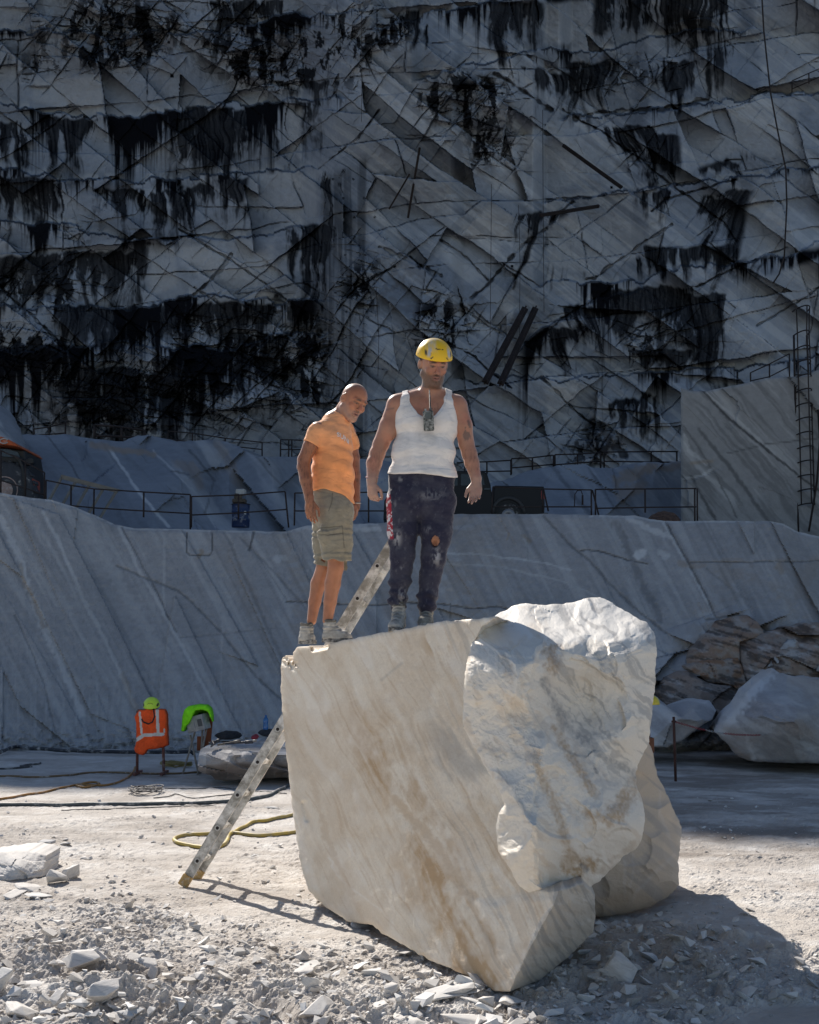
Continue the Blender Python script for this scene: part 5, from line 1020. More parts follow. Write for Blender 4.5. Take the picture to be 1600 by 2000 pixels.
    def hcol(P):
        c = np.tile(np.array([.86, .52, .008]), (len(P), 1)); q = loc_(P, HC, HR); X, Y_, Z = q.T
        du = ss(.42, .66, fbm(X * 26, Z * 26 + Y_ * 20, 940, 5, .6)) * ss(.055, .13, Z + .25 * -Y_) * .75; c = c * (1 - du[:, None]) + np.array([.62, .56, .44]) * du[:, None]
        for s_ in (-1, 1):
            e = np.exp(-(((X - s_ * .062) + (Z - .098) * s_ * .2) / .0105) ** 4 - ((Z - .098) / .027) ** 4) * (Y_ > 0); c = c * (1 - e[:, None]) + np.array([.45, .46, .47]) * e[:, None]
            e = np.exp(-((X - s_ * .080) / .006) ** 4 - ((Z - .092) / .016) ** 4) * (Y_ > 0); c = c * (1 - e[:, None]) + np.array([.03, .03, .03]) * e[:, None]
            e = (abs(X - s_ * (.050 - (Z - .068) * .8)) < .004) * (abs(Z - .068) < .008) * (Y_ > 0); c[e] = (.03, .03, .03)
            e = np.hypot(Y_ + .0, Z - .068) < .005; c[e & (X * s_ > 0)] = (.05, .04, .02)
        tx = (abs(Z - .122) < .0032) * (abs(X) < .026) * (Y_ > 0) * (vn(X * 420, 0 * X, 5) > .35); c[tx > 0] = (.06, .05, .02); return c
    hm = H.build('helmet', Hm, root, hcol)
    hs = MB(); 
    for s_ in (-1, 1): hs.tube([T((s_ * .085, .02, .058)), T((s_ * .088, -.02, .045)), T((s_ * .075, -.075, .03)), T((0, -.115, .02))], .006, 6)
    hs.tube([T((.0, -.13, .075)), T((.0, -.145, .06)), T((.02, -.14, .04))], .014, 8); hs.box(T((-.055, -.105, .06)), (.03, .03, .045))
    o = hs.build('harness', plain('dark_harness', (.03, .03, .03), .7), hm, True); o.location = hm.location * 0 - hm.parent.location if False else -Vector(root.location) - Vector(hm.location)
    # bracelet
    b_ = MB(); c = A(727, 932, -.045); b_.tube([c + np.array([math.cos(a) * .038, math.sin(a) * .034, .004 * math.sin(a)]) for a in np.linspace(0, 2 * math.pi, 20)], .0035, 6, False)
    o = b_.build('bracelet', plain('pink_cord', (.6, .35, .33), .7), root, True); o.location = -Vector(root.location)
    # walkie-talkie
    r = empty('walkie_talkie', A(837, 842, -.155), 0, 'dusty two-way radio clipped to the neckline of the white vest', 'radio')
    mb = MB(); R = Matrix.Rotation(.10, 3, 'X') @ Matrix.Rotation(-.06, 3, 'Y'); c = Vector(A(837, 822, -.165))
    mb.box(c, (.064, .038, .122), R); rm = plain('dusty_radio_plastic', (.05, .06, .055), .7, var=.4, scale=90, dust=.55, dustc=(.42, .42, .40))
    body = mb.build('casing', rm, r, bevel=.006); body.location = -Vector(r.location)
    def p_(dx, dy, dz): return c + R @ Vector((dx, dy, dz))
    an = MB(); an.tube([p_(.016, 0, .055), p_(.016, 0, .078), p_(.016, 0, .079), p_(.018, 0, .19)], [.008, .008, .0048, .0035], 8); o = an.build('antenna', plain('antenna_rubber', (.06, .065, .06), .6, dust=.4), r, True); o.location = -Vector(r.location)
    gr = MB(); gr.tube([p_(-.002, -.018, .030), p_(-.002, -.0235, .030)], .0195, 18); o = gr.build('speaker_grille', plain('grille', (.10, .12, .12), .5, scale=200), r); o.location = -Vector(r.location)
    kb = MB()
    for i in range(3):
        for j in range(3): kb.box(p_(-.014 + .014 * i, -.020, -.008 - .012 * j), (.009, .006, .007), R)
    o = kb.build('keypad', plain('keys', (.30, .31, .30), .6, c2=(.12, .12, .12), scale=60), r, bevel=.001); o.location = -Vector(r.location)
    kn = MB(); kn.tube([p_(-.014, 0, .055), p_(-.014, 0, .075)], .007, 10); o = kn.build('knob', rm, r); o.location = -Vector(r.location)
M_SOLE = plain('dirty_rubber_sole', (.10, .095, .09), .85, var=.4, scale=60, dust=.6, dustc=(.40, .38, .35))
def boot(root, ankle, toe, heel, dark=0, hgt=.12, low=False):
    """ankle: top of the foot; toe: ground point under the toe end; heel: ground point under the heel."""
    ankle = v3(ankle); toe = v3(toe); heel = v3(heel); zb = min(toe[2], heel[2]); zb = (toe[2] + heel[2]) / 2
    toe[2] = heel[2] = zb; d = toe - heel; L = np.linalg.norm(d); d /= L; ctr = (toe + heel) / 2; sd = np.cross(d, (0, 0, 1)); R = np.stack([sd, d, (0, 0, 1)], 1)
    S = SDF(np.minimum(np.minimum(toe, heel), ankle) - .12, np.maximum(np.maximum(toe, heel), ankle) + .12, .0045); up = np.array([0, 0, 1.])
    top = heel + d * .055 + up * (hgt + .035)
    S.chain([(heel + d * .045 + up * .045, .040), (heel + d * .052 + up * .09, .038), (top, .044)], .018)
    S.chain([(heel + d * .045 + up * .040, .038), (heel + d * .45 * L + up * .040, .040), (toe - d * .075 + up * .034, .043), (toe - d * .045 + up * .030, .038)], .02, flat=.82, fax=up)
    S.chain([(heel + d * .065 + up * .10, .038), (heel + d * .45 * L + up * .068, .034), (heel + d * .68 * L + up * .046, .030)], .02)
    S.cut(lambda x, y, z: np.maximum(zb + .022 - z, z - (zb + hgt + .045 + .004 * np.sin(x * 90)))); S.cap(top + up * .015, top + up * .07, .034, .040, .006, sub=True)
    S.noise(lambda x, y, z: -.004 * (fbm(x * 40 + y * 30, z * 60, 950, 3) - .5) * 2 - .002 * np.sin(z * 260) * (z > zb + .07))
    def c_(P):
        c = np.tile(np.array([.26, .245, .21] if dark else [.47, .445, .40]), (len(P), 1)); q = (P - heel) @ R; n = fbm(P[:, 0] * 50 + P[:, 1] * 30, P[:, 2] * 60, 951, 4)
        c *= (.55 + .8 * n)[:, None]; lace = (np.abs(q[:, 0]) < .028) & (q[:, 1] > .06) & (q[:, 2] > .06); top_ = q[:, 2] > hgt + .022; c[top_] *= .35; k = (np.sin(q[:, 2] * 330 + np.abs(q[:, 0]) * 120) > .35) & lace; c[lace & ~k] *= .72; c[k] = c[k] * .6 + np.array([.42, .40, .35]) * .4
        return c
    bt = S.build('boot', M_LEATHER, root, c_)
    mb = MB(); prof = []
    for i in range(28):
        a = 2 * math.pi * i / 28; y = math.cos(a); x = math.sin(a); yy = L / 2 * (abs(y) ** .75) * (1 if y > 0 else -1); wd = .040 + (.008 if y > .2 else 0) ; xx = wd * (abs(x) ** .75) * (1 if x > 0 else -1)
        prof.append(ctr + d * yy + sd * xx)
    mb.prism(prof, (0, 0, 0), (0, 0, .028)); o = mb.build('sole', M_SOLE, bt, bevel=.004); o.location = -Vector(root.location) - Vector(bt.location)
make_man_a()
# ------------------------------------------------------------------ the bald man in the orange shirt
def make_man_b():
    Y0 = 8.05; A = lambda u, v, dy=0.0: atn(u, v, Y0 + dy); M = Y0 / F
    root = empty('person', A(635, 1256), 0, 'bald man in orange T-shirt and khaki shorts, leaning forward on the block', 'person')
    lo = A(560, 1270); hi = A(740, 735); S = SDF((lo[0], Y0 - .34, lo[2]), (hi[0], Y0 + .40, hi[2]), .0056)
    HC = A(690, 786, -.04); HR = basis((.52, -.72, -.46), (.42, -.22, .88))
    fx = (.55, .83, 0)                                    # the flat axis of the trunk (he faces right and towards us)
    f_ = np.array([.62, -.78, 0]); r_ = np.array([.78, .62, 0])
    S.cap(A(650, 985), A(652, 940), .125, .120, .03); S.cap(A(650, 930), A(650, 870), .118, .125, .03); S.cap(A(648, 865), A(655, 828), .115, .095, .03); S.cap(A(655, 830, .03), A(673, 800, .0), .062, .056, .03); S.cap(A(668, 812, .0), A(682, 782, -.02), .054, .054, .02)
    head(S, HC, HR, sc=1.07)
    # near arm
    S.ell(A(622, 842, -.10), (.062, .062, .066), None, .03)
    S.chain([(A(621, 842, -.11), .058), (A(606, 872, -.12), .050), (A(594, 898, -.12), .044), (A(593, 912, -.13), .043), (A(598, 938, -.16), .042), (A(604, 972, -.19), .030), (A(605, 982, -.195), .028)], .012)
    hand(S, A(605, 978, -.195), A(608, 1025, -.20) - A(605, 980, -.195), (.4, .9, 0), (.9, -.3, 0), (.35, .4, .5, .55), .5, .95)
    # far arm
    S.chain([(A(680, 845, .16), .055), (A(690, 895, .17), .046), (A(693, 930, .15), .040), (A(695, 975, .10), .031), (A(696, 990, .09), .028)], .012)
    hand(S, A(695, 984, .09), A(691, 1034, .06) - A(695, 985, .09), (-.6, .6, 0), (-.2, -.95, 0), (.5, .55, .6, .6), .4, .95)
    for (pts) in [[(A(640, 1000, .06), .085), (A(634, 1085, .07), .056), (A(633, 1108, .08), .052), (A(622, 1140, .11), .052), (A(615, 1175, .11), .042), (A(609, 1212, .09), .033)],
                  [(A(656, 1000, -.06), .085), (A(656, 1085, -.08), .058), (A(656, 1108, -.08), .053), (A(650, 1140, -.05), .053), (A(645, 1175, -.05), .043), (A(640, 1212, -.06), .034)]]: S.chain(pts, .015)
    def col(P):
        c = np.tile(np.array([.43, .175, .09]), (len(P), 1)); nz = fbm(P[:, 0] * 30, P[:, 2] * 30, 960); c *= (.82 + .35 * nz)[:, None]
        arm = (P[:, 2] < A(0, 860)[2]) & (P[:, 2] > A(0, 1040)[2]); c[arm] *= .75; hair = ss(.52, .75, fbm(P[:, 0] * 170, P[:, 2] * 40, 961)) * .4 * arm; c *= (1 - hair)[:, None]
        return face_paint(c, loc_(P, HC, HR, 1.07), beard=.42, beardc=(.30, .25, .22), stub=.30, seed=9, brow=(.06, .04, .03))
    S.build('body', M_SKIN, root, col)
    T_ = SDF((A(560, 0)[0], Y0 - .34, A(0, 1000)[2]), (A(720, 0)[0], Y0 + .36, A(0, 788)[2]), .0056)
    T_.chain([(A(632, 838, -.08), .066), (A(620, 846, -.105), .068), (A(602, 886, -.12), .066)], .02); T_.chain([(A(676, 840, .14), .062), (A(686, 872, .17), .060)], .03)
    ax_ = A(604, 874, -.12) - A(622, 842, -.105); ax_ = ax_ / np.linalg.norm(ax_); p0 = A(608, 868, -.12); T_.cut(lambda x, y, z: np.where(y < Y0 + .02, (x - p0[0]) * ax_[0] + (y - p0[1]) * ax_[1] + (z - p0[2]) * ax_[2], -1))
    T_.cap(A(606, 872, -.12), A(600, 890, -.12), .050, .050, .006, sub=True)
    T_.cap(A(650, 990), A(650, 930), .150, .146, .03); T_.cap(A(650, 930), A(650, 868, -.0), .140, .142, .03); T_.cap(A(646, 868), A(655, 832), .130, .105, .03); T_.cap(A(655, 835, .03), A(668, 812, .01), .078, .068, .03)
    T_.cap(A(648, 852, -.05), A(656, 852, .09), .098, .095, .04); T_.cap(A(654, 862, -.08), A(656, 905, -.07), .080, .088, .05)
    def tc(x, y, z):
        u = x / y * F + 800; v = 1275 - (z - CH) / y * F
        hem = pl(u, [(590, 955), (608, 957), (625, 955), (650, 957), (672, 968), (690, 981), (720, 990)]) + 1.5 * np.sin(u / 6.)
        sl = -1 + 0 * u
        nk = -.0 + (1 - 0) * 0; P = np.stack([x, y, z], -1) - A(676, 800, -.0); return np.maximum(np.maximum((v - hem) * M, sl), -1)
    T_.cut(tc); T_.cap(A(669, 808, -.01), A(690, 765, -.05), .060, .070, .006, sub=True)
    T_.noise(lambda x, y, z: -.0045 * np.sin(62 * z + 34 * x + 7 * fbm(x * 5, z * 5, 970)) * ss(.38, .68, fbm(x * 5 + y * 3, z * 5, 971)) - .004 * (fbm(x * 9 + y * 7, z * 12, 972, 3) - .5) * 2)
    def tcol(P):
        c = np.tile(np.array([.98, .41, .17]), (len(P), 1)); U = P[:, 0] / P[:, 1] * F + 800; V = 1275 - (P[:, 2] - CH) / P[:, 1] * F
        c *= (1 - .18 * ss(.45, .7, fbm(P[:, 0] * 8, P[:, 2] * 8, 973)))[:, None]
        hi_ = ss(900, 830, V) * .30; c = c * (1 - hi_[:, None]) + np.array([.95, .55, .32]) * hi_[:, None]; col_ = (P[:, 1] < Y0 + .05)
        return c
    ts = T_.build('t_shirt', M_CLOTH, root, tcol)
    # chest lettering, partly worn away and seen at a slant
    fc = bpy.data.curves.new('lettering', 'FONT'); fc.body = 'SUNI'; fc.size = .074; fc.extrude = .0012; fc.align_x = 'CENTER'; fc.offset = .0008
    fo = bpy.data.objects.new('tmp', fc); COL.objects.link(fo); bpy.context.view_layer.update(); lm = bpy.data.meshes.new_from_object(fo); bpy.data.objects.remove(fo)
    lo_ = bpy.data.objects.new('lettering', lm); COL.objects.link(lo_); lm.materials.clear(); lm.materials.append(plain('worn_print', (.92, .88, .84), .8, var=.2, scale=60, bs=0))
    lo_.rotation_euler = (math.radians(78), math.radians(18), math.radians(30)); lo_.parent = ts; p = Vector(A(680, 856, -.185)); lo_.location = p - Vector(root.location) - Vector(ts.location)
    bpy.context.view_layer.update()
    md = lo_.modifiers.new('wrap', 'SHRINKWRAP'); md.target = ts; md.wrap_method = 'NEAREST_SURFACEPOINT'; md.offset = .003
    H_ = SDF((A(570, 0)[0], Y0 - .32, A(0, 1130)[2]), (A(720, 0)[0], Y0 + .32, A(0, 940)[2]), .0056)
    H_.cap(A(650, 950), A(651, 1000), .135, .142, .03); H_.chain([(A(642, 1000, .06), .120), (A(640, 1060, .07), .102), (A(641, 1125, .07), .094)], .03); H_.chain([(A(656, 1000, -.06), .122), (A(657, 1060, -.07), .106), (A(658, 1120, -.07), .098)], .03)
    H_.ell(A(636, 1045, -.14), (.055, .045, .075), None, .02)
    def hc(x, y, z):
        u = x / y * F + 800; v = 1275 - (z - CH) / y * F; near = y < Y0 - .0
        hem = np.where(near, 1094 + (u - 640) * .06 + 2 * np.sin(u / 5.), 1108 + (u - 640) * .22); return np.maximum((v - hem) * M, z - A(0, 950)[2])
    H_.cut(hc); H_.cap(A(656, 1092, -.08), A(656, 1112, -.08), .070, .078, .005, sub=True); H_.cap(A(634, 1100, .07), A(632, 1118, .08), .066, .07, .005, sub=True)
    H_.noise(lambda x, y, z: -.008 * (fbm(x * 16 + y * 12, z * 20, 980, 4) - .5) * 2 - .006 * np.sin(z * 120 + 12 * fbm(x * 9, z * 9, 981)) * np.exp(-((z - A(0, 1040)[2]) / .035) ** 2) - .005 * np.sin(z * 150) * np.exp(-((z - A(0, 1085)[2]) / .03) ** 2))
    def hcol(P):
        c = np.tile(np.array([.30, .275, .215]), (len(P), 1)); U = P[:, 0] / P[:, 1] * F + 800; V = 1275 - (P[:, 2] - CH) / P[:, 1] * F
        c *= (.78 + .35 * fbm(U / 9, V / 14, 982, 4))[:, None]
        l = 1 - ss(.5, 1.3, np.minimum(dpoly(U, V, [(648, 962), (647, 980), (641, 998)]), np.minimum(dpoly(U, V, [(621, 1032), (668, 1028), (672, 1070)]), dpoly(U, V, [(622, 1044), (640, 1046), (668, 1042)])))); c *= (1 - .45 * l)[:, None]; return c
    H_.build('shorts', M_CLOTH, root, hcol)
    boot(root, A(608, 1214, .09), A(616, 1258, .045), A(585, 1258, .10), 0, .10); boot(root, A(641, 1212, -.06), A(690, 1253, -.10), A(629, 1256, -.045), 0, .11)
    b_ = MB(); c = A(695, 983, .095); b_.tube([c + np.array([math.cos(a) * .034, math.sin(a) * .034, .003 * math.sin(a)]) for a in np.linspace(0, 2 * math.pi, 20)], .005, 6, False)
    o = b_.build('wrist_watch', plain('watch_strap', (.45, .43, .40), .4, .6), root, True); o.location = -Vector(root.location)
make_man_b()
# ------------------------------------------------------------------ ladder against the block
def local(o, root): o.location = -Vector(root.location); return o
M_ALU = plain('splashed_aluminium', (.34, .33, .30), .5, .3, c2=(.20, .19, .17), scale=14, dust=.55, dustc=(.70, .69, .67), bs=.3)
M_ALU2 = plain('bare_aluminium', (.55, .54, .52), .5, .2, scale=60)
M_CAP = plain('ladder_foot_plastic', (.55, .36, .14), .7, var=.3, scale=40, dust=.3)
M_DARK = plain('dark_steel', (.035, .028, .028), .7, .3, var=.4, scale=6, bs=.1)
M_RUST = plain('rusty_steel', (.10, .045, .035), .85, .1, var=.5, scale=8, bs=.3)
def ladder():
    f1 = gnd(358, 1733); f2 = Vector((f1.x + .03, f1.y + .34, 0)); top = at(755, 1082, 8.66); d = (top - f1); L = d.length * 1.06; d.normalize()
    f1 = f1 + Vector((0, 0, .02))
    root = empty('ladder', f1, 0, 'paint-splashed aluminium ladder leaning against the left end of the block', 'ladder')
    wv = (f2 - f1).normalized(); nrm = d.cross(wv).normalized()
    for f in (f1, f1 + wv * .34):
        a = f + d * .04; mb = MB(); b = a + d * L; e = nrm * .032
        mb.beam(a, b, .064, .004, wv)                                     # web, seen from the side
        for s_ in (-1, 1): mb.beam(a + e * s_ + wv * .012, b + e * s_ + wv * .012, .004, .028, wv)
        mb.beam(a - wv * .003, b - wv * .003, .010, .004, wv)
        local(mb.build('rail', M_ALU, root), root)
        c = MB(); c.beam(f - d * .01, f + d * .075, .076, .045, wv); local(c.build('foot_cap', M_CAP, root, bevel=.006), root)
    i = 0; s = .20
    while s < L - .1:
        a = f1 + d * s; mb = MB(); mb.beam(a - wv * .012, a + wv * .352, .032, .032, nrm); local(mb.build('rung', M_ALU, root), root)
        m2 = MB(); m2.tube([a - wv * .0135, a - wv * .0125], .021, 14); local(m2.build('rung_collar', M_ALU2, root), root); m2 = MB(); m2.tube([a - wv * .0155, a - wv * .013], .0125, 10); local(m2.build('rung_end', M_DARK, root), root)
        s += .28
ladder()
# ------------------------------------------------------------------ things set down at the foot of the face
def hard_hat(name, c, fwd, r, colr, label, up=(0, 0, 1), dots=False, strap=True):
    c = v3(c); R = basis(fwd, up); S = SDF(c - r * 1.7, c + r * 1.7, r / 24)
    S.ell(c, (r * .92, r * 1.12, r * .95), R, .01)
    S.cut(lambda x, y, z: -((np.stack([x - c[0], y - c[1], z - c[2]], -1) @ R)[..., 2] + .12 * r)); S.ell(c - R[:, 2] * r * .05, (r * .84, r * 1.03, r * .87), R, .004, True)
    m = plain(name + '_shell', colr, .4, var=.12, scale=30, dust=.2)
    root = empty(name, c, 0, label, 'helmet')
    def cf(P):
        q = (P - c) @ R / r; k = np.tile(np.array(colr), (len(P), 1))
        if dots:
            for i in range(-2, 3): k[(np.hypot(q[:, 0] - i * .15, q[:, 2] - .52 + i * i * .02) < .045) & (q[:, 1] > 0)] = (.03, .03, .02)
            for s_ in (-1, 1): k[(np.hypot((q[:, 0] - s_ * .78), (q[:, 2] - .22) * .6) < .10) & (q[:, 1] > 0)] = (.03, .03, .02)
        return k
    sh = S.build('shell', attrmat(name + '_paint', .4, .4, bstr=.02), root, cf)
    if not strap: return root
    st = MB()
    for s_ in (-1, 1): st.tube([c + R @ v3((s_ * r * .7, r * .2, -.1 * r)), c + R @ v3((s_ * r * .45, r * .95, -.9 * r)), c + R @ v3((0, r * 1.0, -1.5 * r))], .007, 6)
    local(st.build('chin_strap', M_DARK, root, True), root); return root
M_REDPIPE = plain('red_brown_pipe', (.20, .085, .07), .75, var=.4, scale=12, dust=.2)
g = gnd(294, 1514); Yv = g.y
def frame_stand():
    root = empty('frame_stand', g, 0, 'red-brown steel frame stand under the orange safety vest', 'stand')
    for u in (269, 318):
        mb = MB(); a = at(u, 1388, Yv); b = at(u + (2 if u > 300 else -1), 1512, Yv); b.z = .02; mb.tube([a, b], .020, 8); local(mb.build('leg', M_REDPIPE, root, True), root)
        mb = MB(); mb.beam((b.x, b.y - .18, .03), (b.x, b.y + .25, .03), .04, .04); local(mb.build('foot', M_REDPIPE, root), root)
    mb = MB(); mb.tube([at(269, 1388, Yv), at(318, 1388, Yv)], .02, 8); local(mb.build('crossbar', M_REDPIPE, root, True), root)
frame_stand()
M_HIVIS = attrmat('hi_vis_fabric', .8, .2, bscale=60, bstr=.3, var=.2)
def vest_paint(U, V):
    c = np.tile(np.array([.88, .11, .025]), (len(U), 1)); c *= (.85 + .25 * fbm(U / 5, V / 9, 1001))[:, None]
    for pts, w_ in [([(307, 1386), (309, 1433)], 3.0), ([(281, 1436), (318, 1434)], 3.2), ([(273, 1392), (277, 1432)], 2.2), ([(279, 1437), (267, 1445)], 3.4), ([(321, 1424), (321, 1431)], 1.2)]:
        c[dpoly(U, V, pts) < w_] = (.62, .60, .56)
    return c
o = relief('safety_vest', [(263, 1401), (266, 1394), (272, 1387), (285, 1385), (310, 1385), (320, 1386), (325, 1396), (326, 1420), (328, 1455), (318, 1459), (305, 1462), (288, 1464), (284, 1470), (279, 1475), (272, 1474), (264, 1469), (262, 1463), (266, 1450), (267, 1430), (266, 1412)],
       [(266, 1395, Yv - .12), (320, 1390, Yv - .10), (295, 1390, Yv - .14), (295, 1430, Yv - .20), (270, 1430, Yv - .12), (325, 1430, Yv - .10), (275, 1470, Yv - .2), (310, 1460, Yv - .17), (326, 1455, Yv - .10), (300, 1410, Yv - .16)], 1.1, (0, 1, 0), M_HIVIS, rnd=.03, rough=(.016, 9, 1), depth=.22, paint=vest_paint, edge=.6, back=3, seed=31, smooth=True)
tag(o, 'orange hi-vis vest with pale reflective bands draped over the frame stand', 'safety vest')
hard_hat('hard_hat', at(296, 1378, Yv - .03), (.05, -1, -.25), .125, (.52, .78, .06), 'lime yellow hard hat on top of the orange safety vest', (0, -.2, 1), True)
b_ = MB(); b_.tube([at(*p, Yv - .27) for p in [(300, 1384), (302, 1400), (298, 1410), (290, 1414), (280, 1410), (277, 1404)]], .011, 6); tag(b_.build('strap', M_DARK, None, True), 'dark strap hanging in a loop over the orange vest front', 'strap')
# electrical box on trestle legs
g2 = gnd(375, 1512); Yb = g2.y
root = empty('switch_box', g2, 0, 'tilted grey electrical box on thin trestle legs, under a green jacket', 'electrical box')
R_ = Matrix.Rotation(math.radians(-14), 3, 'Y') @ Matrix.Rotation(math.radians(-18), 3, 'Z')
M_GREY = plain('dusty_grey_enclosure', (.33, .34, .35), .6, var=.2, scale=12, dust=.3)
bc = at(387, 1412, Yb); mb = MB(); mb.box(bc, (.27, .20, .22), R_); local(mb.build('enclosure', M_GREY, root, bevel=.01), root)
mb = MB(); mb.box(bc + R_ @ Vector((-.062, -.105, 0)), (.118, .012, .19), R_); local(mb.build('door', M_GREY, root, bevel=.003), root)
mb = MB(); mb.box(bc + R_ @ Vector((.085, -.105, -.0)), (.06, .03, .10), R_); local(mb.build('socket_panel', plain('dark_socket', (.08, .09, .10), .5), root, bevel=.004), root)
for (a, b) in [((381, 1430), (357, 1512)), ((372, 1436), (388, 1500)), ((409, 1395), (386, 1516)), ((396, 1420), (392, 1470))]:
    mb = MB(); q = at(*b, Yb - (.1 if b[0] == 386 else 0)); mb.tube([at(*a, Yb + .06), Vector((q.x, q.y, .0))], .014, 6); local(mb.build('leg', plain('pale_tube', (.34, .31, .27), .6), root, True), root)
o = MB(); o.box(at(407, 1428, Yb + .12), (.10, .03, .52), Matrix.Rotation(math.radians(4), 3, 'Y')); o.box(at(392, 1452, Yb + .1), (.10, .03, .20)); tag(o.build('rusty_panel', plain('rust_orange', (.25, .08, .035), .8, scale=9), None, bevel=.004), 'rust-brown board standing behind the grey electrical box', 'board')
def jk(U, V):
    c = np.tile(np.array([.25, .85, .02]), (len(U), 1)); c *= (.8 + .3 * fbm(U / 5, V / 6, 1003))[:, None]; return c
o = relief('jacket', [(354, 1428), (356, 1400), (360, 1386), (368, 1379), (385, 1377), (402, 1377), (410, 1384), (414, 1398), (415, 1410), (410, 1400), (406, 1390), (396, 1386), (382, 1388), (376, 1398), (370, 1412), (362, 1420), (359, 1429)],
       [(355, 1425, Yb - .12), (360, 1390, Yb - .12), (385, 1378, Yb - .1), (385, 1386, Yb - .16), (408, 1385, Yb - .1), (414, 1405, Yb - .1), (370, 1405, Yb - .17)], 1.0, (0, 1, 0), M_HIVIS, rnd=.03, rough=(.012, 7, 1), depth=.26, paint=jk, edge=.5, back=3, seed=33, smooth=True)
tag(o, 'bright green work jacket draped over the grey electrical box', 'jacket')
# flat slab with clutter
o = relief('flat_rock', [(386, 1495), (389, 1475), (393, 1463), (402, 1457), (425, 1457), (447, 1455), (470, 1452), (500, 1449), (530, 1444), (560, 1440), (620, 1438), (640, 1520), (560, 1519), (500, 1521), (470, 1524), (440, 1526), (420, 1523), (412, 1514), (396, 1511), (388, 1505)],
       [(388, 1490, 15.7), (400, 1460, 15.9), (480, 1456, 16.1), (480, 1470, 15.35), (560, 1450, 16.0), (560, 1475, 15.4), (440, 1480, 15.3), (440, 1522, 15.8), (540, 1518, 15.9), (480, 1495, 15.35), (600, 1490, 15.5)], 1.8, (0, 1, 0), M_BOUL, rnd=.02, rough=(.03, 26, 1), chip=[((46, 15), 1.0, 6, .16)], fac=[(60, 22, 8, .07, 71)], depth=1.3,
       paint=lambda U, V: np.stack([.25 * ss(.5, .65, fbm(U / 60, V / 8, 1004)), .5 * ss(1488, 1500, V), .6 * ss(1475, 1466, V) * ss(.4, .6, fbm(U / 40, V / 6, 1005)) + .3 * ((U < 402) & (V > 1470))], -1), edge=1.0, seed=34)
tag(o, 'long flat grey marble slab lying behind the ladder, tools on it', 'rock slab')
rs = random.Random(5)
def lump(name, u0, u1, v0, v1, Y, colr, label, cat, seed, dep=.3):
    n = 14; pts = [((u0 + u1) / 2 + (u1 - u0) / 2 * math.cos(2 * math.pi * i / n) * rs.uniform(.85, 1.05), (v0 + v1) / 2 - (v1 - v0) / 2 * math.sin(2 * math.pi * i / n) * rs.uniform(.7, 1.1)) for i in range(n)][::-1]
    o = relief(name, pts, [(u0, v1, Y), (u1, v1, Y), ((u0 + u1) / 2, v0, Y + .05), ((u0 + u1) / 2, (v0 + v1) / 2, Y - dep * .4)], 1.0, (0, 1, 0), plain(name + '_cloth', colr, .8, var=.5, scale=14), rnd=.05, rough=(.03, 7, 1), depth=dep, edge=.5, back=3, seed=seed)
    tag(o, label, cat)
lump('work_bag', 418, 472, 1427, 1447, 16.6, (.02, .021, .025), 'crumpled black work bag behind the flat slab', 'bag', 41)
lump('jumper', 502, 562, 1425, 1440, 16.7, (.022, .024, .03), 'dark jumper folded beneath the blue bottle', 'clothes', 42)
lump('rag', 490, 504, 1435, 1446, 16.2, (.35, .03, .05), 'small red rag lying among tools on the flat slab', 'rag', 43, .1)
root = empty('bottle', at(519, 1425, 16.5), 0, 'blue plastic water bottle standing behind the flat slab', 'bottle')
mb = MB(); k = 16.5 / F; mb.lathe([(.033, 0), (.036, .01), (.036, .07), (.032, .08), (.036, .09), (.036, .14), (.016, .175), (.014, .185)], at(519, 1425, 16.5)); 
m, t, b = newmat('blue_bottle'); b.inputs['Base Color'].default_value = (.05, .22, .55, 1); b.inputs['Transmission Weight'].default_value = .5; b.inputs['Roughness'].default_value = .15
local(mb.build('body', m, root, True), root); mb = MB(); mb.lathe([(.015, .185), (.015, .20)], at(519, 1425, 16.5)); local(mb.build('cap', plain('cap_blue', (.03, .1, .3), .5), root), root)
tools = [((408, 1452), (430, 1446), .016, (.05, .05, .055), 'dark pry bar on the left end of the flat slab'), ((425, 1455), (470, 1447), .012, (.20, .17, .14), 'brown-handled hammer on the flat slab'), ((440, 1452), (495, 1449), .014, (.06, .06, .07), 'long grey chisel lying across the flat slab'), ((412, 1448), (418, 1456), .03, (.10, .10, .11), 'rolled grey cable on the left tip of the flat slab'), ((470, 1452), (502, 1446), .011, (.30, .29, .28), 'pale steel rod beside the red rag')]
for a, b, r, c, lb in tools:
    Yt = 15.75; mb = MB(); p, q = at(*a, Yt), at(*b, Yt); d = (q - p); mb.tube([p, p + d * .7, p + d * .71, p + d * .98, q], [r, r, r * 1.7, r * 1.6, r * .8], 7); tag(mb.build('hand_tool', plain('tool', c, .5), None, True), lb, 'tool')
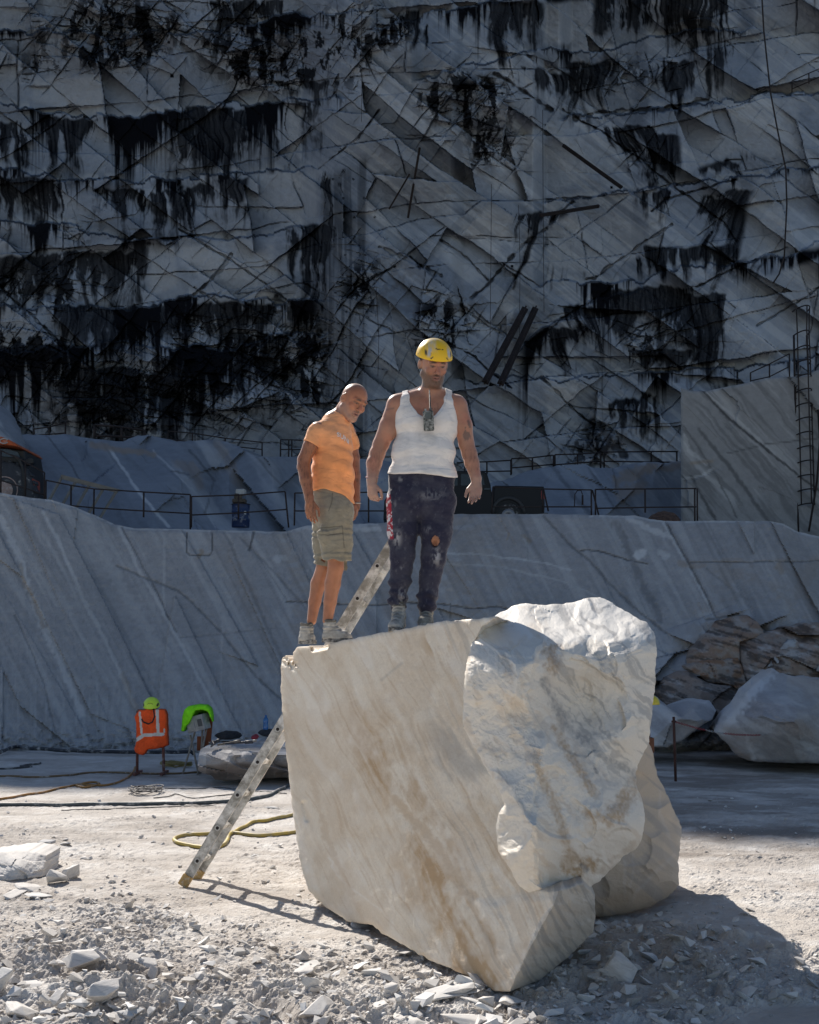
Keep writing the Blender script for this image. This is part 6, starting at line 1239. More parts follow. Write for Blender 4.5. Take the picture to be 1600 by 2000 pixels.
# hoses and cables on the ground
def hose(name, pts, r, c, label, cat='hose', rough=.6, dust=.3, lift=.0, sub=6, c2=None):
    P = [onground(*p) for p in pts]; out = []
    for i in range(len(P) - 1):
        p0 = P[max(i - 1, 0)]; p1 = P[i]; p2 = P[i + 1]; p3 = P[min(i + 2, len(P) - 1)]
        for k in range(sub):
            t_ = k / sub; q = .5 * ((2 * p1) + (p2 - p0) * t_ + (2 * p0 - 5 * p1 + 4 * p2 - p3) * t_ * t_ + (3 * p1 - p0 - 3 * p2 + p3) * t_ ** 3)
            q.z = zg(q.x, q.y) + r * .8 + lift + .004; out.append(q)
    out.append(P[-1] + Vector((0, 0, r))); mb = MB(); mb.tube(out, r, 8)
    return tag(mb.build(name, plain(name + '_rubber', c, rough, dust=dust, scale=9, c2=c2), None, True), label, cat)
z8 = lambda L: [(300 + x / 4.706, 1400 + y / 4.706) for x, y in L]
hose('hose', [(-60, 1576), (0, 1575), (80, 1575), (160, 1574), (300, 1573), (400, 1571), (450, 1568), (500, 1562), (535, 1552), (566, 1536), (600, 1520)], .021, (.10, .115, .12), 'thick dark grey hose running across the sunlit ground to the block')
hose('hose', z8([(1330, 1070), (1200, 1090), (1000, 1108), (850, 1098), (690, 1080), (500, 1093), (350, 1100), (240, 1115), (190, 1140), (210, 1168), (300, 1195), (420, 1213), (500, 1222), (580, 1218), (650, 1190), (680, 1150), (700, 1095), (780, 1050), (850, 1020), (920, 980), (1050, 965), (1150, 940), (1320, 905)]), .017, (.50, .36, .07), 'yellow hose looping around the foot of the ladder', c2=(.33, .27, .12), dust=.2)
hose('cable', [(-40, 1566), (0, 1563), (60, 1553), (110, 1543), (140, 1537), (175, 1530), (195, 1533), (165, 1540), (150, 1535), (205, 1536), (240, 1526), (258, 1512), (264, 1500)], .014, (.45, .22, .06), 'orange cable snaking towards the frame stand', 'cable')
hose('cable', [(-40, 1519), (0, 1518), (60, 1519), (120, 1517), (200, 1510), (270, 1512), (330, 1513), (400, 1510), (430, 1512)], .014, (.22, .15, .08), 'brown cable lying in the shade behind the stands', 'cable')
hose('pipe', [(0, 1478), (30, 1466), (60, 1470), (110, 1473), (180, 1476), (260, 1477), (330, 1477), (378, 1476)], .03, (.03, .035, .045), 'black pipe along the foot of the quarry face', 'pipe', lift=.04)
hose('cable', [(-20, 1500), (30, 1502), (62, 1499), (40, 1495), (80, 1492)], .014, (.05, .055, .06), 'short dark cable at the far left by the quarry face', 'cable')
hose('wire', [(322, 1541), (400, 1541), (440, 1540), (490, 1545), (560, 1551)], .006, (.08, .08, .085), 'thin wire trailing right from the wire coil', 'wire')
hose('wire', [(300, 1558), (330, 1556), (345, 1552), (375, 1560), (420, 1556), (470, 1550)], .006, (.10, .09, .08), 'thin wavy wire in front of the wire coil', 'wire')
hose('cable', [(120, 1584), (200, 1582), (260, 1580), (330, 1577), (420, 1575)], .006, (.12, .11, .10), 'thin dark line beside the grey hose', 'cable')
def coil(name, u, v, ru, n, r, c, label, seed, turns):
    q = random.Random(seed); ctr = onground(u, v); pts = []; s_ = ctr.y / F
    for i in range(turns * 22):
        a = 2 * math.pi * i / 22; k = ru * s_ * (.55 + .45 * abs(math.sin(i * .11 + q.uniform(-.05, .05)))); x = ctr.x + math.cos(a) * k + q.uniform(-.008, .008); y = ctr.y + math.sin(a) * k * 1.1; pts.append((x, y, zg(x, y) + r + .03 * abs(math.sin(i * .37)) + i * .0003))
    mb = MB(); mb.tube(pts, r, 5); tag(mb.build(name, plain(name + '_m', c, .6), None, True), label, 'coil')
coil('wire_coil', 285, 1548, 33, 5, .005, (.13, .12, .12), 'flat tangle of thin grey wire on the sunlit ground', 3, 8)
coil('cable_coil', 345, 1499, 30, 5, .012, (.28, .22, .08), 'tangled yellow-brown cable coil between the two stands', 4, 7)
# chain barrier, right
root = empty('barrier_post', gnd(1320, 1529), 0, 'thin rusty post holding the red and white chain', 'post')
mb = MB(); a = at(1316, 1400, gnd(1320, 1529).y); mb.tube([gnd(1320, 1529) - Vector((0, 0, .05)), a], .018, 8); local(mb.build('pole', M_RUST, root, True), root)
mb = MB(); mb.tube([a - Vector((.03, 0, .06)), a + Vector((.03, 0, -.06))], .012, 6); local(mb.build('hook', M_RUST, root, True), root)
root = empty('barrier_chain', a, 0, 'sagging red and white plastic chain in front of the fallen boulder', 'chain')
cp_ = [(1317, 1409), (1340, 1416), (1365, 1423), (1392, 1429), (1410, 1432), (1440, 1435), (1470, 1436), (1500, 1435), (1530, 1431), (1562, 1426)]
cm = {0: plain('chain_red', (.30, .03, .04), .6), 1: plain('chain_white', (.45, .45, .45), .6)}; ml = {0: MB(), 1: MB()}
us_ = np.linspace(1317, 1562, 92)
for i, u in enumerate(us_):
    v = float(np.interp(u, [p[0] for p in cp_], [p[1] for p in cp_])); Yk = a.y + (u - 1317) / 245 * 1.2; v2 = float(np.interp(u + 2.7, [p[0] for p in cp_], [p[1] for p in cp_]))
    p, q = at(u, v, Yk), at(u + 2.4, v2, Yk + .012); kk = 1 if (i // 9) % 4 == 3 or (1377 < u < 1404) else 0
    c_ = (p + q) / 2; d = (q - p); up = Vector((0, 0, 1)) if i % 2 else Vector((0, 1, 0)); ring = [c_ + d * .75 * math.cos(t_) + up * .011 * math.sin(t_) for t_ in np.linspace(0, 2 * math.pi, 9)]; lk = MB(); lk.tube(ring, .0038, 4, False); local(lk.build('link', cm[kk], root, True), root)
# things half hidden behind the block, right
hard_hat('hard_hat', at(1272, 1374, 13.0), (.3, -1, 0), .095, (.62, .52, .05), 'yellow hard hat just showing at the right edge of the block', strap=False)
root = empty('pole_stand', gnd(1266, 1560), 0, 'brown pole stand just showing right of the block below the yellow hat', 'stand')
mb = MB(); p = at(1266, 1380, 13.0); mb.tube([Vector((p.x, 13.05, 0)), p], .02, 8); local(mb.build('pole', M_RUST, root, True), root)
mb = MB(); mb.box(at(1268, 1455, 13.0), (.09, .12, .16)); local(mb.build('bracket', plain('bracket_rust', (.16, .07, .04), .8), root, bevel=.008), root)
# ------------------------------------------------------------------ up on the benches
M_RAIL = plain('rusty_rail_steel', (.035, .026, .026), .75, .2, var=.5, scale=3, bs=.05)
def railing(rails, posts, label, r=.021, grp='steel guard rails on the quarry benches'):
    """rails: lists of (u, v, Y); posts: ((u, v0), (u, v1), Y)"""
    p0 = posts[0]; base = at(p0[1][0], p0[1][1], p0[2]); root = empty('railing', base, 0, label, 'railing', grp)
    for q in rails: mb = MB(); mb.tube([at(*x) for x in q], r * .8, 5); local(mb.build('rail', M_RAIL, root, True), root)
    for a, b, Y in posts: mb = MB(); mb.tube([at(*a, Y), at(*b, Y) - Vector((0, 0, .12))], r * .95, 5); local(mb.build('post', M_RAIL, root, True), root)
Y = 26.3
railing([[(-40, 862, Y), (40, 897, Y), (87, 923, Y)], [(-40, 925, Y), (60, 957, Y), (87, 967, Y)]], [((87, 923), (87, 988), Y), ((2, 880), (2, 968), Y), ((50, 903), (50, 972), Y)], 'guard rail in front of the orange loader at the left edge')
railing([[(90, 938, Y), (139, 948, Y), (184, 955, Y), (281, 961, Y), (372, 966, Y)], [(90, 983, Y), (184, 992, Y), (281, 998, Y), (372, 1003, Y)]], [((90, 938), (90, 988), Y), ((139, 948), (139, 990), Y), ((184, 955), (183, 1013), Y), ((281, 961), (281, 1000), Y), ((372, 966), (372, 1024), Y)], 'long guard rail below the pale leaning rack, left of the blue barrel')
railing([[(374, 970, Y), (465, 967, Y), (557, 960, Y)], [(374, 1006, Y), (465, 1002, Y), (561, 995, Y)]], [((374, 970), (374, 1020), Y), ((466, 965), (466, 1004), Y), ((557, 960), (564, 1020), Y)], 'guard rail in front of the blue barrel')
railing([[(576, 963, Y), (680, 962, Y), (790, 961, Y)], [(576, 998, Y), (680, 998, Y), (790, 998, Y)]], [((576, 963), (575, 1016), Y), ((720, 962), (720, 1010), Y)], 'guard rail running behind the two men')
railing([[(962, 951, Y), (1060, 955, Y), (1156, 957, Y)], [(960, 990, Y), (1156, 990, Y)]], [((963, 951), (960, 1000), Y), ((1060, 955), (1060, 990), Y), ((1062, 957), (1071, 988), Y), ((1155, 957), (1155, 1003), Y), ((1157, 957), (1172, 1006), Y)], 'guard rail in front of the black pickup bed')
railing([[(1163, 956, Y), (1260, 955, Y), (1360, 954, Y)], [(1163, 993, Y), (1260, 991, Y), (1360, 990, Y)]], [((1163, 956), (1163, 1006), Y), ((1260, 955), (1260, 991), Y), ((1357, 954), (1357, 1018), Y), ((1362, 954), (1362, 1018), Y)], 'guard rail above the rust-brown heap, right')
Y = 45
railing([[(892, 904, Y), (951, 902, Y), (998, 899, Y)], [(892, 922, Y), (998, 920, Y)]], [((908, 903), (908, 922), Y), ((951, 902), (951, 920), Y), ((998, 899), (998, 922), Y)], 'far rail section right behind the pickup cab', .035)
railing([[(999, 896, Y), (1040, 894, Y), (1081, 889, Y)], [(999, 914, Y), (1081, 907, Y)]], [((999, 896), (999, 920), Y), ((1040, 894), (1040, 912), Y), ((1081, 889), (1081, 909), Y)], 'far rail section above the pickup tailgate', .035)
railing([[(1084, 888, Y), (1128, 887, Y), (1172, 884, Y)], [(1084, 908, Y), (1172, 901, Y)]], [((1084, 888), (1084, 909), Y), ((1128, 887), (1128, 904), Y), ((1173, 884), (1173, 914), Y)], 'far rail section left of the brown-stained rock', .035)
railing([[(1180, 883, Y), (1272, 882, Y), (1324, 882, Y)], [(1180, 901, Y), (1324, 903, Y)]], [((1180, 883), (1180, 910), Y), ((1272, 882), (1272, 903), Y), ((1322, 882), (1322, 903), Y)], 'far rail section ending at the tall sawn bench', .035)
railing([[(185, 830, Y), (238, 834, Y), (282, 841, Y)], [(185, 851, Y), (240, 853, Y), (300, 856, Y)]], [((185, 829), (185, 856), Y), ((238, 834), (238, 856), Y), ((282, 841), (282, 856), Y)], 'thick far rail section above the bluish rock, left', .06)
railing([[(66, 838, Y), (96, 834, Y), (128, 826, Y)], [(66, 850, Y), (128, 846, Y)]], [((66, 838), (66, 856), Y), ((96, 834), (96, 856), Y), ((128, 826), (128, 856), Y)], 'farthest left rail section above the loader', .035)
railing([[(328, 842, Y), (376, 846, Y), (440, 856, Y), (512, 864, Y)], [(328, 858, Y), (440, 870, Y), (512, 878, Y)]], [((328, 842), (328, 862), Y), ((376, 846), (376, 866), Y), ((440, 856), (440, 876), Y), ((512, 864), (512, 892), Y)], 'thin far rail section above the left rock mass', .03)
railing([[(548, 859, Y), (564, 859, Y), (590, 860, Y)], [(548, 878, Y), (590, 878, Y)]], [((548, 859), (548, 893), Y), ((564, 859), (564, 893), Y), ((570, 859), (570, 893), Y)], 'short far rail section left of the orange shirt', .03)
Y = 44
railing([[(1466, 728, Y), (1503, 711, Y), (1542, 691, Y)], [(1466, 744, Y), (1503, 736, Y), (1542, 716, Y)]], [((1466, 728), (1466, 748), Y), ((1503, 711), (1503, 738), Y), ((1542, 691), (1542, 740), Y)], 'rising rail section on top of the sawn bench', .03)
Yq = cliffY(1560, 150) - .7
railing([[(1547, 158, Yq), (1580, 143, Yq), (1640, 118, Yq)], [(1547, 174, Yq), (1640, 133, Yq)]], [((1547, 158), (1547, 176), Yq), ((1580, 143), (1580, 160), Yq)], 'short high rail near the top right corner of the cliff', .04)
# caged ladder
Y = 37.0
root = empty('caged_ladder', at(1574, 1042, Y), 0, 'tall dark caged ladder fixed to the sawn bench at the right edge', 'ladder')
Lf = [(720, 1553.5), (981, 1558), (1045, 1560)]; Rg = [(720, 1577), (965, 1586), (1045, 1589)]; xl = lambda v: float(np.interp(v, [600, 720, 981, 1045], [1549.5, 1552, 1558, 1560])); xr = lambda v: float(np.interp(v, [600, 720, 965, 1045], [1573.5, 1579, 1586, 1589]))
for f in (xl, xr): mb = MB(); mb.tube([at(f(v), v, Y) for v in (1045, 980, 860, 720, 655)], .035, 6); local(mb.build('rail', M_DARK, root, True), root)
v = 732
while v < 1042: mb = MB(); mb.tube([at(xl(v), v, Y), at(xr(v), v, Y)], .02, 5); local(mb.build('rung', M_DARK, root, True), root); v += 11.6
hoops = [609, 655] + [684 + 27.6 * i for i in range(12)]
for i, v in enumerate(hoops):
    a, b = at(xl(v), v, Y), at(xr(v), v, Y); ex = 1.16 if i == 0 else 1.0; c = (a + b) / 2; r = (b - a).length / 2 * ex; mb = MB()
    mb.tube([c + Vector((math.cos(t) * r, -abs(math.sin(t)) * .62 * ex, 0)) for t in np.linspace(0, math.pi, 11)], .022, 5); local(mb.build('hoop', M_DARK, root, True), root)
for fx_ in (.15, .5, .85):
    t = math.pi * fx_; mb = MB(); pts = []
    for i, v in enumerate(hoops):
        a, b = at(xl(v), v, Y), at(xr(v), v, Y); ex = 1.16 if i == 0 else 1.0; c = (a + b) / 2; r = (b - a).length / 2 * ex; pts.append(c + Vector((math.cos(t) * r, -math.sin(t) * .62 * ex, 0)))
    mb.tube(pts, .022, 5); local(mb.build('cage_strip', M_DARK, root, True), root)
mb = MB(); mb.tube([at(1517, 790, 37.4), at(1640, 786, 37.2)], .04, 6); tag(mb.build('steel_bar', M_DARK, None, True), 'horizontal steel bar fixed across behind the caged ladder', 'bar')
mb = MB(); mb.tube([at(*p, 36.6) for p in [(1598, 800), (1602, 860), (1596, 940), (1588, 990), (1580, 1038)]], .035, 6); tag(mb.build('hose', M_DARK, None, True), 'dark hose hanging beside the foot of the caged ladder', 'hose')
# beams and cables on the cliff
for (a, b, wpx, lb) in [((1100, 283), (1215, 366), 6, 'rusty steel beam slanting down to the right on the upper right cliff'), ((1055, 420), (1170, 402), 6, 'nearly level steel beam on the cliff beneath the slanted one'), ((820, 288), (797, 425), 4, 'long steep thin beam near the middle of the cliff'), ((800, 340), (760, 408), 2.6, 'short thin bar left of the steep thin beam'), ((1026, 602), (948, 746), 12, 'left of the two thick parallel black beams leaning on the cliff'), ((1046, 602), (978, 749), 12, 'right of the two thick parallel black beams leaning on the cliff')]:
    y0, y1 = cliffY(*a, 8) - .5, cliffY(*b, 8) - .5; k = 61 / F; mb = MB(); h = wpx * k * 1.25
    p, q = at(*a, y0), at(*b, y1); mb.beam(p, q, h * .9, h * .25, (0, 1, 0)); mb.beam(p + Vector((0, .0, 0)), q, h * .22, h * 1.0, (0, 1, 0)); mb.beam(p + Vector((0, h * .5, 0)), q + Vector((0, h * .5, 0)), h * .9, h * .22, (0, 1, 0))
    tag(mb.build('steel_beam', M_RAIL, None), lb, 'beam', 'steel beams resting on the cliff')
for pts, r, lb in [([(1487, -30), (1492, 60), (1505, 180), (1520, 260), (1535, 330), (1537, 400), (1532, 500), (1522, 535), (1508, 556)], .045, 'long dark cable hanging down the right side of the cliff'), ([(1060, 215), (1061, 400), (1063, 640)], .016, 'thin vertical cable on the cliff between the level beam and thick beams'),
                   ([(960, 360), (959, 500), (957, 680)], .016, 'thin vertical cable on the cliff right of the yellow helmet'), ([(1013, 400), (1016, 520), (1014, 700)], .014, 'thin vertical cable crossing the two thick beams'), ([(706, 20), (707, 150), (706, 250)], .014, 'thin vertical cable high on the left of the cliff'), ([(735, 560), (740, 660), (738, 745)], .014, 'thin vertical cable above the orange shirt')]:
    P = []
    for i in range(len(pts) - 1):
        for k in range(8): t = k / 8; P.append((pts[i][0] * (1 - t) + pts[i + 1][0] * t, pts[i][1] * (1 - t) + pts[i + 1][1] * t))
    ym = min(cliffY(max(u, 0), max(v, 0), 6) for u, v in P) - .3; mb = MB(); mb.tube([at(u, v, ym) for u, v in P], r, 5); tag(mb.build('cable', M_DARK, None, True), lb, 'cable', 'cables hanging on the cliff')
# pickup
def pickup():
    Y = 35.0; root = empty('pickup_truck', at(985, 1040, Y), 0, 'black pickup truck on the bench behind the man in the white vest', 'pickup truck'); rx = root.location; k = Y / F
    M_BLK = plain('black_paint', (.006, .008, .012), .45, var=.1, scale=3, bs=0, spec=.25); M_GL = plain('dark_glass', (.012, .016, .02), .08, bs=0); gz_ = rx.z
    X = lambda u: at(u, 1000, Y).x; Z = lambda v: at(900, v, Y).z; w_ = 1.75; yn = -w_ / 2
    def side(poly, name, mat, y0, y1, bev=.03, par=root):
        mb = MB(); mb.prism([Vector((X(u), Y, Z(v))) for u, v in poly], (0, y0, 0), (0, y1, 0)); o = mb.build(name, mat, par, bevel=bev); o.location = -Vector(root.location) - (Vector(par.location) if par is not root else Vector((0, 0, 0))); return o
    side([(1056, 1022), (1058, 990), (1057, 958), (962, 956), (960, 985), (960, 1024)], 'bed', M_BLK, yn, w_ / 2)
    side([(962, 1024), (958, 985), (955, 955), (948, 932), (935, 928), (850, 928), (830, 935), (812, 958), (762, 968), (752, 985), (750, 1022)], 'cab', M_BLK, yn, w_ / 2)
    side([(944, 956), (940, 936), (898, 934), (898, 957)], 'window', M_GL, yn - .012, yn + .02, .005); side([(892, 957), (892, 934), (852, 936), (832, 958)], 'window', M_GL, yn - .012, yn + .02, .005)
    side([(1058, 982), (1058, 966), (1051, 966), (1051, 982)], 'tail_light', plain('red_lens', (.25, .01, .015), .3), yn - .015, yn + .1, .004); side([(1064, 1018), (1064, 1008), (1050, 1008), (1050, 1018)], 'bumper', plain('dull_chrome', (.10, .11, .12), .35, .6), yn, w_ / 2, .02)
    mb = MB(); c = Vector((X(988), Y + yn, Z(1010))); mb.tube([c + Vector((math.cos(t) * .46, -.03, math.sin(t) * .46)) for t in np.linspace(.05, math.pi - .05, 14)], .05, 6); local(mb.build('wheel_arch', plain('arch_plastic', (.05, .05, .052), .7), root, True), root)
    for u in (988, 790):
        for yy in (yn, w_ / 2 - .22):
            c = Vector((X(u), Y + yy - (.03 if yy < 0 else 0), Z(1014))); R = Matrix.Rotation(math.radians(90), 3, 'X'); mb = MB(); mb.lathe([(.20, -.24), (.35, -.24), (.37, -.2), (.37, -.04), (.35, 0), (.22, .0)], c, 28, R); o = mb.build('wheel', plain('tyre_dusty', (.035, .035, .035), .85, dust=.35, scale=9), root, True); local(o, root)
            mb = MB(); mb.lathe([(.05, -.03), (.08, .012), (.20, .005), (.215, -.03)], c + Vector((0, -.0, 0)), 20, R); r_ = mb.build('rim', plain('grey_rim', (.25, .25, .26), .4, .5), o, True); r_.location = (0, 0, 0)
    side([(955, 965), (953, 961), (942, 961), (942, 965)], 'door_handle', M_GL, yn - .03, yn, .004)
pickup()
# loader
def loader():
    Y = 30.0; root = empty('wheel_loader', at(-40, 1000, Y), 0, 'orange and black wheel loader cut off by the left edge', 'loader'); X = lambda u: at(u, 1000, Y).x; Z = lambda v: at(0, v, Y).z
    M_OR = plain('orange_paint', (.42, .085, .02), .5, var=.2, scale=3, dust=.2, bs=0); M_BK = plain('black_machine', (.015, .016, .018), .5, var=.3, scale=4, bs=.05)
    def side(poly, name, mat, y0, y1, bev=.04):
        mb = MB(); mb.prism([Vector((X(u), Y, Z(v))) for u, v in poly], (0, y0, 0), (0, y1, 0)); return local(mb.build(name, mat, root, bevel=bev), root)
    side([(-260, 872), (-200, 840), (-60, 842), (-10, 853), (20, 863), (38, 872), (46, 880), (20, 876), (-20, 873), (-120, 875)], 'hood', M_OR, -.55, 1.5); side([(-250, 960), (-250, 876), (-20, 874), (20, 877), (46, 881), (50, 900), (55, 935), (58, 975), (54, 1000), (-250, 1000)], 'chassis', M_BK, -.1, 1.3)
    side([(-10, 892), (-10, 878), (14, 878), (34, 884), (40, 897)], 'window', plain('loader_glass', (.04, .055, .07), .1, bs=0), -.13, .0, .01); side([(49, 910), (50, 902), (62, 897), (69, 901), (69, 908), (55, 912)], 'mirror', M_BK, -.3, -.1, .02)
    side([(57, 963), (56, 942), (62, 937), (72, 939), (73, 958), (66, 966)], 'rear_lamp', plain('lamp_orange', (.35, .05, .02), .4, var=.5, scale=9), -.35, .2, .03)
    side([(58, 985), (61, 950), (54, 915), (46, 898), (30, 893), (30, 897), (43, 903), (51, 920), (56, 950), (54, 985)], 'mudguard', M_BK, -.5, .2, .01)
    R = Matrix.Rotation(math.radians(90), 3, 'X')
    for u in (17, -210):
        c = Vector((X(u), Y - .42, Z(962))); mb = MB(); mb.lathe([(.33, -.5), (.66, -.5), (.74, -.42), (.76, -.25), (.74, -.06), (.66, .02), (.34, .0)], c, 40, R)
        for i in range(22):
            a = 2 * math.pi * i / 22; p = Vector((math.cos(a), 0, math.sin(a))); mb.box(c + p * .755 + Vector((0, .22, 0)), (.09, .34, .05), Matrix.Rotation(-a + math.pi / 2, 3, 'Y'))
        o = mb.build('wheel', plain('tractor_tyre', (.05, .055, .065), .85, dust=.1, scale=5), root, True); local(o, root)
        mb = MB(); mb.lathe([(.10, .06), (.20, .05), (.24, -.02), (.30, -.04), (.345, .015), (.36, .01), (.36, -.1)], c, 28, R); r_ = mb.build('rim', plain('dusty_rim', (.42, .30, .26), .7, dust=.3), o, True); r_.location = (0, 0, 0)
    # the maker's round emblem on the hood, a pale ring broken on its right
    mb = MB(); c = Vector((X(17), Y - .56, Z(869))); mb.tube([c + Vector((math.cos(t) * .105, 0, math.sin(t) * .062)) for t in np.linspace(.45, 2 * math.pi - .45, 22)], .016, 6); local(mb.build('emblem', plain('emblem_white', (.45, .44, .42), .6), root, True), root)
loader()
# barrel, box, rack, rusty heap
Y = 30.5; c = at(470, 1030, Y); root = empty('barrel', c, 0, 'blue steel barrel behind the guard rail', 'barrel'); mb = MB(); h = .60
mb.lathe([(.226, 0), (.232, .02), (.232, .18), (.242, .195), (.232, .21), (.232, .39), (.242, .405), (.232, .42), (.232, h - .02), (.242, h), (.22, h)], c, 28); local(mb.build('drum', plain('barrel_blue', (.010, .030, .10), .45, dust=.15, scale=4), root, True), root)
mb = MB(); mb.tube([c + Vector((math.cos(t) * .236, math.sin(t) * .236, h)) for t in np.linspace(0, 6.283, 24)], .012, 6, False); local(mb.build('rim', M_DARK, root, True), root); mb = MB(); mb.box(c + Vector((.14, -.20, .36)), (.06, .01, .09), Matrix.Rotation(.6, 3, 'Z')); local(mb.build('sticker', plain('sticker', (.45, .45, .45), .6), root), root)
mb = MB(); p = at(468, 979, Y); mb.box(p, (.34, .3, .10)); mb.box(p + Vector((-.04, 0, .12)), (.20, .22, .14), Matrix.Rotation(.2, 3, 'Z')); tag(mb.build('toolbox', plain('toolbox_brown', (.08, .065, .05), .8, scale=9), None, bevel=.012), 'dark brown box sitting on the blue barrel', 'box')
mb = MB(); mb.box(at(471, 962, Y), (.24, .22, .17), Matrix.Rotation(-.15, 3, 'Z')); tag(mb.build('canister', plain('canister_white', (.40, .42, .42), .6, scale=9), None, bevel=.03), 'small whitish canister on the box atop the barrel', 'canister')
Y = 27.6; root = empty('rack', at(160, 1010, Y), 0, 'pale weathered rack of slanting bars behind the guard rail, left', 'rack'); M_PALE = plain('weathered_bars', (.20, .19, .17), .8, scale=5)
for a, b in [((122, 930), (90, 988)), ((150, 937), (116, 996)), ((176, 944), (142, 1004)), ((204, 951), (168, 1012)), ((229, 957), (190, 1020))]: mb = MB(); mb.beam(at(*a, Y + .5), at(*b, Y), .05, .05); local(mb.build('bar', M_PALE, root), root)
for a, b in [((120, 929), (234, 958)), ((122, 934), (230, 961))]: mb = MB(); mb.beam(at(*a, Y + .46), at(*b, Y + .46), .05, .05); local(mb.build('crossbar', M_PALE, root), root)
o = relief('rust_heap', [(1268, 1016), (1275, 1006), (1286, 1000), (1298, 998), (1312, 1000), (1322, 1005), (1330, 1016), (1320, 1022), (1280, 1022)], [(1270, 1015, 26.6), (1298, 1000, 26.8), (1300, 1012, 26.4), (1328, 1015, 26.6)], 1.2, (0, 1, 0), plain('rust_debris', (.13, .07, .045), .95, var=.6, scale=9, bs=.6), rnd=.08, rough=(.06, 6, 1), depth=.6, edge=1, back=3, seed=51)
tag(o, 'low brown heap of rusty debris at the bench edge', 'heap')
mb = MB(); mb.tube([at(*p, 27.2) for p in [(1122, 990), (1123, 965), (1128, 958), (1135, 958), (1138, 966)]], .012, 5); mb.tube([at(1138, 967, 27.2), at(1138, 986, 27.2)], .022, 6); tag(mb.build('hanging_hook', M_RAIL, None, True), 'thin bent wire with a small rod beside the right rails', 'wire')
# ------------------------------------------------------------------ stones
M_STONE = rockmat('loose_stone', (.72, .70, .675), (.64, .61, .575), (.56, .54, .52), 9, 30, bstr=.5, bdist=.004, fine=30)
M_STONE_G = rockmat('grey_stone', (.66, .65, .635), (.60, .59, .575), (.53, .525, .52), 9, 30, bstr=.5, bdist=.004, fine=30)
import bmesh
def hull(seed, n=13, flat=1.0, cut=.5):
    q = random.Random(seed); bm = bmesh.new()
    for _ in range(n):
        v = Vector((q.gauss(0, 1), q.gauss(0, 1), q.gauss(0, 1))).normalized() * q.uniform(.75, 1.05); v = Vector((max(-cut - .35, min(cut + .35, v.x)), v.y, max(-.6, min(.75, v.z)) * flat)); bm.verts.new(v)
    bmesh.ops.convex_hull(bm, input=bm.verts); bmesh.ops.delete(bm, geom=[v for v in bm.verts if not v.link_faces], context='VERTS'); bmesh.ops.recalc_face_normals(bm, faces=bm.faces)
    return bm
protos = []
for i in range(22):
    bm = hull(100 + i, 9 + i % 9, (.45, .7, .9, .3)[i % 4]); e = bm.edges[:]; bmesh.ops.bevel(bm, geom=e, offset=.035, segments=1, affect='EDGES')
    m = bpy.data.meshes.new('stone'); bm.to_mesh(m); bm.free(); m.materials.append(M_STONE if i % 3 else M_STONE_G); protos.append(m)
GRP = 'loose marble stones on the ground'
def stone(u, v, size, k=None, rot_=None, label=None, sink=.25, q=random, stretch=None):
    p = onground(u, v); m = protos[(k if k is not None else q.randrange(22)) % 22]; o = bpy.data.objects.new('stone', m); COL.objects.link(o)
    s = stretch or (q.uniform(.8, 1.25), q.uniform(.8, 1.2), q.uniform(.7, 1.1)); o.scale = [size / 2 * x for x in s]; o.rotation_euler = rot_ or (q.uniform(-.4, .4), q.uniform(-.4, .4), q.uniform(0, 6.28)); o.location = p + Vector((0, 0, size * s[2] * .5 * (.5 - sink)))
    tag(o, label or 'loose pale broken stone lying in the white rubble', 'stone', GRP); return o
q = random.Random(11)
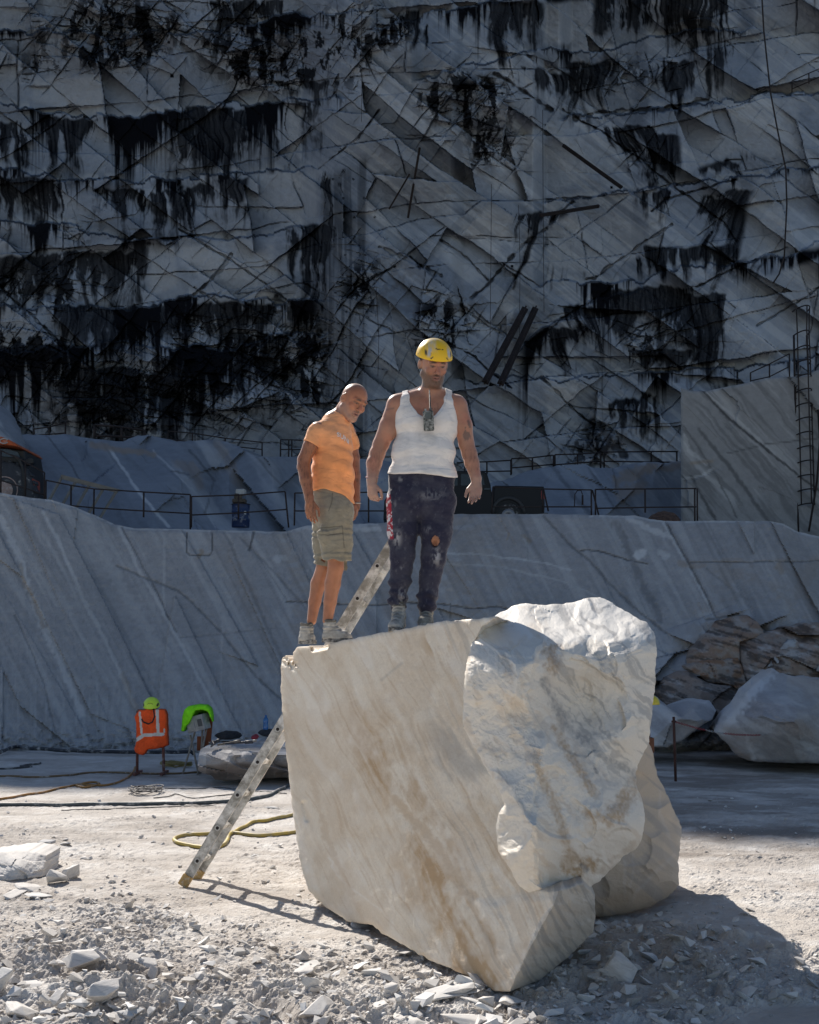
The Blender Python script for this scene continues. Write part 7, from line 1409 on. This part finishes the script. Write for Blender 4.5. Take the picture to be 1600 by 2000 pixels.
for (u, v, s, k, r, st, lb) in [(97, 1985, .13, 3, (.1, .05, .3), (1, 1, 1), 'blocky pale stone at the lower left, standing upright'), (165, 1880, .19, 6, (.3, .5, .2), (1.2, .8, .8), 'large grey wedge-shaped stone in the left rubble'), (300, 1915, .15, 9, (.2, 1.2, .5), (1, .7, .9), 'upright pointed white stone in the left rubble'), (272, 1918, .11, 5, (.5, .3, 1), (1.2, .6, .8), 'small leaning shard left of the upright pointed stone'),
        (1210, 1912, .24, 10, (.4, .1, .7), (1, .9, .95), 'large grey boulder-like stone in the shade right of the block'), (1165, 1915, .12, 4, (0, .3, 2), (1, 1, 1), 'smaller grey stone left of the large shaded stone'), (885, 1945, .28, 3, (.1, -.1, .3), (1.6, .9, .5), 'long flat slab stone under the near corner of the block'), (812, 1998, .26, 7, (.1, .1, 1.1), (1.3, .9, .5), 'flat grey stone at the bottom edge below the block'), (935, 2000, .30, 11, (.1, .15, .2), (1.5, .9, .4), 'widest flat grey stone at the bottom edge'),
        (60, 1740, .26, 7, (.2, .2, .8), (1.3, .8, .5), 'dark grey flat stone leaning by the left slab'), (110, 1725, .22, 1, (.6, .3, .2), (1, .7, 1), 'upright pale stone right of the left slab'), (140, 1715, .20, 14, (.3, -.9, .6), (1, .6, 1), 'tilted white shard right of the left slab'), (75, 1752, .18, 15, (0, .1, .4), (1.3, 1, .5), 'white flat shard in front of the left slab'), (30, 1750, .2, 2, (.1, 0, 1.4), (1.5, .8, .35), 'thin pale flake in front of the left slab'), (95, 1647, .16, 12, (.2, 0, .5), (1.5, .8, .5), 'greyish flat stone behind the left slab'), (130, 1650, .14, 8, (0, .2, 2.2), (1.4, .8, .5), 'flat stone behind the left slab, on its right side'),
        (330, 1793, .07, 3, (0, 0, .3), (1, 1, 1), 'small round grey stone below the ladder foot'), (610, 1930, .13, 18, (0, .8, .1), (1, .7, .9), 'upright grey stone at the bottom centre left'), (430, 1905, .11, 13, (0, .4, .4), (1, .8, .9), 'pale stone tipped up at lower centre left'), (530, 1580, .16, 4, (.1, .1, .2), (1.4, .7, .5), 'flat pale stone lying behind the yellow hose'), (1085, 1905, .18, 15, (.1, .1, .4), (1.2, .8, .5), 'brownish grey stone at the near corner of the block'), (705, 1812, .13, 8, (.5, .2, .3), (1.2, .8, .5), 'pale splinter wedged under the sawn face'), (1000, 1960, .16, 16, (.1, .1, .9), (1.2, .9, .6), 'shaded grey stone just below the near corner')]:
    stone(u, v, s, k, r, lb, .18, q, st)
n = 0
while n < 210:
    a = q.random()
    if a < .50: u, v = q.uniform(-10, 900), q.triangular(1820, 2010, 1990)
    elif a < .62: u, v = q.uniform(0, 240), q.uniform(1640, 1790)
    elif a < .80: u, v = q.gauss(1130, 130), q.gauss(1880, 45)
    elif a < .90: u, v = q.uniform(620, 1100), q.gauss(1935, 25)
    else: u, v = q.uniform(0, 600), q.uniform(1580, 1850)
    if v > 2015 or (549 < u < 1160 and v < 1756 + .35 * (u - 604)) or (u > 1250 and v > 1885): continue
    stone(u, v, min(.24, .035 * (1 + q.paretovariate(1.5) * .55)), None, None, None, q.uniform(.25, .6), q); n += 1
def slab_stone(poly, v1, name, label, seed):
    g_ = gnd(poly[0][0], v1); Y_ = g_.y; us_ = [p[0] for p in poly]; c = sum(us_) / len(us_)
    o = relief(name, poly, [(min(us_), v1, Y_ + .1), (max(us_), v1, Y_ + .1), (c, v1, Y_), (c, min(p[1] for p in poly), Y_ + .35), (c, (v1 + min(p[1] for p in poly)) / 2, Y_ + .04)], 1.6, (0, 1, 0), M_STONE, rnd=.02, rough=(.015, 14, 1), fac=[(40, 20, 10, .03, seed)], depth=.5, edge=1, back=3, seed=seed)
    tag(o, label, 'stone', GRP)
slab_stone([(-30, 1668), (0, 1664), (40, 1660), (70, 1664), (92, 1670), (88, 1690), (84, 1712), (40, 1718), (0, 1724), (-30, 1724)], 1722, 'stone', 'large white broken slab at the left edge, biggest of its pile', 81)
# gravel: countless chips
def gravel():
    r = np.random.RandomState(3); M = 22000
    t = r.rand(M); Yg = 4.5 + r.rand(M) ** 1.6 * 9.5; Xg = (r.rand(M) * 2 - 1) * Yg * .40
    near = 1 - ss(5.9, 8.4, Yg + .2 * Xg + (fbm(Xg * .9, Yg * .9, 712) - .5) * 2.4)
    heap = np.exp(-((Xg - 1.25) / .8) ** 2 - ((Yg - 6.6) / .9) ** 2)
    dens = np.clip(.10 + .95 * near + heap + .3 * (fbm(Xg * 2, Yg * 2, 730) > .55), 0, 1) * (1 - .97 * mudm(Xg, Yg))
    k = r.rand(M) < dens; Xg, Yg = Xg[k], Yg[k]; nr = np.maximum(near[k], heap[k]); S = (.005 + .008 * r.pareto(1.9, k.sum())).clip(.004, .055) * (.6 + .5 * nr)
    Zg = gz(Xg, Yg) + fine(Xg, Yg)
    base = []
    for i in range(10):
        bm = hull(500 + i, 8, .8); bmesh.ops.triangulate(bm, faces=bm.faces[:]); bm.verts.ensure_lookup_table(); base.append((np.array([v.co[:] for v in bm.verts]), np.array([[v.index for v in f.verts] for f in bm.faces]))); bm.free()
    VV, FF, CC = [], [], []; off = 0; kind = r.randint(0, 10, len(Xg))
    for i in range(10):
        bv, bf = base[i]; bm_ = kind == i; m = bm_.sum(); a = r.rand(m) * 6.28; b = r.randn(m) * .5; s = S[bm_][:, None, None]
        P = bv[None] * (np.stack([r.uniform(.7, 1.3, m), r.uniform(.7, 1.3, m), r.uniform(.5, 1, m)], -1)[:, None]) * s
        x = P[..., 0] * np.cos(a)[:, None] - P[..., 1] * np.sin(a)[:, None]; y = P[..., 0] * np.sin(a)[:, None] + P[..., 1] * np.cos(a)[:, None]; z = P[..., 2] + x * np.sin(b)[:, None] * .6
        P = np.stack([x + Xg[bm_][:, None], y + Yg[bm_][:, None], z + (Zg[bm_] + S[bm_] * .25)[:, None]], -1); VV.append(P.reshape(-1, 3)); FF.append((bf[None] + (np.arange(m) * len(bv))[:, None, None] + off).reshape(-1, 3)); off += m * len(bv)
        c = np.repeat(r.rand(m), len(bv)); CC.append(np.stack([np.where(c > .8, .25, 0), np.where(c < .15, .18, 0), np.where((c > .35) & (c < .6), .6, 0)], -1))
    o = mesh_np('gravel', np.concatenate(VV), np.concatenate(FF), M_STONE, None, {'paint': np.concatenate(CC)}); tag(o, kind='stuff', label='crushed white marble chips strewn over the ground', cat='gravel')
gravel()
